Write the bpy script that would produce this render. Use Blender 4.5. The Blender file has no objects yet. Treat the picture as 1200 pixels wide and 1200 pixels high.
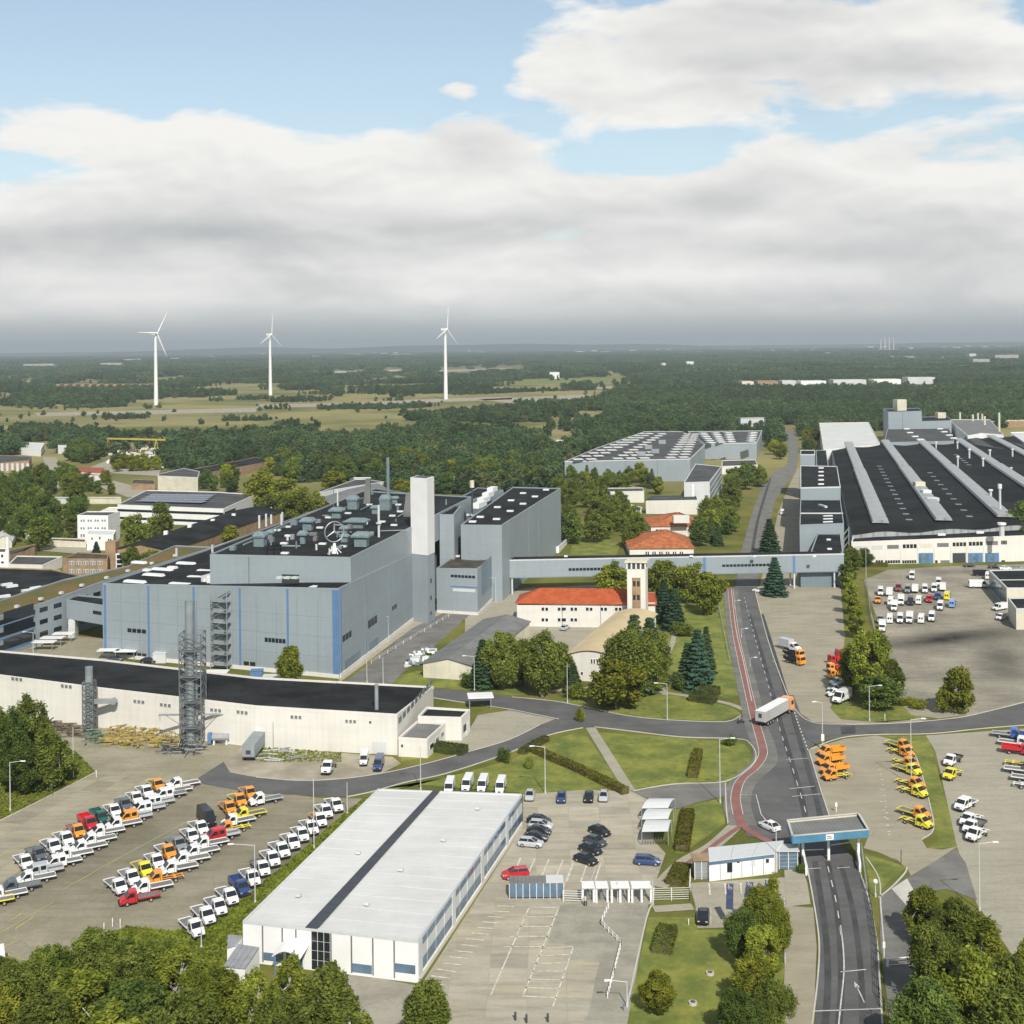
import bpy, math, random
import numpy as np
from mathutils import Vector, Matrix
rnd = random.Random(7)
S = bpy.context.scene
COL = S.collection
# ------------------------------------------------------------------ camera
F, HC, ROLL, HY = 1500.0, 85.0, math.radians(0.6), 405.7     # focal length and horizon row for a 1200 px picture
CR, SR = math.cos(ROLL), math.sin(ROLL)
cam = bpy.data.objects.new('camera', bpy.data.cameras.new('camera')); COL.objects.link(cam)
cam.data.sensor_width = 36; cam.data.lens = 36*F/1200; cam.data.shift_y = (HY-600)/1200
cam.data.clip_start = 1; cam.data.clip_end = 90000
cam.matrix_world = Matrix(((CR, SR, 0, 0), (0, 0, -1, 0), (-SR, CR, 0, HC), (0, 0, 0, 1)))
S.camera = cam
# ------------------------------------------------------------------ light
SUN_EL, SUN_AZ = math.radians(42), math.radians(168.0)        # azimuth clockwise from +Y (away from the camera)
sd = Vector((math.sin(SUN_AZ)*math.cos(SUN_EL), math.cos(SUN_AZ)*math.cos(SUN_EL), math.sin(SUN_EL)))
sun = bpy.data.objects.new('sun', bpy.data.lights.new('sun', 'SUN')); COL.objects.link(sun)
sun.data.energy = 4.7; sun.data.angle = math.radians(0.6); sun.data.color = (1.0, 0.95, 0.87)
sun.rotation_euler = (-sd).to_track_quat('-Z', 'Y').to_euler(); sun.location = (0, -50, 300)
S.view_settings.view_transform = 'Standard'; S.view_settings.look = 'None'
S.view_settings.exposure = 0.0; S.view_settings.gamma = 1.0; S.view_settings.use_curve_mapping = False
try:
    S.cycles.max_bounces = 5; S.cycles.diffuse_bounces = 2; S.cycles.glossy_bounces = 2
    S.cycles.transmission_bounces = 3; S.cycles.volume_bounces = 0; S.cycles.transparent_max_bounces = 4
except Exception: pass
# ------------------------------------------------------------------ node helper
class NT:
    def __init__(s, nt): s.nt = nt; nt.nodes.clear()
    def n(s, t, **k):
        nd = s.nt.nodes.new(t)
        for a, v in k.items(): setattr(nd, a, v)
        return nd
    def l(s, a, b): s.nt.links.new(a, b)
    def put(s, sock, v):
        if hasattr(v, 'is_output') or hasattr(v, 'links'): s.l(v, sock)
        else: sock.default_value = v
    def m(s, op, a, b=0.0, c=0.0, clamp=False):
        nd = s.n('ShaderNodeMath', operation=op, use_clamp=clamp)
        for i, v in enumerate((a, b, c)): s.put(nd.inputs[i], v)
        return nd.outputs[0]
    def noise(s, vec, scale, detail=4, rough=.55, lac=2.0):
        nd = s.n('ShaderNodeTexNoise'); nd.inputs['Scale'].default_value = scale
        nd.inputs['Detail'].default_value = detail; nd.inputs['Roughness'].default_value = rough
        nd.inputs['Lacunarity'].default_value = lac
        if vec is not None: s.l(vec, nd.inputs['Vector'])
        return nd.outputs['Fac']
    def mix(s, fac, a, b, mode='MIX'):
        nd = s.n('ShaderNodeMix', data_type='RGBA', blend_type=mode)
        s.put(nd.inputs[0], fac)
        for sock, v in ((nd.inputs[6], a), (nd.inputs[7], b)):
            s.put(sock, v if not isinstance(v, tuple) else (v+(1,) if len(v) == 3 else v))
        return nd.outputs[2]
    def ramp(s, f, lo, hi, a=0.0, b=1.0, smooth=True):
        nd = s.n('ShaderNodeMapRange', interpolation_type='SMOOTHSTEP' if smooth else 'LINEAR')
        s.put(nd.inputs[0], f)
        for i, v in enumerate((lo, hi, a, b)): nd.inputs[i+1].default_value = v
        return nd.outputs[0]
    def vm(s, op, a, b):
        nd = s.n('ShaderNodeVectorMath', operation=op); s.put(nd.inputs[0], a); s.put(nd.inputs[1], b)
        return nd.outputs[0]
# ------------------------------------------------------------------ sky
W = bpy.data.worlds.new('World'); S.world = W; W.use_nodes = True
W.cycles.sampling_method = 'MANUAL'; W.cycles.sample_map_resolution = 256
T = NT(W.node_tree)
sky = T.n('ShaderNodeTexSky', sky_type='NISHITA'); sky.sun_disc = False
sky.sun_elevation = SUN_EL; sky.sun_rotation = SUN_AZ; sky.altitude = 100; sky.air_density = 1.0; sky.dust_density = 1.3; sky.ozone_density = 1.6
bg1 = T.n('ShaderNodeBackground'); bg1.inputs[1].default_value = 0.145
T.l(T.mix(1.0, sky.outputs[0], (.97, 1.04, .97), 'MULTIPLY'), bg1.inputs[0])
tc = T.n('ShaderNodeTexCoord'); D = tc.outputs['Generated']
sx = T.n('ShaderNodeSeparateXYZ'); T.l(D, sx.inputs[0]); dx, dy, dz = sx.outputs
yy = T.m('MAXIMUM', dy, 0.2)
a_ = T.m('DIVIDE', dx, yy); e_ = T.m('DIVIDE', dz, yy)        # tangent of bearing and of elevation
def blob(a0, e0, sa, se, amp, acc):
    p = T.m('MULTIPLY_ADD', a_, 1/sa, -a0/sa); q = T.m('MULTIPLY_ADD', e_, 1/se, -e0/se)
    r = T.m('MULTIPLY_ADD', p, p, T.m('MULTIPLY', q, q))
    return T.m('MULTIPLY_ADD', T.m('POWER', .3679, r), amp, acc)
def pix(x, y): return ((x-600)/F, (HY-y)/F)
mp = T.n('ShaderNodeMapping'); T.l(D, mp.inputs[0]); mp.inputs['Scale'].default_value = (1, 1, 2.6)
v0 = mp.outputs[0]
wr = T.n('ShaderNodeTexNoise'); wr.inputs['Scale'].default_value = 5; wr.inputs['Detail'].default_value = 2; T.l(v0, wr.inputs['Vector'])
v0 = T.vm('ADD', v0, T.vm('MULTIPLY', T.vm('SUBTRACT', wr.outputs['Color'], (.5,.5,.5)), (.09,.09,.09)))
v1 = T.vm('ADD', v0, (0.02, 0.0, 0.07))
big = T.noise(v0, 4.2, 6, .50); big2 = T.noise(v1, 4.2, 3, .50)
v2 = T.vm('ADD', v0, (0.006, 0.0, 0.02))
med = T.noise(v0, 13.0, 5, .55); med2 = T.noise(v2, 13.0, 3, .55)
bias = 0.0
for (px, py, wx, wy, am) in ((150, 15, 430, 100, -.70), (470, 45, 130, 70, -.34), (610, 125, 50, 34, -.22), (750, 184, 112, 38, -.66), (300, 250, 430, 92, .26), (590, 190, 70, 40, .14), (430, 165, 190, 34, .22),
                             (980, 50, 360, 75, .34), (1000, 240, 330, 70, .28), (531, 103, 52, 15, .31), (745, 98, 84, 34, .36), (575, 100, 22, 30, -.25), (905, 97, 60, 10, -.30), (190, 158, 120, 32, .22), (30, 160, 60, 22, .14), (770, 265, 60, 16, -.12)):
    a0, e0 = pix(px, py)
    bias = blob(a0, e0, wx/F, wy/F, am, bias)
low = T.ramp(e_, .015, .16, .42, .03)
val = T.m('ADD', T.m('ADD', T.m('MULTIPLY_ADD', big, 2.1, -.55), T.m('ADD', bias, low)), T.m('MULTIPLY', T.m('SUBTRACT', med, .5), .62))
alpha = T.m('MAXIMUM', T.ramp(val, .40, .65), T.ramp(e_, .0, .5, .36, .10))
sh = T.m('ADD', .77, T.m('MULTIPLY', T.m('SUBTRACT', big, big2), 1.35))
sh = T.m('ADD', sh, T.m('MULTIPLY', T.m('SUBTRACT', med, med2), .75))
sh = T.m('ADD', sh, T.m('MULTIPLY', T.m('MAXIMUM', T.m('SUBTRACT', .85, val), -.3), .55))
for (px, py, wx, wy, am) in ((150, 150, 300, 26, .30), (60, 200, 180, 40, .10), (280, 268, 330, 22, -.34), (60, 280, 160, 28, -.26), (300, 215, 200, 20, -.10), (540, 225, 110, 28, .20), (110, 340, 110, 10, .22), (495, 342, 40, 10, .24), (300, 318, 330, 9, .16),
                             (860, 30, 180, 28, -.24), (860, 76, 60, 14, -.30), (1080, 82, 170, 18, -.26), (1080, 40, 110, 14, .16), (760, 98, 90, 24, .24), (650, 12, 40, 20, .2), (1020, 130, 200, 22, .12), (1000, 172, 160, 14, -.12), (900, 200, 90, 20, -.12), (1090, 215, 120, 18, .14), (840, 240, 60, 14, -.34), (890, 270, 60, 12, .26), (1020, 300, 150, 12, -.18), (800, 325, 200, 9, .18), (850, 352, 300, 12, -.12)):
    a0, e0 = pix(px, py)
    sh = blob(a0, e0, wx/F, wy/F, am, sh)
sh = T.ramp(sh, .12, 1.0, 0, 1, False)
ccol = T.mix(sh, (.49, .51, .525), (.94, .93, .90))
hz = T.ramp(e_, .006, .040)
ccol = T.mix(hz, (.455, .495, .50), ccol)
bg2 = T.n('ShaderNodeBackground'); T.l(ccol, bg2.inputs[0])
# cloud undersides overhead and behind the camera are duller than the sunlit bank ahead
T.l(T.ramp(e_, .33, 1.0, 1.0, .38), bg2.inputs[1])
ms = T.n('ShaderNodeMixShader'); T.l(alpha, ms.inputs[0]); T.l(bg1.outputs[0], ms.inputs[1]); T.l(bg2.outputs[0], ms.inputs[2])
wo = T.n('ShaderNodeOutputWorld'); T.l(ms.outputs[0], wo.inputs[0])
# ------------------------------------------------------------------ materials
def mat(name, col, rough=.85, var=.18, scale=.25, col2=None, metal=0.0, spec=.35, bump=0.0, bscale=6.0, fine=.10, fscale=9.0, wave=None, streak=0.0, crack=0.0, blot=0.0):
    m = bpy.data.materials.new(name); m.use_nodes = True
    T = NT(m.node_tree); g = T.n('ShaderNodeNewGeometry').outputs['Position']
    n1 = T.noise(g, scale, 5, .6); n2 = T.noise(g, fscale, 3, .6)
    c2 = col2 or tuple(c*(1-var*1.6) for c in col)
    c1 = col if col2 else tuple(c*(1+var*.6) for c in col)
    c = T.mix(T.ramp(n1, .32, .68), c2, c1)
    k = T.m('ADD', 1-fine, T.m('MULTIPLY', n2, 2*fine))
    if wave:
        w = T.n('ShaderNodeTexWave', bands_direction=wave[0]); w.inputs['Scale'].default_value = wave[1]; T.l(g, w.inputs[0])
        k = T.m('MULTIPLY', k, T.ramp(w.outputs['Fac'], 0, .25, 1-wave[2], 1))
    if streak:
        mv = T.n('ShaderNodeMapping'); T.l(g, mv.inputs[0]); mv.inputs['Scale'].default_value = (1.1, 1.1, .05)
        k = T.m('MULTIPLY', k, T.ramp(T.noise(mv.outputs[0], 1.0, 5, .65), .30, .62, 1-streak, 1.0))
        mv = T.n('ShaderNodeMapping'); T.l(g, mv.inputs[0]); mv.inputs['Scale'].default_value = (.02, .02, .8)
        k = T.m('MULTIPLY', k, T.ramp(T.noise(mv.outputs[0], 1.0, 3, .6), .35, .6, 1-streak*.5, 1.0))
    if crack:
        v = T.n('ShaderNodeTexVoronoi', feature='DISTANCE_TO_EDGE'); v.inputs['Scale'].default_value = .16
        wv = T.vm('ADD', g, T.vm('MULTIPLY', T.vm('SUBTRACT', T.n('ShaderNodeTexNoise').outputs['Color'], (.5,.5,.5)), (2,2,0))); T.l(wv, v.inputs['Vector'])
        k = T.m('MULTIPLY', k, T.ramp(v.outputs['Distance'], .003, .010, 1-crack*.4, 1.0))
        mv = T.n('ShaderNodeMapping'); T.l(g, mv.inputs[0]); mv.inputs['Scale'].default_value = (.09, .5, 1); mv.inputs['Rotation'].default_value = (0,0,.5)
        k = T.m('MULTIPLY', k, T.ramp(T.noise(mv.outputs[0], 1.0, 6, .7), .30, .60, 1-crack*.55, 1.04))
    if blot: k = T.m('MULTIPLY', k, T.ramp(T.noise(g, .9, 4, .7), .60, .74, 1.0, 1-blot))
    cc = T.n('ShaderNodeCombineColor')
    for i in range(3): T.l(k, cc.inputs[i])
    c = T.mix(1.0, c, cc.outputs[0], 'MULTIPLY')
    b = T.n('ShaderNodeBsdfPrincipled'); T.l(c, b.inputs['Base Color'])
    b.inputs['Roughness'].default_value = rough; b.inputs['Metallic'].default_value = metal
    b.inputs['Specular IOR Level'].default_value = spec
    if bump:
        bp = T.n('ShaderNodeBump'); bp.inputs['Strength'].default_value = bump; T.l(T.noise(g, bscale, 4), bp.inputs['Height']); T.l(bp.outputs[0], b.inputs['Normal'])
    o = T.n('ShaderNodeOutputMaterial'); T.l(b.outputs[0], o.inputs[0])
    return m
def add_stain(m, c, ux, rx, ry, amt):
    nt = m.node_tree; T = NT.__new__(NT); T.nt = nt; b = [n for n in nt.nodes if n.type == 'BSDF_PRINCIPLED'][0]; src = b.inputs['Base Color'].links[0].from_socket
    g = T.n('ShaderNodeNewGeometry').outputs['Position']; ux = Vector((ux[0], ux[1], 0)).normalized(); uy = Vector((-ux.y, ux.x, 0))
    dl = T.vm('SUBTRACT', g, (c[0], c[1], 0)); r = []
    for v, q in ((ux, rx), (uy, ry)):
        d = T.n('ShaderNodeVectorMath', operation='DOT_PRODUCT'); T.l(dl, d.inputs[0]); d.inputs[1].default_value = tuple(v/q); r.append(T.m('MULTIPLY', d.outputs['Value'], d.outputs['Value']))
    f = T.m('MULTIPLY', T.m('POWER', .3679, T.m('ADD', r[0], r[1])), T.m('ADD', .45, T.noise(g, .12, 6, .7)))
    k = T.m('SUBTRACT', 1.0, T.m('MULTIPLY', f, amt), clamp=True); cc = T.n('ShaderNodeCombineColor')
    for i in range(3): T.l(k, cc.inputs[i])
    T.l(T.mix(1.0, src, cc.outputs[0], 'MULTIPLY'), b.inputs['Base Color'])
def mat_obj(name, rough, spec, coat=0.0, var=.06, scale=1.0, ground=False):
    """takes its colour from the object's own colour"""
    m = bpy.data.materials.new(name); m.use_nodes = True
    T = NT(m.node_tree); oi = T.n('ShaderNodeObjectInfo'); g = T.n('ShaderNodeNewGeometry').outputs['Position']
    n1 = T.noise(g, scale, 4, .6)
    k = T.m('ADD', 1-var, T.m('MULTIPLY', n1, 2*var))
    if ground:
        k = T.m('MULTIPLY', k, T.m('ADD', .74, T.m('MULTIPLY', T.noise(g, .12, 6, .7), .50)))
        mv = T.n('ShaderNodeMapping'); T.l(g, mv.inputs[0]); mv.inputs['Scale'].default_value = (.12, .6, 1)
        k = T.m('MULTIPLY', k, T.ramp(T.noise(mv.outputs[0], 1.0, 6, .7), .32, .58, .80, 1.04))
    cc = T.n('ShaderNodeCombineColor')
    for i in range(3): T.l(k, cc.inputs[i])
    c = T.mix(1.0, oi.outputs['Color'], cc.outputs[0], 'MULTIPLY')
    b = T.n('ShaderNodeBsdfPrincipled'); T.l(c, b.inputs['Base Color']); b.inputs['Roughness'].default_value = rough
    b.inputs['Specular IOR Level'].default_value = spec; b.inputs['Coat Weight'].default_value = coat; b.inputs['Coat Roughness'].default_value = .15
    o = T.n('ShaderNodeOutputMaterial'); T.l(b.outputs[0], o.inputs[0])
    return m
def mat_leaf(name, c_dark, c_light, forest=False):
    m = bpy.data.materials.new(name); m.use_nodes = True
    T = NT(m.node_tree); oi = T.n('ShaderNodeObjectInfo'); g = T.n('ShaderNodeNewGeometry').outputs['Position']
    at = T.n('ShaderNodeAttribute', attribute_name='lv').outputs['Fac']
    n1 = T.noise(g, .55, 2, .6)
    f = T.m('ADD', T.m('MULTIPLY', T.ramp(n1, .3, .7), .5), T.m('MULTIPLY', at, .5))
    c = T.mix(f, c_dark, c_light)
    r = oi.outputs['Random']
    k = T.m('ADD', .77, T.m('MULTIPLY', r, .56))
    if forest:
        nb = T.ramp(T.noise(g, .0035, 4, .6), .35, .65)
        k = T.m('MULTIPLY', k, T.m('ADD', .8, T.m('MULTIPLY', nb, .4)))
        rr = T.m('FRACT', T.m('MULTIPLY', r, 37.7))
        c = T.mix(T.m('MULTIPLY', T.ramp(rr, .78, 1.0), .55), c, (.18, .165, .055))
    else:
        c = T.mix(1.0, c, oi.outputs['Color'], 'MULTIPLY')
    cc = T.n('ShaderNodeCombineColor')
    for i in range(3): T.l(k, cc.inputs[i])
    c = T.mix(1.0, c, cc.outputs[0], 'MULTIPLY')
    d = T.n('ShaderNodeBsdfDiffuse'); T.l(c, d.inputs[0]); t = T.n('ShaderNodeBsdfTranslucent'); T.l(c, t.inputs[0])
    x = T.n('ShaderNodeMixShader'); x.inputs[0].default_value = .3; T.l(d.outputs[0], x.inputs[1]); T.l(t.outputs[0], x.inputs[2])
    o = T.n('ShaderNodeOutputMaterial'); T.l(x.outputs[0], o.inputs[0])
    return m
M = {}
M['cladding'] = mat('grey_blue_cladding', (.30, .348, .378), .5, .05, .03, fine=.05, fscale=.9, wave=('Z', .55, .10), streak=0.05, crack=0.0, blot=0.0)
M['claddark'] = mat('slate_blue_cladding', (.20, .255, .30), .5, .08, .05, fine=.05, streak=0.1, crack=0.0, blot=0.0)
M['pale'] = mat('pale_grey_cladding', (.60, .62, .62), .55, .05, .05, fine=.04, streak=0.06, crack=0.0, blot=0.0)
M['blue'] = mat('blue_trim', (.115, .215, .40), .5, .06)
M['lattice'] = mat('dull_galvanised_lattice', (.15, .165, .17), .6, .12)
M['flue'] = mat('grey_flue', (.24, .275, .285), .5, .12)
M['blue2'] = mat('sky_blue_fascia', (.085, .235, .37), .5, .10, .4)
M['white'] = mat('white_render', (.73, .705, .65), .8, .05, .08, fine=.05, fscale=2.5, streak=0.07, crack=0.0, blot=0.0)
M['white2'] = mat('white_painted_metal', (.80, .80, .79), .4, .03)
M['cream'] = mat('cream_plaster', (.66, .62, .50), .85, .08, .2, streak=0.08, crack=0.0, blot=0.0)
M['brick'] = mat('tan_brick', (.34, .235, .14), .9, .14, .4, fine=.2)
M['bitumen'] = mat('black_bitumen_roof', (.028, .030, .031), .92, .30, .10, fine=.3, fscale=2.0, spec=.08, streak=0.0, crack=0.35, blot=0.5)
M['bitgrey'] = mat('grey_roof_felt', (.085, .088, .088), .9, .2, .1, fine=.2, spec=.15)
M['bitbrown'] = mat('brown_stained_roof', (.075, .066, .048), .9, .35, .35, fine=.25)
M['moss'] = mat('mossy_roof', (.085, .098, .026), .95, .3, .10, col2=(.17, .105, .035), fine=.25)
M['whiteroof'] = mat('white_roof_sheet', (.605, .61, .59), .7, .06, .09, fine=.025, fscale=.8, wave=('Y', .22, .02), streak=0.0, crack=0.05, blot=0.06)
M['roofgrey'] = mat('weathered_grey_roof', (.19, .195, .19), .85, .12, .2, wave=('X', .5, .2))
M['orange'] = mat('orange_roof_tiles', (.44, .095, .03), .85, .14, .5, fine=.16, wave=('Z', 3.2, .3))
M['oldorange'] = mat('weathered_orange_tiles', (.47, .15, .055), .85, .22, .5, fine=.2, wave=('Z', 3.0, .3))
M['tanroof'] = mat('tan_roof_sheet', (.55, .445, .265), .85, .06, .2)
M['glass'] = mat('dark_window_glass', (.018, .024, .030), .12, .1, spec=.6)
M['bglass'] = mat('blue_window_glass', (.12, .19, .27), .15, .15, .5, spec=.6)
M['skylite'] = mat('skylight_white', (.74, .76, .77), .35, .05)
M['lantern'] = mat('ribbed_lantern_glazing', (.37, .39, .39), .45, .10, .3, wave=('Y', .35, .30))
M['steel'] = mat('galvanised_steel', (.36, .385, .40), .45, .1, metal=.3)
M['duct'] = mat('blue_grey_duct_metal', (.20, .262, .278), .45, .12, 1.0, metal=.15)
M['darkst'] = mat('dark_steel', (.07, .08, .09), .5, .1, metal=.3)
M['asphalt'] = mat('asphalt', (.122, .121, .120), .9, .13, .12, fine=.14, fscale=3.0, streak=0.0, crack=0.22, blot=0.25)
M['asphdark'] = mat('dark_asphalt', (.070, .071, .073), .9, .2, .2, fine=.14, fscale=3)
M['asphold'] = mat('old_grey_asphalt', (.185, .180, .165), .9, .14, .15, fine=.12, fscale=3, streak=0.0, crack=0.25, blot=0.2)
M['concrete'] = mat('dusty_concrete', (.335, .303, .222), .92, .17, .11, col2=(.26, .238, .16), fine=.22, fscale=1.3, bump=.15, streak=0.0, crack=0.25, blot=0.2)
M['dirt'] = mat('sandy_dirt', (.37, .33, .25), .95, .18, .15, fine=.2)
M['earth'] = mat('oil_stained_lot', (.35, .318, .245), .92, .45, .05, col2=(.215,.198,.155), fine=.28, fscale=1.0, streak=0.0, crack=0.3, blot=0.35)
M['sandlot'] = mat('pale_grey_lot', (.365, .338, .262), .92, .15, .09, col2=(.325,.302,.235), fine=.17, fscale=1.2, streak=0.0, crack=0.22, blot=0.18)
M['asphlite'] = mat('pale_worn_asphalt', (.33, .31, .25), .92, .14, .12, fine=.15, fscale=1.5, streak=0.0, crack=0.2, blot=0.15)
M['paver'] = mat('beige_pavers', (.335, .303, .222), .9, .08, .1, fine=.1, fscale=2.2, streak=0.0, crack=0.2, blot=0.2)
M['kerb'] = mat('kerb_stone', (.52, .50, .45), .9, .08)
M['red'] = mat('red_bike_path', (.26, .125, .105), .9, .10, .3)
M['paint'] = mat('road_paint', (.58, .58, .55), .8, .15, .8)
M['paintfade'] = mat('worn_road_paint', (.62, .60, .50), .85, .2, 1.2)
M['yellowline'] = mat('yellow_line_paint', (.50, .45, .16), .85, .15)
M['wheel'] = mat('tyre_rubber', (.020, .020, .022), .8, .1)
M['rim'] = mat('wheel_rim', (.45, .46, .47), .35, .05, metal=.4)
M['chassis'] = mat('black_chassis', (.022, .022, .024), .6, .1)
M['lamp'] = mat('headlight_glass', (.62, .65, .68), .12, .03, spec=.7)
M['bark'] = mat('bark', (.12, .095, .07), .95, .2)
M['birch'] = mat('birch_bark', (.52, .50, .45), .9, .3, 2.5)
M['grass'] = None
M['bluebay'] = mat('blue_bay_paint', (.06, .075, .16), .85, .2, 1.0)
M['pole'] = mat('lamp_pole', (.56, .57, .56), .5, .05)
M['plant'] = mat('brown_scrap', (.16, .13, .09), .9, .4, .9)
M['skin'] = mat('skin', (.42, .25, .18), .7, .04); M['cloth'] = mat('dark_clothing', (.035, .038, .045), .9, .1); M['clothw'] = mat('white_shirt', (.62, .62, .62), .9, .05)
M['solar'] = mat('solar_panel', (.022, .032, .075), .2, .15, spec=.6)
M['car'] = mat_obj('vehicle_paint', .32, .5, .5); M['slab'] = mat_obj('concrete_slab', .92, .3, 0, .10, 1.6, True); M['matte'] = mat_obj('matte_paint', .7, .35)
M['leaf'] = mat_leaf('leaves', (.046, .078, .018), (.26, .30, .068))
M['needle'] = mat_leaf('needles', (.032, .062, .036), (.105, .155, .075))
M['fleaf'] = mat_leaf('forest_leaves', (.040, .084, .040), (.135, .195, .078), True)
def ground_mat():
    m = bpy.data.materials.new('ground_grass'); m.use_nodes = True
    T = NT(m.node_tree); g = T.n('ShaderNodeNewGeometry').outputs['Position']
    big = T.ramp(T.noise(g, .035, 5, .62), .36, .64); fine = T.noise(g, 1.1, 5, .7)
    c = T.mix(big, (.095, .112, .024), (.185, .178, .045))
    c = T.mix(T.m('MULTIPLY', T.ramp(fine, .5, .75), .5), c, (.20, .175, .07))
    sp = T.n('ShaderNodeSeparateXYZ'); T.l(g, sp.inputs[0])
    far = T.ramp(sp.outputs[1], 620, 900)
    fb = T.ramp(T.noise(g, .006, 5, .6), .38, .62)
    mv = T.n('ShaderNodeMapping'); T.l(g, mv.inputs[0]); mv.inputs['Scale'].default_value = (.0016, .006, 1)
    strip = T.ramp(T.noise(mv.outputs[0], 1.0, 5, .6), .42, .60)
    fc = T.mix(fb, (.125, .138, .042), (.28, .25, .10)); fc = T.mix(T.m('MULTIPLY', strip, .55), fc, (.29, .25, .135))
    vf = T.ramp(sp.outputs[1], 4200, 7000); fc = T.mix(vf, fc, (.052, .072, .040))
    c = T.mix(far, c, fc)
    b = T.n('ShaderNodeBsdfPrincipled'); T.l(c, b.inputs['Base Color']); b.inputs['Roughness'].default_value = .95; b.inputs['Specular IOR Level'].default_value = .1
    bp = T.n('ShaderNodeBump'); bp.inputs['Strength'].default_value = .5; bp.inputs['Distance'].default_value = .3; T.l(fine, bp.inputs['Height']); T.l(bp.outputs[0], b.inputs['Normal'])
    o = T.n('ShaderNodeOutputMaterial'); T.l(b.outputs[0], o.inputs[0]); return m
M['grass'] = ground_mat()
M['lawn'] = mat('mown_lawn', (.225, .235, .046), .95, .22, .16, fine=.42, fscale=.8, col2=(.110, .142, .028))
M['hedge'] = mat_leaf('hedge_leaves', (.055, .075, .018), (.15, .165, .04))
# ------------------------------------------------------------------ pixel -> place
def ray(x, y):
    u, v = (x-600)/F, (HY-y)/F
    return Vector((u*CR+v*SR, 1.0, v*CR-u*SR))
def P(x, y, z=0.0):
    d = ray(x, y); t = (z-HC)/d.z
    return Vector((d.x*t, t, z))
def zat(pt, x, y):        # height above the ground point pt of the thing seen at row y
    d = ray(x, y); return HC + d.z*pt.y
def ppm(y, x=600): return (y-(412-.0105*x))/HC
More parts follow.
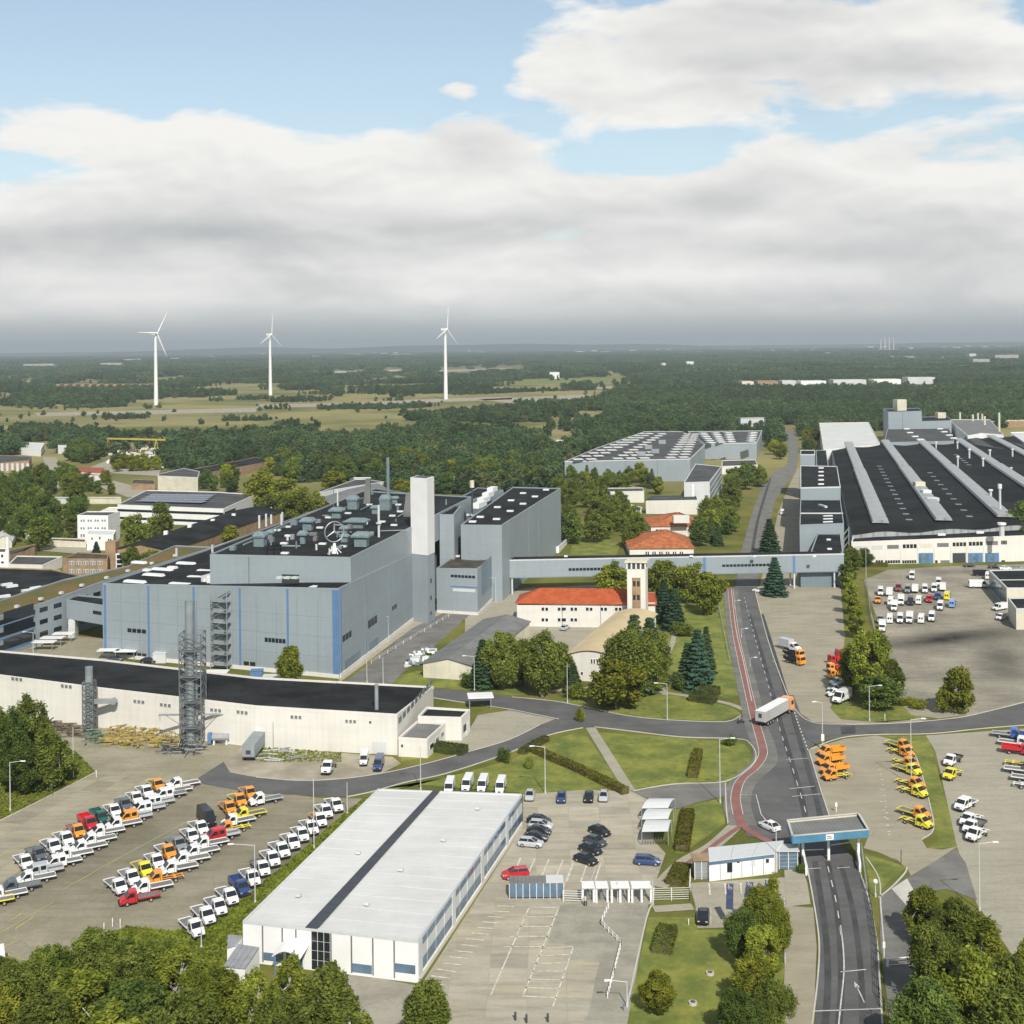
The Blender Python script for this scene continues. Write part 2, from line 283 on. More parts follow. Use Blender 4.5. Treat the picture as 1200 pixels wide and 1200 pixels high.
# ------------------------------------------------------------------ mesh helpers
ORG = {}
class MB:
    def __init__(s): s.v = []; s.f = []; s.mi = []
    def quadv(s, vs, mi=0):
        b = len(s.v); s.v += [tuple(p) for p in vs]; s.f.append(tuple(range(b, b+len(vs)))); s.mi.append(mi); return s
    def add(s, vs, fs, mi=0):
        b = len(s.v); s.v += [tuple(p) for p in vs]; s.f += [tuple(i+b for i in f) for f in fs]; s.mi += [mi]*len(fs); return s
    def box(s, x0, x1, y0, y1, z0, z1, mi=0):
        return s.add([(x0,y0,z0),(x1,y0,z0),(x1,y1,z0),(x0,y1,z0),(x0,y0,z1),(x1,y0,z1),(x1,y1,z1),(x0,y1,z1)],
            [(3,2,1,0),(4,5,6,7),(0,1,5,4),(1,2,6,5),(2,3,7,6),(3,0,4,7)], mi)
    def obox(s, c, ux, lx, ly, z0, z1, mi=0):      # box at c turned so that its length lies along ux
        ux = Vector((ux[0], ux[1], 0)).normalized(); uy = Vector((-ux.y, ux.x, 0)); c = Vector((c[0], c[1], 0))
        pts = [c+ux*a*lx/2+uy*b*ly/2 for a, b in ((-1,-1),(1,-1),(1,1),(-1,1))]
        return s.prism(pts, z0, z1, mi)
    def prism(s, pts, z0, z1, mi=0, bottom=True):
        n = len(pts); zs = z1 if isinstance(z1, (list, tuple)) else [z1]*n
        vs = [(p[0],p[1],z0) for p in pts]+[(p[0],p[1],z) for p, z in zip(pts, zs)]
        fs = [(i,(i+1)%n,(i+1)%n+n,i+n) for i in range(n)]+[tuple(range(n,2*n))]
        if bottom: fs.append(tuple(range(n-1,-1,-1)))
        return s.add(vs, fs, mi)
    def beam(s, a, b, w, h=None, mi=0):
        a = Vector(a); b = Vector(b); d = (b-a).normalized(); h = h or w
        up = Vector((0,0,1)) if abs(d.z) < .95 else Vector((1,0,0))
        r = d.cross(up).normalized()*w/2; u = r.cross(d).normalized()*h/2
        vs = [a-r-u,a+r-u,a+r+u,a-r+u,b-r-u,b+r-u,b+r+u,b-r+u]
        return s.add(vs, [(0,1,2,3),(7,6,5,4),(0,4,5,1),(1,5,6,2),(2,6,7,3),(3,7,4,0)], mi)
    def tube(s, a, b, r0, r1=None, n=8, cap=True, mi=0, capmi=None):
        a = Vector(a); b = Vector(b); r1 = r0 if r1 is None else r1; d = (b-a).normalized()
        up = Vector((0,0,1)) if abs(d.z) < .95 else Vector((1,0,0))
        x = d.cross(up).normalized(); y = x.cross(d)
        vs = []
        for c, r in ((a,r0),(b,r1)):
            for i in range(n):
                t = 2*math.pi*i/n; vs.append(c+x*math.cos(t)*r+y*math.sin(t)*r)
        s.add(vs, [(i,i+n,(i+1)%n+n,(i+1)%n) for i in range(n)], mi)
        if cap:
            k = len(s.v)-2*n; s.f += [tuple(k+i for i in range(n)), tuple(k+2*n-1-i for i in range(n))]; s.mi += [mi if capmi is None else capmi]*2
        return s
    def slab(s, pts, t, mi=0):                      # a thin plate: the outline pts, t thick outward
        p = [Vector(q) for q in pts]; nrm = (p[1]-p[0]).cross(p[2]-p[0]).normalized()*t; n = len(p)
        return s.add(p+[q+nrm for q in p], [tuple(range(n-1,-1,-1)), tuple(range(n,2*n))]+[(i,(i+1)%n,(i+1)%n+n,i+n) for i in range(n)], mi)
    def rings(s, rr, cap=True, mi=0):
        n = len(rr[0]); b = len(s.v)
        for r in rr: s.v += [tuple(q) for q in r]
        for k in range(len(rr)-1):
            for i in range(n):
                s.f.append((b+k*n+i, b+k*n+(i+1)%n, b+(k+1)*n+(i+1)%n, b+(k+1)*n+i)); s.mi.append(mi)
        if cap:
            s.f += [tuple(b+n-1-i for i in range(n)), tuple(b+(len(rr)-1)*n+i for i in range(n))]; s.mi += [mi, mi]
        return s
    def mesh(s, name, mats, off=None):
        me = bpy.data.meshes.new(name)
        v = s.v if off is None else [(a-off[0], b-off[1], c-off[2]) for a, b, c in s.v]
        me.from_pydata(v, [], s.f)
        for m in (mats if isinstance(mats, (list, tuple)) else [mats]): me.materials.append(m)
        if any(s.mi): me.polygons.foreach_set('material_index', s.mi)
        me.update(); return me
def props(o, label=None, cat=None, group=None, kind=None):
    if label: o['label'] = label
    if cat: o['category'] = cat
    if group: o['group'] = group
    if kind: o['kind'] = kind
    return o
def root(name, loc, label, cat, group=None):
    o = bpy.data.objects.new(name, None); o.empty_display_size = 1; COL.objects.link(o); o.location = loc
    ORG[o.name] = Vector(loc); return props(o, label, cat, group)
def part(name, mb, m, par, label=None, color=None):
    off = ORG[par.name]
    o = bpy.data.objects.new(name, mb.mesh(name, m, off)); COL.objects.link(o); o.parent = par; ORG[o.name] = off
    if label: o['label'] = label
    if color: o.color = tuple(color)+(1,)
    return o
def solo(name, mb, m, label, cat, group=None, kind=None, loc=None):
    if loc is None:
        a = np.array(mb.v); loc = (a[:,0].mean(), a[:,1].mean(), a[:,2].min())
    o = bpy.data.objects.new(name, mb.mesh(name, m, loc)); COL.objects.link(o); o.location = loc; ORG[o.name] = Vector(loc)
    return props(o, label, None if kind == 'structure' else cat, group, kind)
def setting(name, mb, m, label=None):
    o = bpy.data.objects.new(name, mb.mesh(name, m)); COL.objects.link(o); ORG[o.name] = Vector((0,0,0)); o['kind'] = 'structure'
    if label: o['label'] = label
    return o
ORDW = 'first second third fourth fifth sixth seventh eighth ninth tenth eleventh twelfth thirteenth fourteenth fifteenth sixteenth seventeenth eighteenth nineteenth twentieth'.split()
def ordw(i):
    if i < 20: return ORDW[i]
    t = {2: 'twenty', 3: 'thirty', 4: 'forty', 5: 'fifty', 6: 'sixty', 7: 'seventy', 8: 'eighty', 9: 'ninety'}[(i+1)//10]
    r = (i+1) % 10
    return (t[:-1]+'ieth') if r == 0 else t+'-'+ORDW[r-1]
HAZE = 0.000082
# ================================================================== ground, roads, pavements
def area(name, px, m, z, label=None):
    mb = MB(); mb.quadv([P(x, y, 0)+Vector((0,0,z)) for x, y in px]); 
    me = mb
    a = [Vector(v) for v in mb.v]; ar = sum(a[i].x*a[(i+1)%len(a)].y-a[(i+1)%len(a)].x*a[i].y for i in range(len(a)))
    if ar < 0: mb.f = [tuple(reversed(mb.f[0]))]
    return setting(name, mb, M[m], label)
def line(px, z=0): return [P(x, y, 0)+Vector((0,0,z)) for x, y in px]
def smooth(pts, k=4):
    out = []; n = len(pts)
    for i in range(n-1):
        p0, p1, p2, p3 = pts[max(i-1,0)], pts[i], pts[i+1], pts[min(i+2,n-1)]
        for j in range(k):
            t = j/k; out.append(.5*((2*p1)+(-p0+p2)*t+(2*p0-5*p1+4*p2-p3)*t*t+(-p0+3*p1-3*p2+p3)*t**3))
    out.append(pts[-1]); return out
def ribbon(mb, pts, w, z=None, h=0.0):
    n = len(pts); L = []; R = []
    for i, p in enumerate(pts):
        d = (pts[min(i+1,n-1)]-pts[max(i-1,0)]); d.z = 0; d.normalize(); s = Vector((-d.y, d.x, 0))*w/2
        L.append(p+s); R.append(p-s)
    if h:
        up = Vector((0,0,h))
        mb.rings([[r, r+up, l+up, l] for l, r in zip(L, R)])
    else:
        b = len(mb.v); mb.v += [tuple(q) for q in L+R]
        for i in range(n-1): mb.f.append((b+n+i, b+n+i+1, b+i+1, b+i)); mb.mi.append(0)
    return mb
def dashes(mb, pts, w, on, off):
    t = 0; nxt = 0
    for a, b in zip(pts, pts[1:]):
        L = (b-a).length; d = (b-a)/max(L, 1e-6); s = 0
        while s < L:
            ph = (t+s) % (on+off)
            if ph < on:
                e = min(L, s+on-ph)
                if e-s > .2: ribbon(mb, [a+d*s, a+d*e], w)
                s = e+1e-3
            else: s += on+off-ph+1e-3
        t += L
    return mb
mb = MB(); mb.quadv([(-45000,-3000,0),(45000,-3000,0),(45000,70000,0),(-45000,70000,0)])
add_stain(M['earth'], P(1110,748), P(1180,738)-P(1040,756), 22, 7.5, .95); add_stain(M['earth'], P(1140,670), (1,0), 22, 6, .35); add_stain(M['earth'], P(1175,775), (.3,1), 25, 6, .45)
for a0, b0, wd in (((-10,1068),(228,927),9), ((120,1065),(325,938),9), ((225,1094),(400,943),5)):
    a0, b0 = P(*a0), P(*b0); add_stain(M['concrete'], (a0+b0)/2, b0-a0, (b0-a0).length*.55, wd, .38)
setting('ground', mb, M['grass'], 'olive grass and scrubland stretching to the horizon')
# low wooded hills on the horizon
mb = MB(); rr = []
for j, (yd, k) in enumerate(((17500, 0), (18600, .75), (19600, 1), (21500, 0))):
    row = []
    for i in range(91):
        x = -11000+i*250; u = x/19000*F+600
        h = 30+95*math.exp(-((u-520)/150)**2)+58*math.exp(-((u-250)/120)**2)+45*math.exp(-((u-760)/150)**2)+34*math.exp(-((u-1150)/120)**2)+14*math.sin(x/900.)+7*math.sin(x/310.+1)
        row.append((x, yd, max(2, h*k*1.0) if k else -1))
    rr.append(row)
for j in range(3):
    for i in range(90): mb.quadv([rr[j][i], rr[j][i+1], rr[j+1][i+1], rr[j+1][i]])
setting('hills', mb, mat('wooded_hill', (.04, .06, .035), .95, .25, .002), 'low blue wooded hills along the horizon')
# ---- lots
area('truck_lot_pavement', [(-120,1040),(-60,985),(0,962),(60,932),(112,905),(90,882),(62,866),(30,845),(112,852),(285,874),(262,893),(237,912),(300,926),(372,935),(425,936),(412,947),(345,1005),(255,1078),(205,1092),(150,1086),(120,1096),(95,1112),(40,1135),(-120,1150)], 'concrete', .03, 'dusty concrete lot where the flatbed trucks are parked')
area('dirt_yard', [(262,893),(285,874),(460,887),(470,895),(448,906),(400,913),(350,915),(300,911),(268,905)], 'dirt', .03)
area('forecourt', [(560,838),(600,832),(655,841),(632,850),(597,867),(545,882),(520,868),(548,858),(556,845)], 'sandlot', .03)
area('car_park', [(613,931),(683,926),(740,927),(765,940),(766,985),(780,1000),(768,1035),(766,1060),(745,1060),(733,1200),(725,1300),(450,1300),(470,1200),(494,1154),(560,1051),(613,968)], 'sandlot', .03, 'pale concrete slab car park beside the white hall')
area('forecourt', [(405,1138),(497,1157),(484,1200),(455,1300),(330,1300),(380,1190)], 'asphlite', .028)
area('walkway', [(657,1060),(760,1058),(758,1075),(735,1200),(728,1300),(655,1300),(683,1200),(703,1127),(668,1125),(672,1108),(642,1106)], 'asphlite', .05, 'worn grey asphalt walkway in front of the turnstiles')
area('visitor_parking', [(808,1035),(925,1028),(930,1060),(925,1085),(817,1088),(815,1062)], 'sandlot', .03)
area('parking_strip', [(884,688),(985,688),(990,745),(985,800),(973,830),(985,843),(1020,846),(1075,846),(1090,842),(960,852),(940,845),(925,825),(900,757)], 'paver', .03, 'beige paved strip between main road and tree row')
area('lower_parking', [(948,878),(990,866),(1028,862),(1058,870),(1072,885),(1082,915),(1090,950),(1094,972),(1080,984),(1086,994),(1105,996),(1122,992),(1068,1028),(1064,1019),(1052,1009),(1030,999),(1012,994),(1017,982),(972,955)], 'paver', .03, 'beige paved parking apron with yellow trucks')
area('stained_lot', [(1012,680),(1040,668),(1100,664),(1200,661),(1330,668),(1330,815),(1200,827),(1135,838),(1100,842),(1068,838),(1056,825),(1040,760),(1026,720)], 'earth', .03, 'oil stained concrete lot full of parked vans')
area('gravel_lot', [(1085,862),(1200,854),(1330,850),(1330,1300),(1240,1200),(1180,1110),(1145,1060),(1122,994),(1112,950),(1102,905),(1096,880)], 'sandlot', .03, 'pale gravelly lot at the right edge')
area('yard', [(545,702),(600,690),(735,684),(760,700),(720,765),(668,765),(600,790),(590,740),(560,760),(545,745)], 'sandlot', .025)
area('service_yard', [(0,765),(80,745),(122,748),(122,770),(300,800),(420,806),(420,820),(300,798),(120,782),(-60,790),(-60,770)], 'concrete', .025)
area('side_road', [(395,806),(430,780),(484,735),(590,683),(612,690),(560,712),(520,748),(470,790),(455,806),(470,815),(420,815)], 'asphold', .035)
area('plant_strip', [(398,800),(484,736),(588,684),(585,676),(480,722),(396,792)], 'sandlot', .045)
area('access_strip', [(886,700),(903,640),(912,600),(926,566),(937,545),(937,690)], 'paver', .032)
# ---- roads
junction = [(508,807),(560,811),(600,817),(650,822),(692,830),(735,839),(785,844),(850,846),(870,838),(880,828),(884,815),(930,815),(938,836),(952,846),(1000,850),(1060,848),(1130,841),(1200,824),(1330,800),(1330,838),(1200,849),(1150,853),(1090,859),(1025,860),(985,864),(960,870),(947,878),(972,957),(990,1000),(940,1006),(935,985),(925,988),(875,980),(868,950),(880,920),(895,890),(886,873),(865,866),(800,864),(740,857),(697,852),(670,854),(642,862),(600,881),(525,906),(475,917),(440,927),(407,934),(350,932),(300,930),(237,919),(232,912),(262,893),(270,906),(300,911),(350,915),(400,913),(450,906),(500,895),(550,881),(597,867),(630,851),(652,843),(600,833),(560,826),(508,818)]
area('road', junction, 'asphalt', .06, 'grey asphalt crossroads inside the works')
area('car_park_entry', [(741,928),(760,924),(800,919),(851,917),(852,933),(815,941),(796,948),(775,946),(760,936)], 'asphold', .063)
area('main_road', [(857,688),(864,735),(874,775),(886,822),(884,840),(940,840),(932,830),(922,812),(908,775),(897,740),(888,712),(884,688)], 'asphalt', .066, 'main asphalt road running away under the bridge')
area('far_road', [(860,700),(869,645),(880,605),(893,570),(908,553),(922,545),(925,530),(918,505),(932,505),(936,535),(932,552),(924,563),(908,588),(900,620),(893,645),(886,700)], 'asphold', .05, 'road continuing behind the bridge into the trees')
area('gate_road', [(940,1005),(945,1020),(954,1060),(960,1105),(958,1150),(950,1300),(1045,1300),(1034,1200),(1031,1150),(1027,1100),(1017,1050),(1003,1010),(990,995)], 'asphalt', .07, 'two lane asphalt road leading out through the gate')
area('exit_lane', [(1030,1052),(1045,1040),(1065,1028),(1120,995),(1132,1012),(1145,1055),(1110,1042),(1078,1046),(1068,1070),(1080,1130),(1120,1210),(1150,1300),(1055,1300),(1042,1190),(1032,1110)], 'asphold', .06, 'narrow dark asphalt lane beside the gate road')
area('rumble_pad', [(985,852),(1002,851),(1003,860),(986,861)], 'asphdark', .075)
area('cobble_apron', [(1045,1042),(1063,1030),(1072,1046),(1070,1065),(1066,1066)], 'kerb', .075)
area('pavement', [(921,1062),(953,1064),(957,1110),(955,1160),(948,1300),(905,1300),(914,1200),(919,1150)], 'paver', .075, 'paved footway left of the gate road')
area('gate_island', [(919,1020),(940,1018),(946,1035),(950,1060),(922,1063)], 'sandlot', .08)
# darker wheel tracks on the roads
mb = MB()
for pts, w in ((((893,720),(907,765),(922,815),(938,870),(955,930),(963,965)),1.0), (((878,720),(892,765),(906,815),(921,870),(938,930),(945,965)),1.1), (((955,1010),(963,1060),(969,1110),(970,1160),(966,1210)),.9), (((970,1010),(980,1060),(985,1110),(986,1160),(982,1210)),.9), (((986,1015),(998,1060),(1006,1110),(1010,1160),(1011,1210)),.8), (((903,560),(888,610),(880,660)),1.3)):
    ribbon(mb, smooth(line(pts, .088)), w)
setting('tyre_tracks', mb, M['asphdark'], 'dark tyre worn bands along the road lanes')
# ---- lawns (slightly brighter mown grass)
for nm, pts in (('lawn', [(600,890),(640,869),(683,857),(735,925),(728,931),(615,930),(520,912)]), ('lawn.001', [(700,858),(760,862),(850,869),(872,872),(880,882),(878,898),(862,910),(850,917),(790,918),(741,925)]),
                ('lawn.002', [(640,828),(700,834),(760,842),(845,845),(868,836),(860,830),(790,812),(700,805),(655,815)]), ('lawn.003', [(782,700),(845,690),(850,720),(858,760),(866,815),(850,818),(795,800),(775,770)]),
                ('lawn.004', [(458,795),(490,786),(590,802),(640,815),(600,815),(515,806),(465,804)]), ('lawn.005', [(672,632),(700,628),(728,637),(722,651),(668,650)]),
                ('lawn.006', [(760,1075),(814,1075),(817,1090),(925,1088),(918,1150),(905,1300),(735,1300),(738,1180)]), ('lawn.007', [(1012,1000),(1045,1010),(1063,1017),(1045,1030),(1028,1048),(1020,1040)]),
                ('lawn.008', [(973,830),(985,822),(1040,828),(1068,826),(1090,838),(1075,843),(1020,845),(985,842)]), ('lawn.009', [(1030,862),(1088,862),(1098,900),(1112,950),(1125,992),(1085,995),(1100,985),(1090,945),(1072,905),(1058,868)]),
                ('lawn.010', [(790,950),(845,935),(850,965),(800,1000),(792,1000),(785,975)]), ('lawn.011', [(445,930),(520,912),(610,929),(500,920),(440,925),(430,935)]),
                ('lawn.012', [(470,893),(545,880),(520,870),(470,887)]), ('lawn.013', [(260,1080),(412,948),(443,927),(285,1082),(285,1100)]), ('lawn.014', [(484,716),(520,720),(500,745),(470,742)])):
    area(nm, pts, 'lawn', .018)
# ---- paths
mb = MB()
ribbon(mb, line([(692,853),(738,927)], .09), 2.2); setting('footpath', mb, M['sandlot'], 'diagonal footpath across the triangular lawns')
mb = MB(); ribbon(mb, smooth(line([(640,812),(665,808),(700,806),(760,810),(800,815),(850,824),(872,832)], .09)), 1.8)
ribbon(mb, smooth(line([(780,815),(772,790),(790,745),(770,720)], .095)), 1.4); setting('footpath', mb, M['sandlot'])
mb = MB(); ribbon(mb, smooth(line([(862,968),(835,992),(800,1012),(772,1040)], .095)), 2.6); ribbon(mb, line([(766,1066),(812,1063)], .09), 2.2); setting('footpath', mb, M['sandlot'])
mb = MB(); ribbon(mb, smooth(line([(856,690),(861,735),(870,780),(878,815),(886,850),(895,875),(896,893),(880,908),(868,922),(864,945),(871,968)], .10)), 5.0)
setting('footway', mb, M['asphold'], 'grey footway alongside the red bicycle path')
mb = MB()
ribbon(mb, smooth(line([(856,690),(861,735),(870,780),(878,815),(885,845),(892,870),(894,885),(885,900),(868,915),(862,935),(865,955),(871,970)], .115)), 1.7)
ribbon(mb, smooth(line([(869,968),(850,981),(825,1000),(800,1016),(778,1034)], .11)), 1.0)
ribbon(mb, smooth(line([(871,969),(890,981),(910,991),(925,1000)], .11)), 1.5)
setting('bicycle_path', mb, M['red'], 'red paved bicycle path curving beside the main road')
# ---- kerbs
mb = MB()
for pts in ([(300,911),(350,915),(400,913),(450,906),(500,895),(550,881),(597,867),(632,850)], [(407,934),(440,927),(475,917),(525,906),(600,881),(642,862),(683,853)], [(600,817),(650,822),(692,830),(735,839),(785,844),(850,846),(868,838)],
            [(697,852),(740,857),(800,864),(865,866),(880,873),(886,885),(880,898),(850,916),(790,919),(742,927)], [(857,690),(862,735),(871,775),(881,822)], [(884,690),(897,740),(908,775),(922,812),(932,832),(950,846),(985,849),(1060,847),(1130,840),(1200,823)],
            [(1200,850),(1150,854),(1090,860),(1025,861),(985,865),(950,878)], [(948,880),(960,920),(972,957)], [(1003,1010),(1017,1050),(1027,1100),(1031,1150),(1034,1200)], [(945,1012),(954,1060),(960,1105),(958,1150),(952,1200)],
            [(1030,1052),(1045,1040),(1060,1024),(1063,1017)], [(1080,984),(1094,972),(1090,945),(1081,910),(1072,885),(1058,870)], [(0,962),(60,932),(112,905)], [(735,1180),(758,1075),(766,1060)], [(508,818),(560,826),(600,832),(655,843)], [(850,918),(851,945),(853,965)], [(1015,1005),(1030,1030),(1032,1060),(1036,1110)]):
    ribbon(mb, smooth(line(pts, .0)), .22, h=.13)
setting('kerb', mb, M['kerb'], 'pale kerb stones edging roads and lawns')
# ---- painted markings
mb = MB(); z = .125
dashes(mb, smooth(line([(872,700),(884,745),(898,795),(914,855),(930,905),(945,955),(950,985)], z)), .16, 3, 4)
dashes(mb, smooth(line([(970,1016),(980,1058),(986,1100)], z)), .17, 2.5, 3)
ribbon(mb, smooth(line([(985,1085),(988,1110),(989,1140),(985,1180),(980,1230)], z)), .18)
for a, b in (((922,891),(948,889)), ((925,925),(955,922)), ((928,934),(962,931)), ((985,1140),(1015,1137)), ((952,1186),(1034,1183)), ((1040,1132),(1068,1130)), ((946,1019),(962,1018)), ((981,1018),(996,1017))): ribbon(mb, line([a, b], z), .22)
ribbon(mb, line([(866,932),(886,932),(892,955),(900,965)], z), .16)
dashes(mb, smooth(line([(930,832),(936,850),(947,880)], z)), .25, 1.2, 1.2)
for bx, by, ht in ((1013,1176,4.2), (1056,1172,3.6)):
    p = P(bx, by)+Vector((0,0,z)); ribbon(mb, [p, p+Vector((.15, ht, 0))], .16)
    q = p+Vector((.15, ht, 0)); mb.quadv([q+Vector((-.35,-.3,0)), q+Vector((.35,-.3,0)), q+Vector((0,1.3,0))])
for s in (-.9, .9):
    ribbon(mb, [p+Vector((s*1.0,0,0)) for p in smooth(line([(856,690),(861,735),(870,780),(878,815),(885,845),(892,870),(894,885),(885,900),(868,915),(862,935),(865,955)], z))], .12)
setting('road_marking', mb, M['paint'], 'white painted dashes and stop lines on the roads')
# car park bay lines
mb = MB()
def bays(a0, a1, b0, b1, n, mbk=mb, w=.26, zz=.082, ends=True):
    A0, A1, B0, B1 = [P(*q)+Vector((0,0,zz)) for q in (a0, a1, b0, b1)]
    for i in range(n+1): t = i/n; ribbon(mbk, [A0.lerp(A1, t), B0.lerp(B1, t)], w)
bays((583,1062),(498,1152),(602,1063),(520,1155),13)
ribbon(mb, line([(655,1064),(613,1167)], .082), .2); bays((620,1064),(590,1110),(655,1064),(640,1110),4); bays((632,1112),(612,1168),(672,1110),(652,1170),6)
ribbon(mb, line([(620,1064),(575,1167)], .082), .2); ribbon(mb, line([(672,1110),(648,1180)], .082), .2)
ribbon(mb, line([(672,1008),(655,1055)], .078), .1); ribbon(mb, line([(710,980),(690,1040)], .078), .1); bays((610,1006),(660,1008),(600,1030),(650,1032),3); bays((672,1012),(704,1012),(664,1034),(697,1034),2)
bays((831,1036),(868,1035),(832,1049),(869,1048),2); ribbon(mb, line([(833,1064),(833,1084)], .078), .1)
bays((905,690),(905,775),(925,690),(925,775),20); bays((955,700),(958,800),(975,700),(975,800),18); bays((1008,770),(1040,825),(1015,770),(1060,825),3)
for k in range(12):
    t = k/11; p = P(1030+2*t, 902).lerp(P(1040, 975), t); ribbon(mb, [p+Vector((0,0,.078)), p+Vector((.5,0,.078))], .35)
setting('parking_bay_line', mb, M['paintfade'], 'worn white parking bay lines')
mb = MB()
for a, b in (((-10,1100),(62,1058)), ((-10,1118),(45,1090)), ((-10,1008),(190,918)), ((70,1045),(150,1000)), ((150,1000),(235,955))): ribbon(mb, line([a, b], .078), .14)
for a, b in (((10,1081),(25,1071)), ((18,1089),(40,1075)), ((6,1118),(36,1128)), ((38,908),(60,899))): ribbon(mb, line([a, b], .08), .2)
bays((1052,755),(1052,730),(1140,750),(1140,728),1); bays((1035,733),(1145,728),(1045,760),(1165,752),10)
setting('parking_bay_line', mb, M['yellowline'], 'faded yellow bay lines on the truck lot')
# blue bays with the wheelchair sign beside the gate office
for k, (x, y, x2, y2) in enumerate(((855.5,1036,855,1066), (879,1034,876,1052), (901,1032,899,1048))):
    mb = MB(); a = P(x, y)+Vector((0,0,.076)); b = P(x2, y2)+Vector((0,0,.076)); ribbon(mb, [a, b], 1.05)
    o = setting('accessible_bay', mb, M['bluebay'], 'blue painted wheelchair parking bay')
    mb = MB(); c = a.lerp(b, .18)+Vector((0,0,.012))
    for t in range(9): t0 = math.pi*2*t/10+1.2; t1 = t0+math.pi*.2; mb.quadv([c+Vector((math.cos(t0)*.34,math.sin(t0)*.6,0)), c+Vector((math.cos(t1)*.34,math.sin(t1)*.6,0)), c+Vector((math.cos(t1)*.24,math.sin(t1)*.45,0)), c+Vector((math.cos(t0)*.24,math.sin(t0)*.45,0))])
    ribbon(mb, [c+Vector((-.05,1.1,0)), c+Vector((0,.1,0)), c+Vector((.3,0,0))], .12); ribbon(mb, [c+Vector((-.12,.55,0)), c+Vector((.22,.55,0))], .1); mb.box(c.x-.15, c.x+.05, c.y+1.1, c.y+1.4, c.z, c.z+.002)
    w = part('wheelchair_symbol', mb, M['paint'], o)
# ---- concrete slabs, one by one where their joints can be seen
def inside(x, y, poly):
    c = False; n = len(poly)
    for i in range(n):
        (x1, y1), (x2, y2) = poly[i], poly[(i+1)%n]
        if (y1 > y) != (y2 > y) and x < (x2-x1)*(y-y1)/(y2-y1)+x1: c = not c
    return c
def clip(sub_, win_):
    out = sub_
    for i in range(len(win_)):
        a, b = win_[i], win_[(i+1)%len(win_)]; inp = out; out = []
        if not inp: break
        sd_ = lambda p: (b[0]-a[0])*(p[1]-a[1])-(b[1]-a[1])*(p[0]-a[0])
        for j in range(len(inp)):
            p, q = inp[j-1], inp[j]; dp, dq = sd_(p), sd_(q)
            if (dp < 0) != (dq < 0): t = dp/(dp-dq); out.append((p[0]+(q[0]-p[0])*t, p[1]+(q[1]-p[1])*t))
            if dq >= 0: out.append(q)
    return out
def slabs(px, dirpx, w, d, base, z, nmax=299, var=.055):
    poly = [(P(*q).x, P(*q).y) for q in px]
    if sum(poly[i][0]*poly[(i+1)%len(poly)][1]-poly[(i+1)%len(poly)][0]*poly[i][1] for i in range(len(poly))) < 0: poly = poly[::-1]
    par = bpy.data.objects.new('slab_paving', None); COL.objects.link(par); par['kind'] = 'structure'
    a, b = P(*dirpx[0]), P(*dirpx[1]); ux = (b-a).normalized(); uy = Vector((-ux.y, ux.x, 0)); par.location = a; ORG[par.name] = a.copy()
    me = MB().obox((0,0), ux, w-.09, d-.09, 0, .035).mesh('concrete_slab', M['slab']); cand = []
    for i in range(-40, 40):
        for j in range(-40, 40):
            c = a+ux*w*i+uy*d*j; cs = [c+ux*(w-.09)*.5*s+uy*(d-.09)*.5*t for s, t in ((-1,-1),(1,-1),(1,1),(-1,1))]
            k = sum(inside(v.x, v.y, poly) for v in cs)
            if k == 4: cand.append((c.y, c, None))
            elif k: 
                pg = clip(poly, [(v.x, v.y) for v in cs])
                if len(pg) >= 3: cand.append((c.y, c, pg))
    cand.sort(key=lambda q: q[0])
    for _, c, pg in cand[:nmax]:
        m_ = me if pg is None else MB().prism([(x-c.x, y-c.y) for x, y in pg], 0, .035).mesh('concrete_slab', M['slab'])
        o = bpy.data.objects.new('concrete_slab', m_); COL.objects.link(o); o.parent = par
        o.location = (c.x-a.x, c.y-a.y, z-.02+rnd.uniform(-.004, .004)); k = rnd.gauss(1, var)*(.90 if rnd.random() < .07 else 1); k = max(.75, min(1.2, k)); t = rnd.uniform(-.008, .008)
        o.color = (base[0]*k+t, base[1]*k, base[2]*k-t, 1)
    return par
slabs([(613,931),(683,927),(738,928),(762,942),(763,985),(778,1000),(762,1034),(655,1036),(600,1034),(575,1034),(613,966)], ((613,935),(750,935)), 5.6, 3.3, (.395,.363,.282), .034)['label'] = 'pale concrete slabs of the staff car park'
slabs([(603,1062),(656,1062),(642,1106),(672,1108),(668,1125),(703,1127),(683,1215),(478,1215),(496,1154),(562,1052),(603,1052)], ((600,1064),(655,1064)), 5.2, 4.2, (.385,.353,.272), .034)['label'] = 'concrete slabs of the empty car park in front'
slabs([(-60,985),(0,964),(60,934),(110,906),(225,915),(120,965),(60,1000),(-10,1040),(-60,1070)], ((0,990),(110,925)), 6.0, 4.4, (.338,.308,.226), .034)['label'] = 'dusty concrete slabs beside the grass verge'
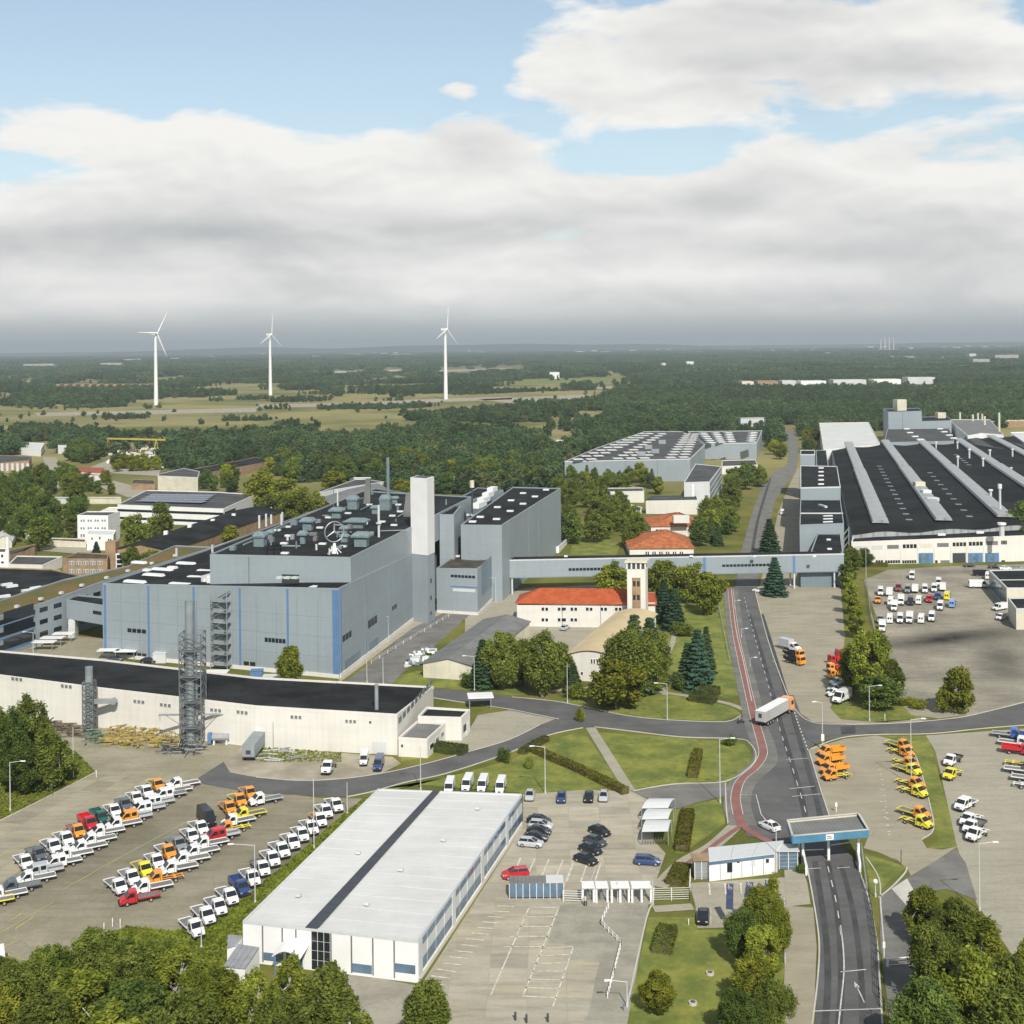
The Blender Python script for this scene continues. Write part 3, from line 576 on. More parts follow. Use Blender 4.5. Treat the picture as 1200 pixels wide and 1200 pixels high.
# ================================================================== buildings
class B: pass
def bld(name, label, cat, corners, wall='cladding', roof='bitumen', base=0.0, para=.35, group=None, trim=None, par=None, wallname='wall'):
    """corners front-left, front-right, back-right, back-left ... as (x, y_top, y_base) or (x, y_top, height)"""
    b = B(); b.pt = []; b.z = []
    for x, yt, q in corners:
        if q > 250: g = P(x, q, base); b.pt.append(Vector((g.x, g.y, 0))); b.z.append(zat(g, x, yt))
        else: g = P(x, yt, q); b.pt.append(Vector((g.x, g.y, 0))); b.z.append(q)
    n = len(b.pt); c = sum(b.pt, Vector())/n
    b.root = par if par else root(name, (c.x, c.y, base), label, cat, group)
    mb = MB()
    for i in range(n):
        p, q = b.pt[i], b.pt[(i+1)%n]; mb.quadv([(p.x,p.y,base),(q.x,q.y,base),(q.x,q.y,b.z[(i+1)%n]),(p.x,p.y,b.z[i])])
    b.wall = part(wallname, mb, M[wall], b.root)
    mb = MB(); mb.quadv([(p.x,p.y,z-.05) for p, z in zip(b.pt, b.z)])
    b.roof = part('roof', mb, M[roof], b.root)
    if para:
        mb = MB(); ctr = c
        for i in range(n):
            p, q = b.pt[i], b.pt[(i+1)%n]; d = (q-p).normalized(); o = Vector((d.y,-d.x,0))*.03; z0, z1 = b.z[i], b.z[(i+1)%n]; inn = -Vector((d.y,-d.x,0))*.35
            A = [p+o, q+o, q+inn, p+inn]; zs = [z0, z1, z1, z0]
            mb.add([(v.x,v.y,zz-.25) for v, zz in zip(A, zs)]+[(v.x,v.y,zz+para) for v, zz in zip(A, zs)], [(0,1,5,4),(1,2,6,5),(2,3,7,6),(3,0,4,7),(4,5,6,7)])
        b.para = part('parapet', mb, M[trim or wall], b.root)
    b.base = base
    return b
def hit(b, i, x, y):
    p, q = b.pt[i], b.pt[(i+1)%len(b.pt)]; d = ray(x, y); e = q-p; nn = Vector((e.y, -e.x, 0))
    t = p.dot(nn)/(d.x*nn.x+d.y*nn.y); w = Vector((d.x*t, d.y*t, HC+d.z*t))
    return (w-p).dot(e.normalized()), w.z
def rect(b, i, u0, u1, z0, z1, name, m, t=.06, par=None, label=None, dep=0):
    p, q = b.pt[i], b.pt[(i+1)%len(b.pt)]; e = (q-p).normalized(); nn = Vector((e.y, -e.x, 0))*dep
    A = [p+e*u0+nn, p+e*u1+nn, p+e*u1+nn, p+e*u0+nn]; zs = (z0, z0, z1, z1)
    mb = MB(); mb.slab([(v.x,v.y,z) for v, z in zip(A, zs)], t)
    return part(name, mb, M[m], par or b.root, label)
def win(b, i, x0, y0, x1, y1, n=1, name='window', m='glass', gap=.18, frame=None, t=.07):
    """window band from (x0,y0) to (x1,y1) on face i, cut into n panes"""
    xm, ym = (x0+x1)/2, (y0+y1)/2
    u0, _ = hit(b, i, x0, ym); u1, _ = hit(b, i, x1, ym); 
    if u1 < u0: u0, u1 = u1, u0
    yo = (hit(b, i, x0, ym)[1], hit(b, i, x1, ym)[1])
    za, zb = hit(b, i, xm, y0)[1], hit(b, i, xm, y1)[1]
    w = (u1-u0)/n; out = []
    for k in range(n):
        a, c = u0+w*k+w*gap/2, u0+w*(k+1)-w*gap/2
        f = None
        if frame:
            f = rect(b, i, a, c, min(za,zb), max(za,zb), name, frame, .08)
            out.append(rect(b, i, a+.10, c-.10, min(za,zb)+.10, max(za,zb)-.10, 'pane', m, .03, par=f, dep=.08))
        else: out.append(rect(b, i, a, c, min(za,zb), max(za,zb), name, m, t))
    return out
def stripe(b, i, xs, m='blue', w=.5, name='pilaster', z0=None, z1=None):
    p, q = b.pt[i], b.pt[(i+1)%len(b.pt)]; L = (q-p).length
    for x in xs:
        u, _ = hit(b, i, x, 700); u = max(w/2, min(L-w/2, u)); zt = b.z[i]+(b.z[(i+1)%len(b.z)]-b.z[i])*u/L
        rect(b, i, u-w/2, u+w/2, b.base if z0 is None else z0, (zt-.1) if z1 is None else z1, name, m, .14)
def rbox(b, x, y, z, w, d, h, m='skylite', name='skylight', ux=None, par=None, label=None, taper=None):
    """box on the roof plane z whose middle is seen at (x, y)"""
    c = P(x, y, z); ux = ux or (b.pt[1]-b.pt[0]); mb = MB()
    if taper:
        u = Vector((ux.x,ux.y,0)).normalized(); v = Vector((-u.y,u.x,0)); r0 = [c+u*a*w/2+v*e*d/2 for a, e in ((-1,-1),(1,-1),(1,1),(-1,1))]; r1 = [c+(p-c)*taper+Vector((0,0,h)) for p in r0]
        mb.rings([r0, r1])
    else: mb.obox(c, ux, w, d, z, z+h)
    return part(name, mb, M[m], par or b.root, label)
# ---- the big grey plant building: lower block
A = bld('factory_building', 'large grey-blue clad plant building with black roof and ringed star on top', 'factory',
        [(121,685,769), (398,691,795), (484,650,20.5), (560,590,20.5), (440,573,20.5), (240,646,20.5)])
zl = 20.5
stripe(A, 0, (174,227,281,337), w=.55); stripe(A, 0, (123,), w=.7); stripe(A, 0, (392,), w=1.2); stripe(A, 0, (397,), w=.7, m='blue')
stripe(A, 1, (399,), w=.6); stripe(A, 1, (428,457), 'claddark', .5)
win(A, 0, 149,737,171.5,741.5, 4); win(A, 0, 149,765,172,769, 4); win(A, 0, 310,748,335,753, 6); win(A, 0, 285,775.5,300,780,2)
win(A, 1, 401,749,412,742, 3); win(A, 1, 431,733,442,724, 3); win(A, 1, 459,714,465,709, 2); win(A, 1, 402,782,424,768, 1, 'door', 'claddark'); win(A, 1, 431,762,444,750, 1, 'door', 'claddark')
u, _ = hit(A, 0, 350, 700); rect(A, 0, 0, (A.pt[1]-A.pt[0]).length, 0, 1.0, 'plinth', 'white', .25)
L1 = (A.pt[2]-A.pt[1]).length; rect(A, 1, .3, L1, 0, 1.1, 'plinth', 'white', .25)
for i_ in (0, 1):
    L_ = (A.pt[i_+1]-A.pt[i_]).length
    for z_ in (5.2, 10.3, 15.4): rect(A, i_, .1, L_-.1, z_, z_+.07, 'panel_joint', 'claddark', .02)
    for k_ in range(1, 12): u_ = L_*k_/12; rect(A, i_, u_-.04, u_+.04, 1.1, 20.0, 'panel_joint', 'claddark', .025)
for (x, y, w) in ((158,682.5,7), (211,685.5,7), (180,674.5,7), (231,677.5,6.5), (190,668,7), (218,661,6.5), (240,670,5), (202,666,3), (163,660,5), (172,669,2)): rbox(A, x, y, zl, w, 1.7, .6, name='skylight', taper=.85)
rbox(A, 380, 692.5-2.5, 22.0, 8, 2.6, .5)
for x, y in ((207,652),(249,648)): rbox(A, x, y, zl, .5, .5, 2.6, 'pale', 'vent_pipe')
# cooling unit and white ducts on the step
rbox(A, 338, 686.5, zl+.5, 7.8, 3.6, 3.4, 'darkst', 'cooling_unit'); 
for k in range(3): rbox(A, 328+k*9, 678, zl+3.9, 1.6, 1.4, .5, 'pale', 'fan_cowl')
for k in range(6):
    g = P(241+k*7.5, 684.5+k*.35, zl); mb = MB(); mb.tube((g.x, g.y, zl+.9), (g.x+.2, g.y+2.6, zl+.9), .75, n=10); part('duct', mb, M['white2'], A.root)
rbox(A, 262, 686.5, zl, 9.5, 2.0, 2.6, 'white2', 'duct_housing'); rbox(A, 300, 687.5, zl, 9, 1.8, 1.2, 'cream', 'duct_housing'); rbox(A, 246, 683, zl, 3, 4, 2.2, 'pale', 'duct_housing')
# ---- upper block
zu = 29.0
U = bld('upper_hall', '', '', [(246,651,zu), (411,654.5,zu), (553,583,zu), (425,576,zu)], base=20.4, par=A.root, wallname='upper_wall')
for x in (285,): stripe(U, 0, (292,), 'claddark', .35, 'wall_joint')
stripe(U, 1, (428,456), 'claddark', .3, 'wall_joint')
# mushroom shaped ventilators, ducts, skylights on the upper roof
def cowl(x, y, w, h, w2, kind=0):
    w *= .85; w2 *= .85; h *= .88
    c = P(x, y, zu); mb = MB(); u = (U.pt[1]-U.pt[0]).normalized(); v = Vector((-u.y,u.x,0))
    def ring(k, z): return [c+u*a*k+v*e*k*.8+Vector((0,0,z)) for a, e in ((-1,-1),(1,-1),(1,1),(-1,1))]
    mb.rings([ring(w/2,0), ring(w/2,h*.55)]); o = part('ventilator', mb, M['duct'], A.root)
    mb = MB(); mb.rings([ring(w/2,h*.55), ring(w2/2,h*.66), ring(w2/2,h*.78), ring(w2*.3,h)]); part('hood', mb, M['duct'], o)
for q in ((305,640,3.6,4.6,4.4), (317,632,1.6,3.2,2.8), (355,637,1.6,4.2,3.4), (361,621,3.2,4.4,5.4), (395,607,3.4,4.0,5.8), (414,596.5,4.0,5.4,4.8), (452,597.5,4.2,6.0,4.6), (418,618,6.0,3.2,8.6),
          (424,640,4.2,4.6,6.2), (404,627,2.0,3.2,3.4), (440,602,2.4,3.2,3.6), (463,590,2.0,3.0,3.2), (404,635,2.2,2.6,3.2)): cowl(*q)
for x, y in ((334,649),(333,637.5),(338,628.5),(378,638),(375,619),(408,602),(402,641),(433,592),(462,616),(460,605),(467,592),(469,600),(337,618),(325,622),(385,607),(448,612)): rbox(U, x, y, zu, 2.0, 1.3, .45)
for x, y, h in ((304,619,4),(312,617,4),(330,616,3.6),(318,614,3),(396,593,6),(331,611,3)): rbox(U, x, y, zu, .5, .5, h, 'pale', 'vent_pipe')
for x, y, h in ((430,590,9),(477,605,7.5)):
    c = P(x, y, zu); mb = MB(); mb.rings([[c+Vector((a,e,0)) for a, e in ((-1.2,-1),(1.2,-1),(1.2,1),(-1.2,1))], [c+Vector((a*.7+.6,e,h)) for a, e in ((-1.2,-1),(1.2,-1),(1.2,1),(-1.2,1))]]); part('slanted_exhaust', mb, M['roofgrey'], A.root)
mb = MB(); c = P(444, 629.5, zu); mb.tube(c, c+Vector((0,0,9.5)), .35, n=8); mb.tube(c+Vector((0,0,4)), c+Vector((0,0,4.3)), .9, n=8); part('flue_pipe', mb, M['pale'], A.root)
for x, y, h in ((455,597,18),(397,605,8),(391,600,8)):
    c = P(x, y, zu); mb = MB(); mb.tube(c, c+Vector((0,0,h)), .55 if h > 10 else .12, n=8); part('flue_pipe', mb, M['duct'], A.root)
mb = MB(); a, b2 = P(446,622,zu+.6), P(483,621,zu+.6); mb.beam(a, b2, .25); part('roof_pipe', mb, M['steel'], A.root)
mb = MB()
for k in range(3):
    for (x, y) in ((313,650),(321,650),(329,649)): c = P(x, y, zu); mb.beam(c, c+Vector((0,0,2.4)), .12); mb.beam(c+Vector((-1,0,2.4)), c+Vector((1.2,0,2.4)), .12); mb.beam(c+Vector((-1,0,1.2)), c+Vector((1.2,0,1.2)), .1)
part('railing', mb, M['steel'], A.root)['kind'] = 'stuff'
rq = random.Random(4)
for k in range(46):
    u_, v_ = rq.uniform(.05,.95), rq.uniform(.03,.97); c_ = U.pt[0].lerp(U.pt[1], u_).lerp(U.pt[3].lerp(U.pt[2], u_), v_); mb = MB(); t = rq.random(); e_u = (U.pt[1]-U.pt[0]).normalized()
    if t < .4: mb.tube((c_.x,c_.y,zu),(c_.x,c_.y,zu+rq.uniform(.7,2.2)), rq.uniform(.15,.4), n=7); part('roof_vent', mb, M[rq.choice(('duct','steel','pale'))], A.root)
    elif t < .7: mb.obox(c_, e_u, rq.uniform(.8,2.2), rq.uniform(.8,1.8), zu, zu+rq.uniform(.5,1.4)); part('roof_unit', mb, M[rq.choice(('duct','steel','roofgrey'))], A.root)
    else: d_ = e_u*rq.uniform(2,7) if rq.random() < .5 else (U.pt[3]-U.pt[0]).normalized()*rq.uniform(4,14); mb.beam((c_.x,c_.y,zu+.5),(c_.x+d_.x,c_.y+d_.y,zu+.5),.35); part('roof_duct', mb, M[rq.choice(('duct','steel'))], A.root)
# star in a ring on its white stand
ct = P(392, 648.5, zu); mb = MB()
for k in range(6): mb.beam(P(318+k*8,685.5,zl), P(318+k*8,685.5,zl)+Vector((0,0,4.2)), .18)
mb.beam(P(318,685.5,zl)+Vector((0,0,4.1)), P(358,685.5,zl)+Vector((0,0,4.1)), .2); mb.beam(P(318,685.5,zl)+Vector((0,0,2.2)), P(358,685.5,zl)+Vector((0,0,2.2)), .2); part('support_frame', mb, M['steel'], A.root)
st = root('star_emblem', ct, 'three pointed star in a ring on white stand above the black plant roof', 'emblem')
mb = MB(); R_ = 2.75; cz = zu+5.9; yw = .9
cc = Vector((ct.x, ct.y, cz)); ax = Vector((math.cos(.5), math.sin(.5), 0))
pts = [cc+ax*math.cos(t)*R_+Vector((0,0,1))*math.sin(t)*R_ for t in [2*math.pi*i/36 for i in range(36)]]
for i in range(36): mb.tube(pts[i], pts[(i+1)%36], .15, n=6, cap=False)
part('ring', mb, M['steel'], st)
mb = MB()
for k in range(3):
    t = math.pi/2+k*2*math.pi/3; d = ax*math.cos(t)+Vector((0,0,1))*math.sin(t); nn = ax.cross(Vector((0,0,1)))
    s = (ax*-math.sin(t)+Vector((0,0,1))*math.cos(t)); mb.rings([[cc+s*.30, cc+nn*.22, cc-s*.30, cc-nn*.22], [cc+d*R_+s*.05, cc+d*R_+nn*.05, cc+d*R_-s*.05, cc+d*R_-nn*.05]])
part('star', mb, M['steel'], st)
mb = MB(); mb.tube((ct.x,ct.y,zu), (ct.x,ct.y,zu+2.8), .85, .35, n=10)
for a in range(4): t = a*math.pi/2+.6; mb.beam((ct.x+math.cos(t)*2.0,ct.y+math.sin(t)*2.0,zu), (ct.x,ct.y,zu+2.0), .25)
part('stand', mb, M['white2'], st)
# external stair tower on the front wall
p0 = P(250, 792); p1 = P(277, 793); st2 = root('stair_tower', (p0.x, p0.y-2, 0), 'steel outside staircase zigzagging up the front of the big grey plant building', 'staircase')
e = (A.pt[1]-A.pt[0]).normalized(); nn = Vector((e.y,-e.x,0)); u0, _ = hit(A, 0, 253, 740); org = A.pt[0]+e*u0+nn*.3; wst = 5.2
fl = 7; hh = 20.0/fl
for k in range(fl):
    z = 1.2+k*hh*.98; mb = MB()
    a = org+nn*.2; mb.prism([a, a+e*wst, a+e*wst+nn*2.2, a+nn*2.2], z, z+.12); part('landing', mb, M['steel'], st2)
    mb = MB(); s0, s1 = ((org+nn*.8, org+e*wst+nn*.8) if k % 2 == 0 else (org+e*wst+nn*1.7, org+nn*1.7))
    for j in range(8):
        c = s0.lerp(s1, (j+.5)/8); mb.obox(c, e, .5, 1.0, z+hh*j/8, z+hh*j/8+.1)
    mb.beam(s0+Vector((0,0,z)), s1+Vector((0,0,z+hh)), .12, .3); part('stair_flight', mb, M['duct'], st2)
    mb = MB(); 
    for q in (.55, 1.05): mb.beam(org+nn*2.3+Vector((0,0,z+q)), org+e*wst+nn*2.3+Vector((0,0,z+q)), .07); mb.beam(org+nn*.3+Vector((0,0,z+q)), org+nn*2.3+Vector((0,0,z+q)), .07)
    mb.beam(org+nn*2.3+Vector((0,0,z+1)), org+e*wst+nn*2.3+Vector((0,0,z+hh+1)), .09); mb.slab([org+nn*2.25+e*1+Vector((0,0,z+.1)), org+nn*2.25+e*(wst-1)+Vector((0,0,z+.1)), org+nn*2.25+e*(wst-1)+Vector((0,0,z+.95)), org+nn*2.25+e*1+Vector((0,0,z+.95))], .04)
    part('railing', mb, M['steel'], st2)['kind'] = 'stuff'
mb = MB()
for q in (0, wst):
    for s in (.2, 2.3): b_ = org+e*q+nn*s; mb.beam(b_, b_+Vector((0,0,21)), .18)
part('post', mb, M['steel'], st2)
# ---- white tower and smaller wings
Tw = bld('stair_and_lift_tower', 'tall square tower with white top half and grey foot beside the plant building', 'tower', [(483,563,728), (502,563.5,731), (510,560,726), (492,559,722)], wall='cladding', roof='bitumen', para=0)
e = (Tw.pt[1]-Tw.pt[0]); tz = min(Tw.z); zc = hit(Tw, 0, 493, 650)[1]
mb = MB(); cen = sum(Tw.pt, Vector())/4; q = [cen+(p-cen)*1.03 for p in Tw.pt]
mb.prism(q, zc, max(Tw.z)+.4); part('white_shaft', mb, M['white2'], Tw.root)
mb = MB(); mb.prism([cen+(p-cen)*.8 for p in Tw.pt], max(Tw.z)+.4, max(Tw.z)+.5); part('opening', mb, M['darkst'], Tw.root)
win(Tw, 1, 504,678,506,683); win(Tw, 1, 504,698,506,703); win(Tw, 1, 504,716,506,720)
W1 = bld('low_wing', 'lower grey wing with brown stained flat roof beside the white tower', 'building', [(512,667,718), (560,667.5,721), (588,648,692), (540,647,14)], roof='bitbrown')
win(W1, 0, 528,674,557,677,7); win(W1, 0, 528,690,560,693.5,1,'sunshade','pale'); win(W1, 0, 528,687,560,688.5,1,'blue_band','blue',0); win(W1, 1, 561,667+4,587,653,1,'window_band','claddark'); win(W1, 1, 561,689,587,671,1,'window_band','claddark')
rect(W1, 0, 0, (W1.pt[1]-W1.pt[0]).length, 0, .9, 'plinth', 'white', .2); rect(W1, 1, 0.3, (W1.pt[2]-W1.pt[1]).length, 0, .9, 'plinth', 'white', .2)
rbox(W1, 536, 652.5, 14.2, 2, 1.5, .5)
W2 = bld('rear_hall', 'long tall grey-blue hall with black roof and small white skylights', 'building', [(540,616,25), (588,616.5,25), (657,573,25), (601,571.5,25)])
for x, y in ((554,612),(563,606.5),(582,609),(583,595),(598,599.5),(599,587),(613,591),(613,578.5),(627,582.5),(640,574.5),(551,604)): rbox(W2, x, y, 25, 2.4, 1.8, .5)
stripe(W2, 1, (603,620,632), 'claddark', .3, 'wall_joint')
W2b = bld('small_stair_block', 'narrow grey stair block between white tower and rear hall', 'building', [(516,604,704), (533,604,704), (541,594,696), (524,594,27)])
W2c = bld('glazed_link_hall', 'grey link hall with sloping glazed edge behind white tower', 'building', [(500,606,26), (541,590,26), (590,575,26), (560,572,26)], roof='bitumen')
for k in range(4): rbox(W2c, 562+k*5, 594-k*6, 26, 10-k*1.2, 2.6, 1.8, 'white2', 'roof_monitor')
mb = MB(); c = P(553.5, 603, 26); mb.tube(c, c+Vector((0,0,9.5)), .3, n=8); part('flue_pipe', mb, M['darkst'], W2c.root); mb = MB(); mb.tube(c+Vector((0,0,9.5)), c+Vector((0,0,12)), .8, n=10); part('flue_head', mb, M['cream'], W2c.root)
W3 = bld('loading_canopy', 'low canopy with black roof and white edge at the foot of the rear hall', 'canopy', [(634,644,648.5), (655,641,648), (668,629,634), (657,628,2.5)], wall='white2')
# ---- office wing on the left with the mossy roof
O1 = bld('office_wing', 'long grey-blue office wing with strip windows and mossy roof', 'office', [(-60,741,793), (44,710,756), (122,682,731), (250,642,12), (205,640,12), (150,664,12), (75,680,12), (-60,724,12)], roof='moss', wall='cladding')
for k, (ya, yb) in enumerate(((725.5,721.5+8), (741,746), (757,762))):
    win(O1, 0, 0, ya-1, 43, ya-13.5+0, 1, 'window_band', 'glass'); 
for k in range(3):
    L = (O1.pt[1]-O1.pt[0]).length; z = 2.2+k*3.5; rect(O1, 0, 1, L-1, z, z+1.3, 'window_band', 'glass', .08); rect(O1, 0, 1, L-1, z-.9, z-.3, 'spandrel', 'blue', .06)
    L2 = (O1.pt[2]-O1.pt[1]).length
    for q in range(5): rect(O1, 1, 1+q*L2/5, 1+q*L2/5+L2/9, z, z+1.3, 'window', 'glass', .08)
for x_, y_ in ((20,712),(48,703),(72,696),(96,687),(125,678),(150,670),(178,661),(205,652)): rbox(O1, x_, y_, 12.1, 1.1, 1.1, .7, 'pale', 'roof_vent')
O2 = bld('link_bridge', 'short grey link bridge between office wing and plant building', 'bridge', [(78,704,10.8), (122,711,10.8), (122,701,10.8), (90,698,10.8)], base=5.5)
win(O2, 0, 108,716,120,720,1)
mb = MB(); g = P(84,748); mb.box(g.x-1,g.x+1,g.y,g.y+3,0,5.5); part('pier', mb, M['pale'], O2.root)
O3 = bld('black_roof_hall', 'low hall with black roof and white roof vents at left edge', 'building', [(-60,720,8), (-10,712,8), (37,691,8), (98,676,8), (60,668,8), (-60,664,8)], wall='brick')
for x, y in ((5,700),(32,693),(42,690),(8,686),(14,688)): rbox(O3, x, y, 8, 3.5, 1.5, .7)
# ---- long white building
K = bld('long_white_building', 'long low white building with black roof and lattice chimneys in front', 'building',
        [(-80,782,826), (112,807,852), (300,829,876), (466,839,885), (508,806,830), (395,800,8.0), (300,795,8.0), (120,774,8.0), (-80,757,8.0)], wall='white', trim='white')
for i, xs in ((0, ((20,795.5),(78,804))), (1, ((163,822),(194,826),(253,832),(284,834.5))), (2, ((347,840),(411,845),(434,846)))):
    for x, y in xs:
        if x == 434: win(K, i, x-2,y-1.5,x+2,y+2,1,frame='pale')
        else: win(K, i, x-7,y-2,x+7,y+2.5,3,m='roofgrey',frame='pale')
win(K, 2, 436,869,453,883,1,'roller_door','pale',.02)
for i in (3,):
    L = (K.pt[4]-K.pt[3]).length
    for k in range(9): rect(K, 3, 1+k*L/9.3, 1+k*L/9.3+L/14, 6.2, 7.4, 'window', 'roofgrey', .07)
mb = MB(); g = P(442, 875.5); mb.tube((g.x,g.y-.3,4.6),(g.x,g.y-.3,13.5),.42,n=10); mb.box(g.x-2.8,g.x+2.8,g.y-1.2,g.y-.2,4.0,4.7); mb.box(g.x-.9,g.x+.9,g.y-1.1,g.y+.1,4.7,7.8); part('exhaust_flue', mb, M['steel'], K.root)
mb = MB(); mb.beam((g.x+2.6,g.y-.6,4.3),(g.x+2.6,g.y-.6,.2),.35); part('drain_pipe', mb, M['darkst'], K.root)
mb = MB(); g = P(428.5, 885); mb.beam((g.x-20,g.y+4,.4),(g.x-20,g.y+4,6),.12); part('drain_pipe', mb, M['steel'], K.root)
K1 = bld('front_annex', 'small white flat roofed annex with grey roof nearest the road', 'annex', [(467,866,886.5), (501,868,888.5), (522,849,868), (489,846,3.6)], wall='white', roof='roofgrey', trim='white')
win(K1, 0, 470,872.5,472.5,875.5); win(K1, 1, 503,871,508,877,1,frame='pale'); win(K1, 1, 510,864,514,869,1,frame='pale'); win(K1, 1, 516,858,520,863,1,frame='pale')
K2 = bld('rear_annex', 'white annex with black roof behind the small grey roofed annex', 'annex', [(490,841,867), (541,842.5,868), (551,833,857), (500,830,5.2)], wall='white', trim='white')
win(K2, 1, 543,849,546,857,1,'door','darkst',0); win(K2,1,546,847,549,861,1,'door','white2',0)
# ---- grey roofed shed and shelter
H = bld('storage_shed', '', '', [(496,778,794), (542,779,796), (556,780.5,798), (607,735,747), (568,726,3.4)], wall='cream', roof='roofgrey', para=0) if 0 else None
def gable(name, label, cat, fl, fr, bl, rise, wall, roofm, h=None, over=.4, arch=0, ridge_px=None, group=None, base=0, hip=0):
    """fl, fr: front corners (x, y_eave, y_base); bl: back-left (x, y_eave); ridge runs from front to back"""
    a = P(fl[0], fl[2], base); b = P(fr[0], fr[2], base); h1 = zat(a, fl[0], fl[1])-0; h2 = zat(b, fr[0], fr[1]); h = h or (h1+h2)/2
    c = P(bl[0], bl[1], h); dv = Vector((c.x-a.x, c.y-a.y, 0)); a = Vector((a.x,a.y,0)); b = Vector((b.x,b.y,0))
    r = root(name, ((a.x+b.x+dv.x)/2, (a.y+b.y+dv.y)/2, base), label, cat, group); s = B(); s.root = r; s.base = base
    s.pt = [a, b, b+dv, a+dv]; s.z = [h]*4; mb = MB()
    n = 12 if arch else 2
    prof = [(i/n, (1-(2*i/n-1)**2)*rise if arch else (1-abs(2*i/n-1))*rise) for i in range(n+1)]
    for off in (Vector(), dv):
        top = [a.lerp(b, t)+off+Vector((0,0,h+q)) for t, q in prof]; lo = [a+off+Vector((0,0,base)), b+off+Vector((0,0,base))]
        f = [lo[0], lo[1]]+top[::-1]; mb.quadv(f if off.length == 0 else f[::-1])
    for p, q in ((b, b+dv), (a+dv, a)): mb.quadv([(p.x,p.y,base),(q.x,q.y,base),(q.x,q.y,h),(p.x,p.y,h)])
    part('wall', mb, M[wall], r)
    ex = (b-a).normalized(); ed = dv.normalized(); mb = MB(); hp = dv.length*hip
    rows = []
    for i, (t, q) in enumerate(prof):
        oo = ex*(-over if i == 0 else over if i == n else 0); zz = h+q+.06-(over*rise/((b-a).length/2) if i in (0, n) and not arch else 0)
        k = hp if 0 < i < n else 0
        rows.append((a.lerp(b, t)+oo-ed*over+ed*k+Vector((0,0,zz)), a.lerp(b, t)+oo+dv+ed*over-ed*k+Vector((0,0,zz))))
    for (p, q), (p2, q2) in zip(rows, rows[1:]): mb.slab([p, p2, q2, q], .15)
    if hip:
        mb.quadv([rows[0][0], rows[2][0], rows[1][0]]); mb.quadv([rows[2][1], rows[0][1], rows[1][1]])
    s.roof = part('roof', mb, M[roofm], r); return s
gs = gable('storage_shed', 'long low storage shed with weathered grey pitched roof and cream wall', 'shed', (496,778,794), (556,780.5,798), (568,726), 1.6, 'cream', 'roofgrey')
g = P(563, 829); c = P(563,829); r = root('bus_shelter', c, 'small open shelter with flat white roof on thin posts', 'shelter')
mb = MB(); mb.obox(c, (1,.1), 6.0, 4.5, 2.7, 2.95); part('roof', mb, M['white2'], r)
for sx_, sy_ in ((-2.5,-1.8),(2.5,-1.8),(-2.5,1.8),(2.5,1.8)): mb = MB(); mb.box(c.x+sx_-.08,c.x+sx_+.08,c.y+sy_-.08,c.y+sy_+.08,0,2.7); part('post', mb, M['steel'], r)
mb = MB(); mb.box(c.x-2.2,c.x+2.2,c.y+.9,c.y+1.7,.4,1.0); part('bench', mb, M['darkst'], r)
# ---- fire house with tower, tan roofed hall
a = P(606, 734); b = P(735, 735); hw = 7.0
FH = bld('orange_roof_house', 'two storey white house with bright orange roof behind the tan roofed hall', 'house', [(606,709,734), (768,706,736), (768,694,hw), (621,694,hw)], wall='white', roof='orange', para=0)
mb = MB(); p = FH.pt; d = (p[1]-p[0]); e = d.normalized(); nn = Vector((-e.y, e.x, 0)); wd = 13.0
p2, p3 = p[1]+nn*wd, p[0]+nn*wd; z = 7.0; rz = z+3.4; r0 = (p[0]+p3)/2+e*6.5; r1 = (p[1]+p2)/2-e*6.5; o = .5
E_ = [p[0]-e*o-nn*o, p[1]+e*o-nn*o, p2+e*o+nn*o, p3-e*o+nn*o]; E_ = [Vector((v.x,v.y,z-.05)) for v in E_]; r0.z = rz; r1.z = rz
mb.slab([E_[0],E_[1],r1,r0], .12); mb.slab([E_[2],E_[3],r0,r1], .12); mb.slab([E_[3],E_[0],r0], .12); mb.slab([E_[1],E_[2],r1], .12); part('tiled_roof', mb, M['orange'], FH.root)
for x, k in ((643,2),(651.5,0),(662,2),(677,2),(695,2),(712,2),(729,2)):
    for y in (711.5, 724):
        if y == 724 and x > 690: continue
        if k: win(FH, 0, x-9, y, x, y+4.5, 2, frame='white2', gap=.12)
        else: pass
win(FH, 0, 660,711.5,664,715.5,1,frame='white2'); win(FH, 0, 660,724,664,728.5,1,frame='white2')
for x in (659, 704): win(FH, 0, x-.3, 709.5, x+.3, 733, 1, 'drain_pipe', 'roofgrey', 0)
FT = bld('hose_tower', 'slender white tower with brick window strip and open belfry top', 'tower', [(735.5,667,740), (757,667,740.5), (759,664.5,18.5), (738,664.5,18.5)], wall='white', roof='pale', para=0)
e = (FT.pt[1]-FT.pt[0]).normalized(); cen = sum(FT.pt, Vector())/4; zt = sum(FT.z)/4
mb = MB(); mb.prism([cen+(q-cen)*.9 for q in FT.pt], zt, zt+1.9); part('belfry_core', mb, M['darkst'], FT.root)
for k in range(5):
    q = (FT.pt[0]).lerp(FT.pt[1], (k+.0)/4); mb = MB(); mb.obox(q+Vector((0,.12,0)), e, .45, .45, zt, zt+1.9); part('column', mb, M['white'], FT.root)
mb = MB(); mb.prism([cen+(q-cen)*1.22 for q in FT.pt], zt+1.9, zt+2.5); part('cornice', mb, M['cream'], FT.root)
rect(FT, 0, .27*(FT.pt[1]-FT.pt[0]).length, .73*(FT.pt[1]-FT.pt[0]).length, hit(FT,0,746,715)[1]-2, hit(FT,0,746,677)[1], 'brick_strip', 'brick', .06)
for y in (681,697,713): win(FT, 0, 741,y,750.5,y+6,2,frame=None,gap=.35,t=.14)
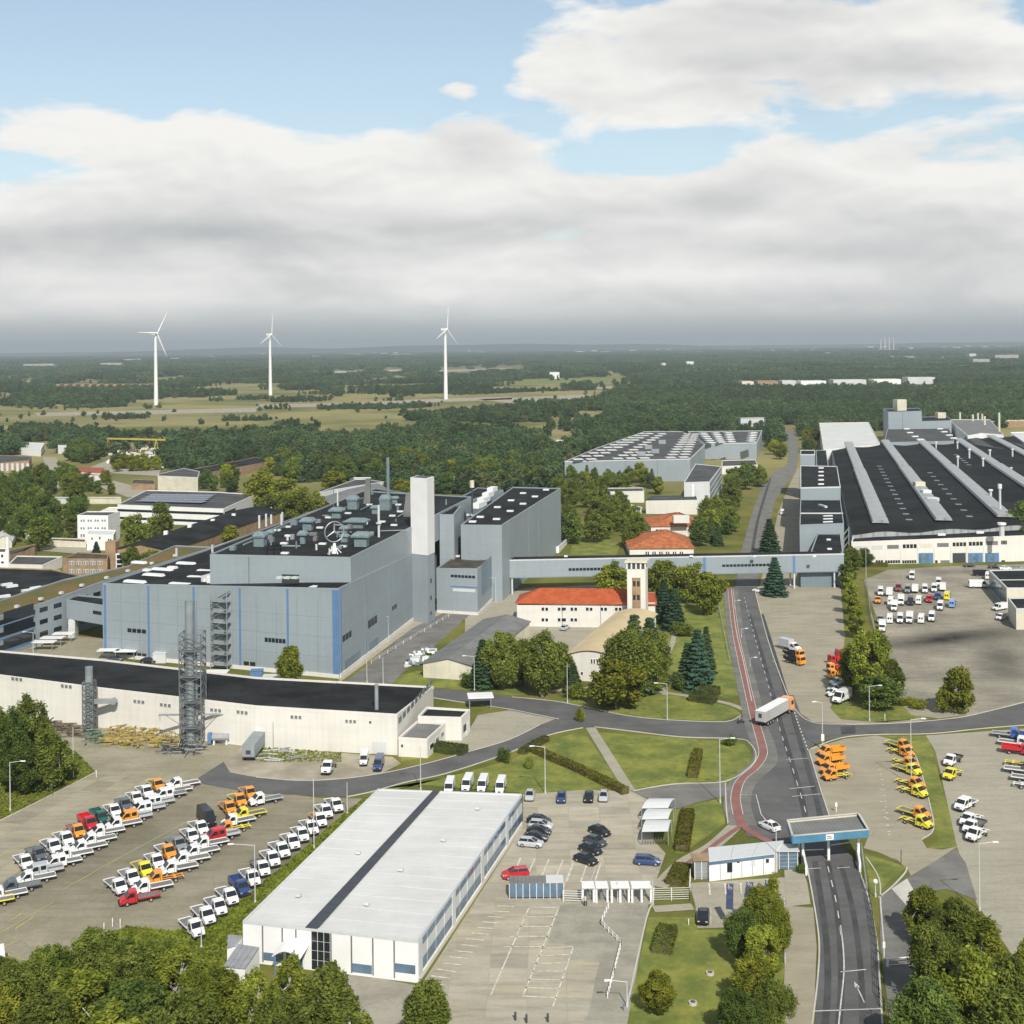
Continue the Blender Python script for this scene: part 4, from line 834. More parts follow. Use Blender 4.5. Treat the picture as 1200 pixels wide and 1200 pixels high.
TH = gable('tan_roof_hall', 'white hall with curved tan roof and glazed gable end', 'hall', (667,769,797), (718,767,800), (724,718), 1.25, 'white', 'tanroof', arch=1, over=.5)
for x in (692, 699): win(TH, 0, x, 772, x+6, 778, 2, frame='white2'); win(TH, 0, x, 787, x+6, 794, 2, frame='white2')
win(TH, 0, 680,787,684,791,1,frame='white2'); win(TH, 0, 707,790,711,798,1,'door','white2',0)
# ---- pedestrian bridge across the road
Bz0, Bz1 = 5.8, 11.6
g0 = P(588, 657, Bz1); g1 = P(989, 649.5, Bz1); e = Vector((g1.x-g0.x, g1.y-g0.y, 0)).normalized(); nn = Vector((-e.y, e.x, 0))
BR = B(); BR.base = Bz0; BR.pt = [Vector((g0.x,g0.y,0)), Vector((g1.x,g1.y,0)), Vector((g1.x,g1.y,0))+nn*6.5, Vector((g0.x,g0.y,0))+nn*6.5]; BR.z = [Bz1]*4
BR.root = root('conveyor_bridge', (g0.x, g0.y, 0), 'long grey-blue enclosed bridge crossing over the main road', 'bridge')
mb = MB(); mb.prism(BR.pt, Bz0, Bz1); part('wall', mb, M['cladding'], BR.root)
mb = MB(); mb.prism(BR.pt, Bz1+.004, Bz1+.12); part('roof', mb, M['bitumen'], BR.root)
rect(BR, 0, 0, (BR.pt[1]-BR.pt[0]).length, Bz1-.2, Bz1+.3, 'parapet', 'pale', .08)
rect(BR, 0, 0, (BR.pt[1]-BR.pt[0]).length, Bz0-.3, Bz0, 'bottom_beam', 'claddark', .05)
stripe(BR, 0, (719,826,931), w=.8, name='blue_panel'); win(BR, 0, 666,665.5,708,668.5,10); win(BR, 0, 846,661,902,663.8,13)
for x in (600, 719, 931, 978):
    u, _ = hit(BR, 0, x, 660); q = BR.pt[0]+e*u+nn*.5
    for s in (0, 5.2): mb = MB(); v = q+nn*s; mb.box(v.x-.25,v.x+.25,v.y-.25,v.y+.25,0,Bz0-.05); part('pier', mb, M['pale'], BR.root)
for x in (663, 810, 884, 954): rbox(BR, x, 652.5, Bz1+.12, 1.2, .8, .5, par=BR.root)
q0 = BR.pt[0]+e*hit(BR,0,940,660)[0]+nn*2; q1 = BR.pt[0]+e*hit(BR,0,978,660)[0]+nn*2; mb = MB(); mb.prism([q0,q1,q1+nn*3,q0+nn*3], 0, Bz0-.1); part('void_shade_block', mb, M['claddark'], BR.root)  # dark slate block added in place of the shade in the void under the bridge
# ---- stepped grey blocks beside the factory
R3 = bld('stepped_block', 'grey stepped block with black roof closest to the bridge, left of the factory', 'building', [(937,616,14.7), (989,614,14.7), (985,586,14.7), (938,586,14.7)], wall='cladding')
R3a = bld('link_roof', 'low black roofed link between bridge and stepped grey block', 'building', [(950,648,11.2), (988,648,11.2), (985,626,11.2), (958,626,11.2)], wall='cladding')
for x, y in ((971,633),(972,644),(954,648)): rbox(R3a, x, y, 11.2, 1.6, 1.0, .5)
R2 = bld('stepped_block', 'middle and taller of the grey stepped blocks with white roof vents', 'building', [(938,572,20), (985,571,20), (981,547,20), (938,546,20)], wall='cladding', trim='pale')
for y in (549,553.5,558,563,568): rbox(R2, 962, y, 20, 2.6, 1.0, .6)
rbox(R3, 968, 583, 14.7, 1.8, 1.5, 2.4, 'white2', 'roof_box'); rbox(R3, 964, 594, 14.7, 1.2, 7, .8, 'pale', 'duct')
for y in (605,608.5,612): rbox(R3, 970, y, 14.7, 4, .8, .4, 'skylite', 'skylight')
mb = MB(); v = P(988,601.5,14.9); w = P(938,601.5,14.9); mb.beam(v, w, .4, .5); part('parapet', mb, M['pale'], R3.root)
R1 = bld('stepped_block', 'smallest and farthest of the grey stepped blocks', 'building', [(938,533,24), (955,533,24), (955,528,24), (938,528,24)], wall='cladding', trim='pale')
R1b = bld('dark_roof_strip', 'narrow black roofed strip behind the tallest stepped block', 'building', [(957,547,19), (971,547,19), (968,528,19), (956,528,19)], wall='cladding')
r = root('outside_ladder_tower', P(992,660), 'steel ladder and pipe rack at the corner of the factory facade', 'pipe rack')
for k in range(4): g = P(989+(k%2)*6, 662-(k//2)*4); mb = MB(); mb.beam(g, g+Vector((0,0,13.5)), .3); part('post', mb, M['steel'], r)
for k in range(5): g = P(989, 662); mb = MB(); mb.beam(g+Vector((0,0,1.5+2.5*k)), g+Vector((2.0,1.5,3.5+2.5*k)), .25); part('brace', mb, M['steel'], r)
# ---- the factory hall with its shell roofs
FX = bld('factory_hall', 'wide factory hall with black shell roof, light grey lantern strips and white front', 'factory', [(998,636,662), (1186,629,658), (1330,624,652), (1330,615,9.6), (1186,619,9.6), (1000,629,9.6)], wall='white', roof='bitumen', trim='white')
zr = 11.2
ga, gb = P(996,626,zr), P(1180,621.5,zr); ex = (gb-ga).normalized(); ex.z = 0
lan = [((1032,616),(994.5,521)), ((1106,613),(1037,518.5)), ((1178.5,609),(1078,517)), ((1256,606),(1122.5,516.5)), ((1334,603),(1161,513))]
L0 = [(P(*a,zr), P(*b,zr)) for a, b in lan]
def onl(k, t): a, b = L0[k]; return a.lerp(b, t)
def at_k(k, t):
    i = int(max(0, min(3, math.floor(k)))); f = k-i; return onl(i, t)*(1-f)+onl(i+1, t)*f
mb = MB(); ks = [-.47+i*(4.9+.47)/64 for i in range(65)]; ts = [-.045+.01*j if j < 1 else j/24 for j in range(25)]; ts[0] = -.045
def arch(k): return .62*math.cos((k)*2*math.pi)
g_ = []
for t in ts: g_.append([at_k(k, t)+Vector((0,0,arch(k)*.8)) for k in ks])
for j in range(len(ts)-1):
    for i in range(64): mb.quadv([g_[j][i], g_[j][i+1], g_[j+1][i+1], g_[j+1][i]])
part('shell_roof', mb, mat('ribbed_black_roof', (.024,.026,.026), .9, .3, .05, fine=.3, fscale=1.5, wave=('Y', .30, .35), spec=.08), FX.root)
mb = MB()     # corrugated light gable under the shells
for i in range(64):
    a, b = g_[0][i], g_[0][i+1]; mb.quadv([(a.x,a.y+.3,8.5),(b.x,b.y+.3,8.5),(b.x,b.y+.3,b.z-.02),(a.x,a.y+.3,a.z-.02)])
part('gable_wall', mb, M['lantern'], FX.root)
for i in range(1):
    mb = MB(); a = [g_[j][0] for j in range(len(ts))]
    for p, q in zip(a, a[1:]): mb.quadv([(q.x,q.y,0),(p.x,p.y,0),p,q])
    part('side_wall', mb, M['cladding'], FX.root)
for k in range(5):
    for s0, s1, ww, hh_ in ((0,.52,4.7,1.0), (.535,1.0,4.3,.9)):
        mb = MB(); a, b = onl(k, s0), onl(k, s1); d = (b-a).normalized(); s = Vector((d.y,-d.x,0)); zb = zr+1.1
        prof = [(-ww,0),(-ww*.88,hh_),(0,hh_*1.25),(ww*.88,hh_),(ww,0)]
        mb.rings([[Vector((c.x,c.y,zb))+s*x*.72+Vector((0,0,z)) for x, z in prof] for c in (a, b)])
        o = part('roof_lantern', mb, M['lantern'], FX.root)
        if s0 == 0:
            n = 13
            for q in range(n):
                c = a.lerp(b, (q+.5)/n); mb = MB(); 
                p0_ = [Vector((c.x,c.y,zb))+s*x*.73+Vector((0,0,z+.07)) for x, z in prof]; d2 = d*.8
                mb.rings([[v-d2 for v in p0_], [v+d2 for v in p0_]]); part('rib', mb, M['steel'], o)
for kk, n, t0, t1 in ((.5,14,.02,.62), (1.5,10,.02,.5), (2.5,6,.55,.75)):
    for q in range(n):
        t = t0+(t1-t0)*(q+.5)/n; c = at_k(kk, t); c.z += arch(kk)*.8+.05; d = (at_k(kk, t+.01)-at_k(kk, t)).normalized(); mb = MB(); mb.obox(c, Vector((d.y,-d.x,0)), 2.6, 3.4, c.z-.06, c.z+.05); part('roof_light', mb, M['duct'], FX.root)
# front facade details
for x0, x1, m_ in ((1000,1019,'pale'), (1020,1036,'pale'), (1038,1055,'roofgrey'), (1057.5,1074.5,'glass'), (1077,1094,'cream'), (1096.5,1113.5,'roofgrey'), (1116,1132.5,'glass'), (1135,1152,'glass'), (1154,1171,'roofgrey'), (1173,1180,'glass')):
    yy_ = 642.5-(x0-1000)*.038; win(FX, 0, x0, yy_-2.5, x1, yy_+2, 4 if m_ == 'glass' else 1, m=m_, gap=.2)
for x0, x1, m_, n in ((1026,1035,'glass',3), (1037,1055,'glass',6), (1057,1074,'glass',6), (1095,1099,'glass',1), (1101,1114,'roofgrey',1), (1173,1178,'glass',1)): win(FX, 0, x0, 656.5, x1, 660, n, m=m_)
for x0, x1, m_ in ((1076,1094,'blue2'), (1116,1132,'darkst'), (1134,1152,'blue2'), (1154,1171,'blue2')):
    o = win(FX, 0, x0, 648, x1, 660.5, 1, 'gate', m_, .04)[0]
    if m_ == 'blue2':
        for kk in range(4): win(FX, 0, x0+1+kk*(x1-x0-2)/4, 649, x0+(kk+.85)*(x1-x0-2)/4+1, 659.5, 1, 'gate_leaf', 'blue' if kk % 2 else 'bglass', 0, t=.1)
        win(FX, 0, x0+6, 652, x0+9, 656, 1, 'gate_window', 'bglass', 0, t=.16)
for x in (1056.3,1075.5,1095,1114.8,1133.5,1153): win(FX, 0, x-.5, 640, x+.5, 661, 1, 'pilaster', 'white', 0, t=.2)
for x, y in ((1103,627.5),(1148,625)): rbox(FX, x, y, 9.6, 3, 1.2, .8)
for (x, y, h, w) in ((1097,526,5,1), (1122,526,5,1), (1122.5,548,7,1), (1152,546.5,5,1.1), (1136,537,6,1.1), (1160,536,5,1.1), (1186.5,535,5,1.1), (1161,586,5,1.2), (1185,554,3,1), (1172,603,13,1.0), (1174,628,5,1.9)):
    c = P(x, y, zr); mb = MB(); mb.tube(c, c+Vector((0,0,h*.85)), w*.5, n=10); o = part('exhaust_stack', mb, M['pale'], FX.root); mb = MB(); mb.tube(c+Vector((0,0,h*.85)), c+Vector((0,0,h)), w*.85, n=10); part('stack_cap', mb, M['white2'], o)
rbox(FX, 1077, 572, zr+1, 5, 4, 3.2, 'cream', 'roof_box'); rbox(FX, 1085, 580, zr+1, 4, 4, 2.4, 'white2', 'roof_box'); rbox(FX, 1092, 587, zr+1, 5.5, 4, 1.6, 'pale', 'roof_box')
FW = bld('white_roof_hall', 'hall with bright white wavy roof behind the black factory roof', 'hall', [(965,526,12.5), (1031,519.5,12.5), (1018,495,12.5), (960,496,12.5)], wall='white2', roof='whiteroof', trim='whiteroof')
FB = bld('grey_roof_section', 'flat grey roofed section with white roof lights behind the factory roof', 'building', [(1036,519,13), (1118,517,13), (1112,502,13), (1040,503,13)], wall='cladding', roof='bitgrey')
for x, y in ((1062,503),(1066,507.5),(1072,512),(1078,516),(1101,503),(1106,506.5),(1112,510.5),(1117,514)): rbox(FB, x, y, 13, 5, 2.5, .8)
FC = bld('grey_plant_tower', 'tall grey-blue block with cream box on top behind the factory roof', 'building', [(1041,483,26), (1080,482,26), (1077,478.5,26), (1035,479.5,26)], wall='cladding', base=0)
rbox(FC, 1054.5, 481, 26, 9, 7, 9.5, 'cream', 'roof_box'); stripe(FC, 0, (1060,), 'claddark', .5, 'wall_joint')
FD = bld('grey_plant_block', 'lower grey-blue block with black roof next to the grey plant tower', 'building', [(1080,494,17), (1115,493,17), (1110,488,17), (1080,489,17)], wall='cladding')
rbox(FD, 1102, 490, 17, 8, 5, 5, 'cream', 'roof_box')
FE = bld('dark_gable_hall', 'dark grey gabled hall with white front edge far right', 'hall', [(1134,511,13), (1150,508,14), (1176,510,13), (1160,492,13), (1112,492,13)], wall='white2', roof='roofgrey', trim='white2')
for x, y, h in ((1125,492,7),(1140,495,7),(1146,493,7),(1151,494,7),(1154,500,9),(1171,507,16)):
    c = P(x, y, 12); mb = MB(); mb.tube(c, c+Vector((0,0,h)), .9, n=8); part('exhaust_stack', mb, M['cream'], FE.root)
bld('cream_shed', 'pale cream low shed in front of the woods at right', 'shed', [(1156,494,502), (1215,492,500), (1215,489,7), (1158,490,7)], wall='brick', roof='cream', trim='cream')
bld('white_roof_annex', 'hall with white roof slope at the right edge of the frame', 'hall', [(1205,522,12), (1270,540,12), (1260,505,12), (1184,507,12)], wall='white2', roof='whiteroof')
bld('long_dark_link', 'long dark low building right of the white roofed hall', 'building', [(1112,516,11), (1260,540,11), (1205,522,11), (1134,512,11)], wall='cladding', roof='bitgrey')
RB = bld('dark_glazed_building', 'black roofed building with dark blue glazed side at right edge', 'building', [(1180,690,713), (1260,690,713), (1250,667,6), (1159,669,6)], wall='cream', roof='bitumen', trim='pale')
mb = MB()
for k in range(7):
    p, q = RB.pt[3], RB.pt[0]; a = p.lerp(q, (k+.06)/7); b = p.lerp(q, (k+.94)/7); d = (q-p).normalized(); o_ = Vector((d.y,-d.x,0))*.02
    mb = MB(); mb.slab([(a+o_)+Vector((0,0,.4)), (b+o_)+Vector((0,0,.4)), (b+o_)+Vector((0,0,5.4)), (a+o_)+Vector((0,0,5.4))], .06); part('glass_panel', mb, M['bglass'], RB.root)
mb = MB(); mb.beam(P(1172,680,6.1), P(1260,679,6.1), .4); part('roof_kerb', mb, M['pale'], RB.root)
RC = bld('cream_cube_building', 'cream flat building with black roof at right edge of the lot', 'building', [(1191,714.5,738), (1260,713,736), (1255,700,6.0), (1181,701.5,6.0)], wall='cream', roof='bitumen', trim='pale')
# ---- mid distance halls
HM = bld('skylight_hall', 'pale grey hall with rows of white skylights on the roof', 'hall', [(662,541,564), (809,538,564), (826,521.5,13.6), (800,506,13.6), (755,506,13.6), (700,525,13.6)], wall='cladding', roof='bitgrey', trim='pale')
stripe(HM, 0, (698,735,772), 'claddark', .3, 'wall_joint')
pa, pb, pc, pd = P(664,540.5,13.6), P(808,537.5,13.6), P(818,508,13.6), P(752,507,13.6)
for i in range(9):
    for j in range(11):
        u, v = (i+.5)/9, (j+.5)/11; p_ = pa.lerp(pb, u).lerp(pd.lerp(pc, u), v)
        if i in (2, 6) or (i in (4, 5) and j > 2): continue
        mb = MB(); mb.obox(p_, (pb-pa), (pb-pa).length/9*.72, (pd-pa).length/11*.30, 13.6, 13.95); part('skylight', mb, M['whiteroof'], HM.root)
for x, y in ((768,531),(760,526),(752,534),(776,520)): rbox(HM, x, y, 13.6, 5, 4, 2.6, 'steel', 'roof_unit')
HN = bld('skylight_hall', 'smaller pale hall behind and right of the long skylight hall', 'hall', [(826,520.5,538), (887,519,538), (893,505,14), (806,506,14)], wall='cladding', roof='bitgrey', trim='pale')
pa, pb, pc, pd = P(828,520,14), P(885,518,14), P(890,506,14), P(815,507,14)
for i in range(5):
    for j in range(6):
        if i == 3: continue
        u, v = (i+.5)/5, (j+.5)/6; p_ = pa.lerp(pb, u).lerp(pd.lerp(pc, u), v); mb = MB(); mb.obox(p_, (pb-pa), (pb-pa).length/5*.75, (pd-pa).length/6*.3, 14, 14.4); part('skylight', mb, M['skylite'], HN.root)
HT = bld('grey_office_tower', 'grey office block with ribbon windows in front of the skylight hall', 'office', [(802,566,598), (832,565,598), (846,547,573), (815,544,14)], wall='pale', roof='bitgrey', trim='pale')
win(HT, 0, 811,567,813.5,595,1,'stair_glazing','white2',0)
for k in range(4): z = 2.6+3.1*k; L = (HT.pt[2]-HT.pt[1]).length; rect(HT, 1, 1, L-1, z, z+1.3, 'window_band', 'claddark', .1)
bld('grey_rooftop_block', 'small pale block rising behind the skylight hall', 'building', [(865,493.5,508), (897,492,508), (895,489.5,16), (868,490,16)], wall='pale', roof='bitgrey')
bld('low_white_hall', 'low white hall right of the grey office block', 'hall', [(846,547,556), (888,545,555), (885,539,5), (846,540,5)], wall='white', roof='bitgrey')
bld('white_wall_building', 'white windowless building with thin dark roof left of the grey office block', 'building', [(757,586,602), (817,585,603), (815,581,7), (765,582,7)], wall='white', roof='bitgrey', trim='darkst')
w_ = bld('white_classroom', 'small white building with windows among trees behind the bridge', 'building', [(705,577,589), (755,576,589), (753,572,5), (704,572.5,5)], wall='white', roof='bitgrey')
win(w_, 0, 712,584,724,588,4)
bld('white_gable_house', 'narrow white gable end half hidden by trees', 'house', [(737,598,616), (751,600,616), (752,595,6), (740,592,9)], wall='white', roof='bitgrey')
G1 = gable('orange_roof_cottage', 'long house with weathered orange roof nearest behind the bridge', 'house', (738,644,652), (811,642,651), (762,620), 2.2, 'white', 'oldorange', over=.5, hip=.1) if 0 else None
def hiproof(name, label, x0, x1, ye, yb, depth, rise, m='oldorange'):
    a = P(x0, yb); b = P(x1, yb-.5); h = zat(a, x0, ye); e = (b-a).normalized(); n_ = Vector((-e.y,e.x,0)); r = root(name, a, label, 'house'); s = B(); s.root = r; s.base = 0
    s.pt = [a, b, b+n_*depth, a+n_*depth]; s.z = [h]*4; mb = MB(); mb.prism(s.pt, 0, h, bottom=False); part('wall', mb, M['white'], r)
    q = [s.pt[0]-e*.5-n_*.5, s.pt[1]+e*.5-n_*.5, s.pt[2]+e*.5+n_*.5, s.pt[3]-e*.5+n_*.5]; q = [Vector((v.x,v.y,h)) for v in q]
    r0 = (q[0]+q[3])/2+e*depth*.5; r1 = (q[1]+q[2])/2-e*depth*.3; r0.z = r1.z = h+rise; mb = MB()
    mb.slab([q[0],q[1],r1,r0], .1); mb.slab([q[2],q[3],r0,r1], .1); mb.slab([q[3],q[0],r0], .1); mb.slab([q[1],q[2],r1], .1); part('roof', mb, M[m], r); return s
g1 = hiproof('orange_roof_cottage', 'long low house with weathered orange roof just behind the bridge', 738, 813, 643, 652, 34, 5.2)
for k in range(6): win(g1, 0, 756+k*8, 646, 761+k*8, 650, 2, frame='white2')
g2 = hiproof('orange_roof_cottage', 'smaller orange roofed house with dormer behind the long orange roofed one', 763, 820, 617, 629, 30, 4.2)
win(g2, 0, 768,620,780,625,3,frame='white2'); mb = MB(); c = P(798,611,7); mb.box(c.x-3.5,c.x+3.5,c.y-2,c.y+2,6.5,9.6); part('dormer', mb, M['white'], g2.root)
# ---- buildings at the far left
s1 = bld('solar_roof_building', 'white two storey building with dark solar panels on flat roof', 'building', [(138,592,612), (262,597,617), (300,580,8.8), (253,577,8.8), (172,575,8.8)], wall='white2', roof='bitgrey', trim='white2')
rect(s1, 0, 0, (s1.pt[1]-s1.pt[0]).length, 5.4, 6.6, 'window_band', 'glass', .06); rect(s1, 0, 0, (s1.pt[1]-s1.pt[0]).length, 1.6, 2.8, 'window_band', 'glass', .06); rect(s1, 1, 2, (s1.pt[2]-s1.pt[1]).length*.35, 5.4, 6.6, 'window_band', 'glass', .06)
pa, pb, pc, pd = P(160,588,8.9), P(238,590,8.9), P(252,580,8.9), P(178,579,8.9)
for i in range(11):
    for j in range(4):
        u, v = (i+.5)/11, (j+.5)/4; p_ = pa.lerp(pb, u).lerp(pd.lerp(pc, u), v); mb = MB(); mb.obox(p_, (pb-pa), (pb-pa).length/11*.94, (pd-pa).length/4*.9, 8.95, 9.15); part('solar_panel', mb, M['solar'], s1.root)
s2 = bld('white_office_block', 'bright white three storey block with rows of small windows', 'office', [(91,604.5,637), (127,605,637), (141,600,631), (102,600,12)], wall='white2', roof='bitgrey', trim='white2')
for k in range(3):
    for i in range(4): x = 94+i*8.2; win(s2, 0, x, 608.5+k*9-(0 if k < 2 else 1), x+6, 611.5+k*9, 2, frame='white2', m='claddark')
s3 = bld('white_annex', 'white cube annex in front of the white three storey block', 'annex', [(102,627,645), (133,628,645), (136,622,7), (104,621,7)], wall='white2', roof='pale', trim='white2')
win(s3, 0, 107,630,109,632.5); win(s3, 0, 116,629,118,632); win(s3, 0, 126,631,131,636,2,frame='white2')
bld('white_roof_step', 'low white roofed connector between white block and solar building', 'building', [(116,600.5,612), (139,601,612), (140,595,6), (128,595,6)], wall='white2', roof='cream', trim='white2')
s4 = bld('brick_workshop', 'tan brick workshop with dark roof and bright window frames', 'workshop', [(74,655.5,675), (126,656,677), (128,650,6.5), (92,648,6.5)], wall='brick', roof='bitbrown')
for i in range(5):
    for y in (657.5, 667): win(s4, 0, 81+i*8.3, y, 87+i*8.3, y+4.5, 2, frame='white2', m='claddark', gap=.1)
s5 = bld('brick_gable_hall', '', '', [(127,640,668), (135,640,668), (136,637,9), (128,637,9)], wall='brick', roof='bitbrown') if 0 else None
G3 = gable('brick_gable_hall', 'tan brick hall with long black gabled roof behind leafy trees', 'hall', (134,640,667), (198,650,669), (278,598), 2.2, 'brick', 'bitumen', over=.4)
for x, y in ((194.5,625.5),(222.5,618),(249.5,611.5),(274,605)): c = P(x, y, 9.4); mb = MB(); mb.obox(c, (1,0), 1.6, 1.6, 8.6, 10.6); part('roof_vent', mb, M['white2'], G3.root)
mb = MB(); g = P(130.5, 668); mb.box(g.x-2,g.x+2,g.y-1,g.y+4,0,11); part('brick_shaft', mb, M['brick'], G3.root)
mb = MB(); g = P(141, 668); mb.box(g.x-2,g.x+2,g.y-.6,g.y-.2,0,6.5); o = part('portal', mb, M['white2'], G3.root)
for k in range(3): mb = MB(); mb.box(g.x-1.1,g.x+1.1,g.y-.75,g.y-.62,.8+k*1.9,2.2+k*1.9); part('pane', mb, M['glass'], o)
mb = MB()
for k in range(9): c = P(219,652).lerp(P(330,612), k/8); mb.box(c.x-.25,c.x+.25,c.y-.25,c.y+.25,0,9); 
mb.beam(P(216,653,7.5), P(335,612,7.5), .4); mb.beam(P(216,653,6.2), P(335,612,6.2), .25)
solo('pipe_rack', mb, M['pale'], 'pale pipe rack on posts along the edge of the brick gable hall', 'pipe rack')
s6 = bld('grey_shed', 'low shed with grey roof and brick side in front of the black roofed hall', 'shed', [(10,662,670), (50,663,672), (73,653,4), (20,652,4)], wall='white', roof='bitgrey')
s7 = bld('brick_row', 'row of brick garages with dark openings at left', 'garages', [(8,651,660), (42,642,650), (41,638,4.5), (8,646,4.5)], wall='brick', roof='bitgrey')
s8 = bld('white_gable_house', 'small white house with chimney pipe at the left edge', 'house', [(-8,648,667), (7,648,667), (8,643,6.5), (-8,643,6.5)], wall='white2', roof='bitgrey'); win(s8, 0, 1,650,4,653); win(s8,0,1,658,5,660)
mb = MB(); g = P(9,667); mb.tube(g, g+Vector((0,0,12.5)), .65, n=12); solo('white_chimney', mb, M['white2'], 'thick white chimney pipe at the far left edge', 'chimney')
G4 = gable('grey_gable_house', 'pale house with grey gable roof at the left edge above white chimney', 'house', (-6,634,642), (14,633,642), (0,624), 2.0, 'cream', 'pale')
bld('low_garages', 'row of cream garages in front of the white office block', 'garages', [(60,634,640.5), (101,636,642), (100,632,3), (61,631,3)], wall='cream', roof='bitbrown')
s9 = bld('dark_roof_hall', 'long low hall with dark roof and pillars at the left edge', 'hall', [(-30,546,556), (34,540,553), (37,535,6.5), (-30,533,6.5)], wall='brick', roof='bitgrey')
for k in range(6): win(s9, 0, 1+k*6, 543, 4+k*6, 552, 1, 'bay', 'pale', 0)
s10 = bld('cream_hall', 'cream hall with dark stepped roofs above the solar building', 'hall', [(185,558,575), (232,560,577), (234,553,8), (215,549,8), (186,556,8)], wall='cream', roof='bitgrey', trim='pale')
bld('dark_long_roof', 'long dark roof running diagonally behind the cream hall', 'hall', [(234,556,566), (318,541,550), (300,536,6), (222,551,6)], wall='brick', roof='bitumen')
bld('brick_shed', 'small brick shed left of the cream hall', 'shed', [(154,567,574), (182,568,575), (181,563,4), (156,562,4)], wall='brick', roof='bitbrown')
hr = bld('red_roof_house', 'white bungalow with red roof near the yellow gantry crane', 'house', [(80,553,562), (122,555,565), (122,549,4), (82,548,4)], wall='white2', roof='oldorange', para=0)
win(hr, 0, 83,555,95,558,2); win(hr, 0, 108,557,112,562,1,'door','pale')
mb = MB(); q = hr.pt; z = 4.6; a, b = (q[0]+q[3])/2, (q[1]+q[2])/2
mb.slab([(q[0].x-.5,q[0].y-.5,z-.2),(q[1].x+.5,q[1].y-.5,z-.2),(b.x,b.y,z+1.9),(a.x,a.y,z+1.9)],.1); mb.slab([(q[2].x+.5,q[2].y+.5,z-.2),(q[3].x-.5,q[3].y+.5,z-.2),(a.x,a.y,z+1.9),(b.x,b.y,z+1.9)],.1); part('roof', mb, mat('red_tiles', (.33,.09,.05)), hr.root)
bld('white_tent_hall', 'white arched tent hall beyond the trees at far left', 'tent', [(25,525,533), (48,527,535), (52,520,6), (34,519,6)], wall='white2', roof='whiteroof')
bld('white_shed', 'small white flat shed left of the red roofed house', 'shed', [(46,563,570), (80,565,572), (80,560,4), (47,559,4)], wall='white', roof='pale')
bld('grey_storage_box', 'pale grey box building beside the white tent hall', 'building', [(68,522,532), (78,522,532), (78,519,7), (69,519,7)], wall='pale', roof='pale')
G5 = gable('long_grey_hall', 'very long hall with plain grey pitched roof behind the plant building', 'hall', (368,586,594), (395,596,604), (430,567), 1.8, 'brick', 'roofgrey', over=.4)
bld('dark_square_hall', 'low dark hall behind the plant building roof', 'building', [(366,580,588), (392,574,583), (450,565,5), (420,561,5)], wall='pale', roof='bitgrey')
for k, (x0, x1, y0, y1, lab) in enumerate(((465,493,556,561,'white curved storage roof in the trees behind the tower'), (534,575,522,527,'white roofs far in the trees right of the tower'), (642,684,516,526,'pale flat hall among trees left of the skylight hall'), (410,432,560,565,'small pale roof in the trees behind long grey hall'), (1012,1027,485,493,'white banded building behind the white roofed hall'), (530,545,557,572,'small cream house among trees behind the link hall'))):
    bld('woodland_building', lab, 'building', [(x0,y0+2,y1+2), (x1,y0+3,y1+3), (x1+2,y0,6), (x0+5,y0,6)], wall='white2' if k != 5 else 'cream', roof='whiteroof', trim='white2')
for k, (x0, x1, y0, y1, w_, r_, lab) in enumerate(((32,50,614,622,'white2','pale','small white shed in the left wood, upper one'),(30,46,624,632,'white2','whiteroof','small white shed in the left wood, lower one'),(0,12,612,620,'cream','bitgrey','cream shed among trees at the far left edge'),(20,44,571,578,'brick','pale','low brick shed with pale roof left of the red roofed house'),(58,78,583,589,'pale','bitgrey','pale low hall among trees below the red roofed house'),(100,140,583,590,'cream','pale','cream garage row between red roofed house and solar building'),(150,172,585,592,'brick','bitgrey','brick shed behind the solar building at its left'))):
    bld('small_shed', lab, 'shed', [(x0,y0+2,y1), (x1,y0+2.5,y1+.5), (x1+2,y0,3.5), (x0+3,y0,3.5)], wall=w_, roof=r_)
# ---- white hall at the bottom
V = bld('white_hall', 'long white hall with dark ridge strip on its roof and glazed sides', 'hall', [(285,1080,1127), (490,1103,1152), (612,931,968), (443,925,5.7)], wall='white2', roof='whiteroof', para=.12, trim='pale')
L = (V.pt[1]-V.pt[0]).length
for k, x in enumerate((308,331,347,388,412,437,462)): u, _ = hit(V, 0, x, 1115); rect(V, 0, u-.1, u+.1, .3, 5.3, 'wall_joint', 'roofgrey', .05)
for x0, x1 in ((309,330),(413,436),(463,487)): win(V, 0, x0, 1130 if x0 > 400 else 1117, x1, 1140 if x0 > 400 else 1126, 1, m='bglass', gap=.02)
u0, _ = hit(V, 0, 365, 1110); u1, _ = hit(V, 0, 387, 1110)
for i in range(3):
    for j in range(4): w = (u1-u0)/3; rect(V, 0, u0+w*i+.05, u0+w*(i+1)-.05, .2+j*1.3, 1.4+j*1.3, 'pane', 'glass', .07)
L = (V.pt[2]-V.pt[1]).length; n = 15
for k in range(n):
    a = L*k/n; w = L/n
    if k % 4 == 0: rect(V, 1, a+.1, a+w*.45, .2, 5.3, 'wall_panel', 'pale', .1); a += w*.35; w *= .65
    rect(V, 1, a+.2, a+w-.15, 1.1, 2.5, 'window', 'bglass', .08); rect(V, 1, a+.2, a+w-.15, 2.75, 4.2, 'wall_panel', 'pale', .08); rect(V, 1, a+.2, a+w-.15, 4.3, 5.2, 'window', 'bglass', .08)
rect(V, 1, 0, L, 0, .7, 'plinth', 'white', .12)
z = max(V.z)+.05; q = [P(359,1083.5,5.78), P(375,1085,5.78), P(516.5,925,5.78), P(508,925,5.78)]; zz = [V.z[0]]*4
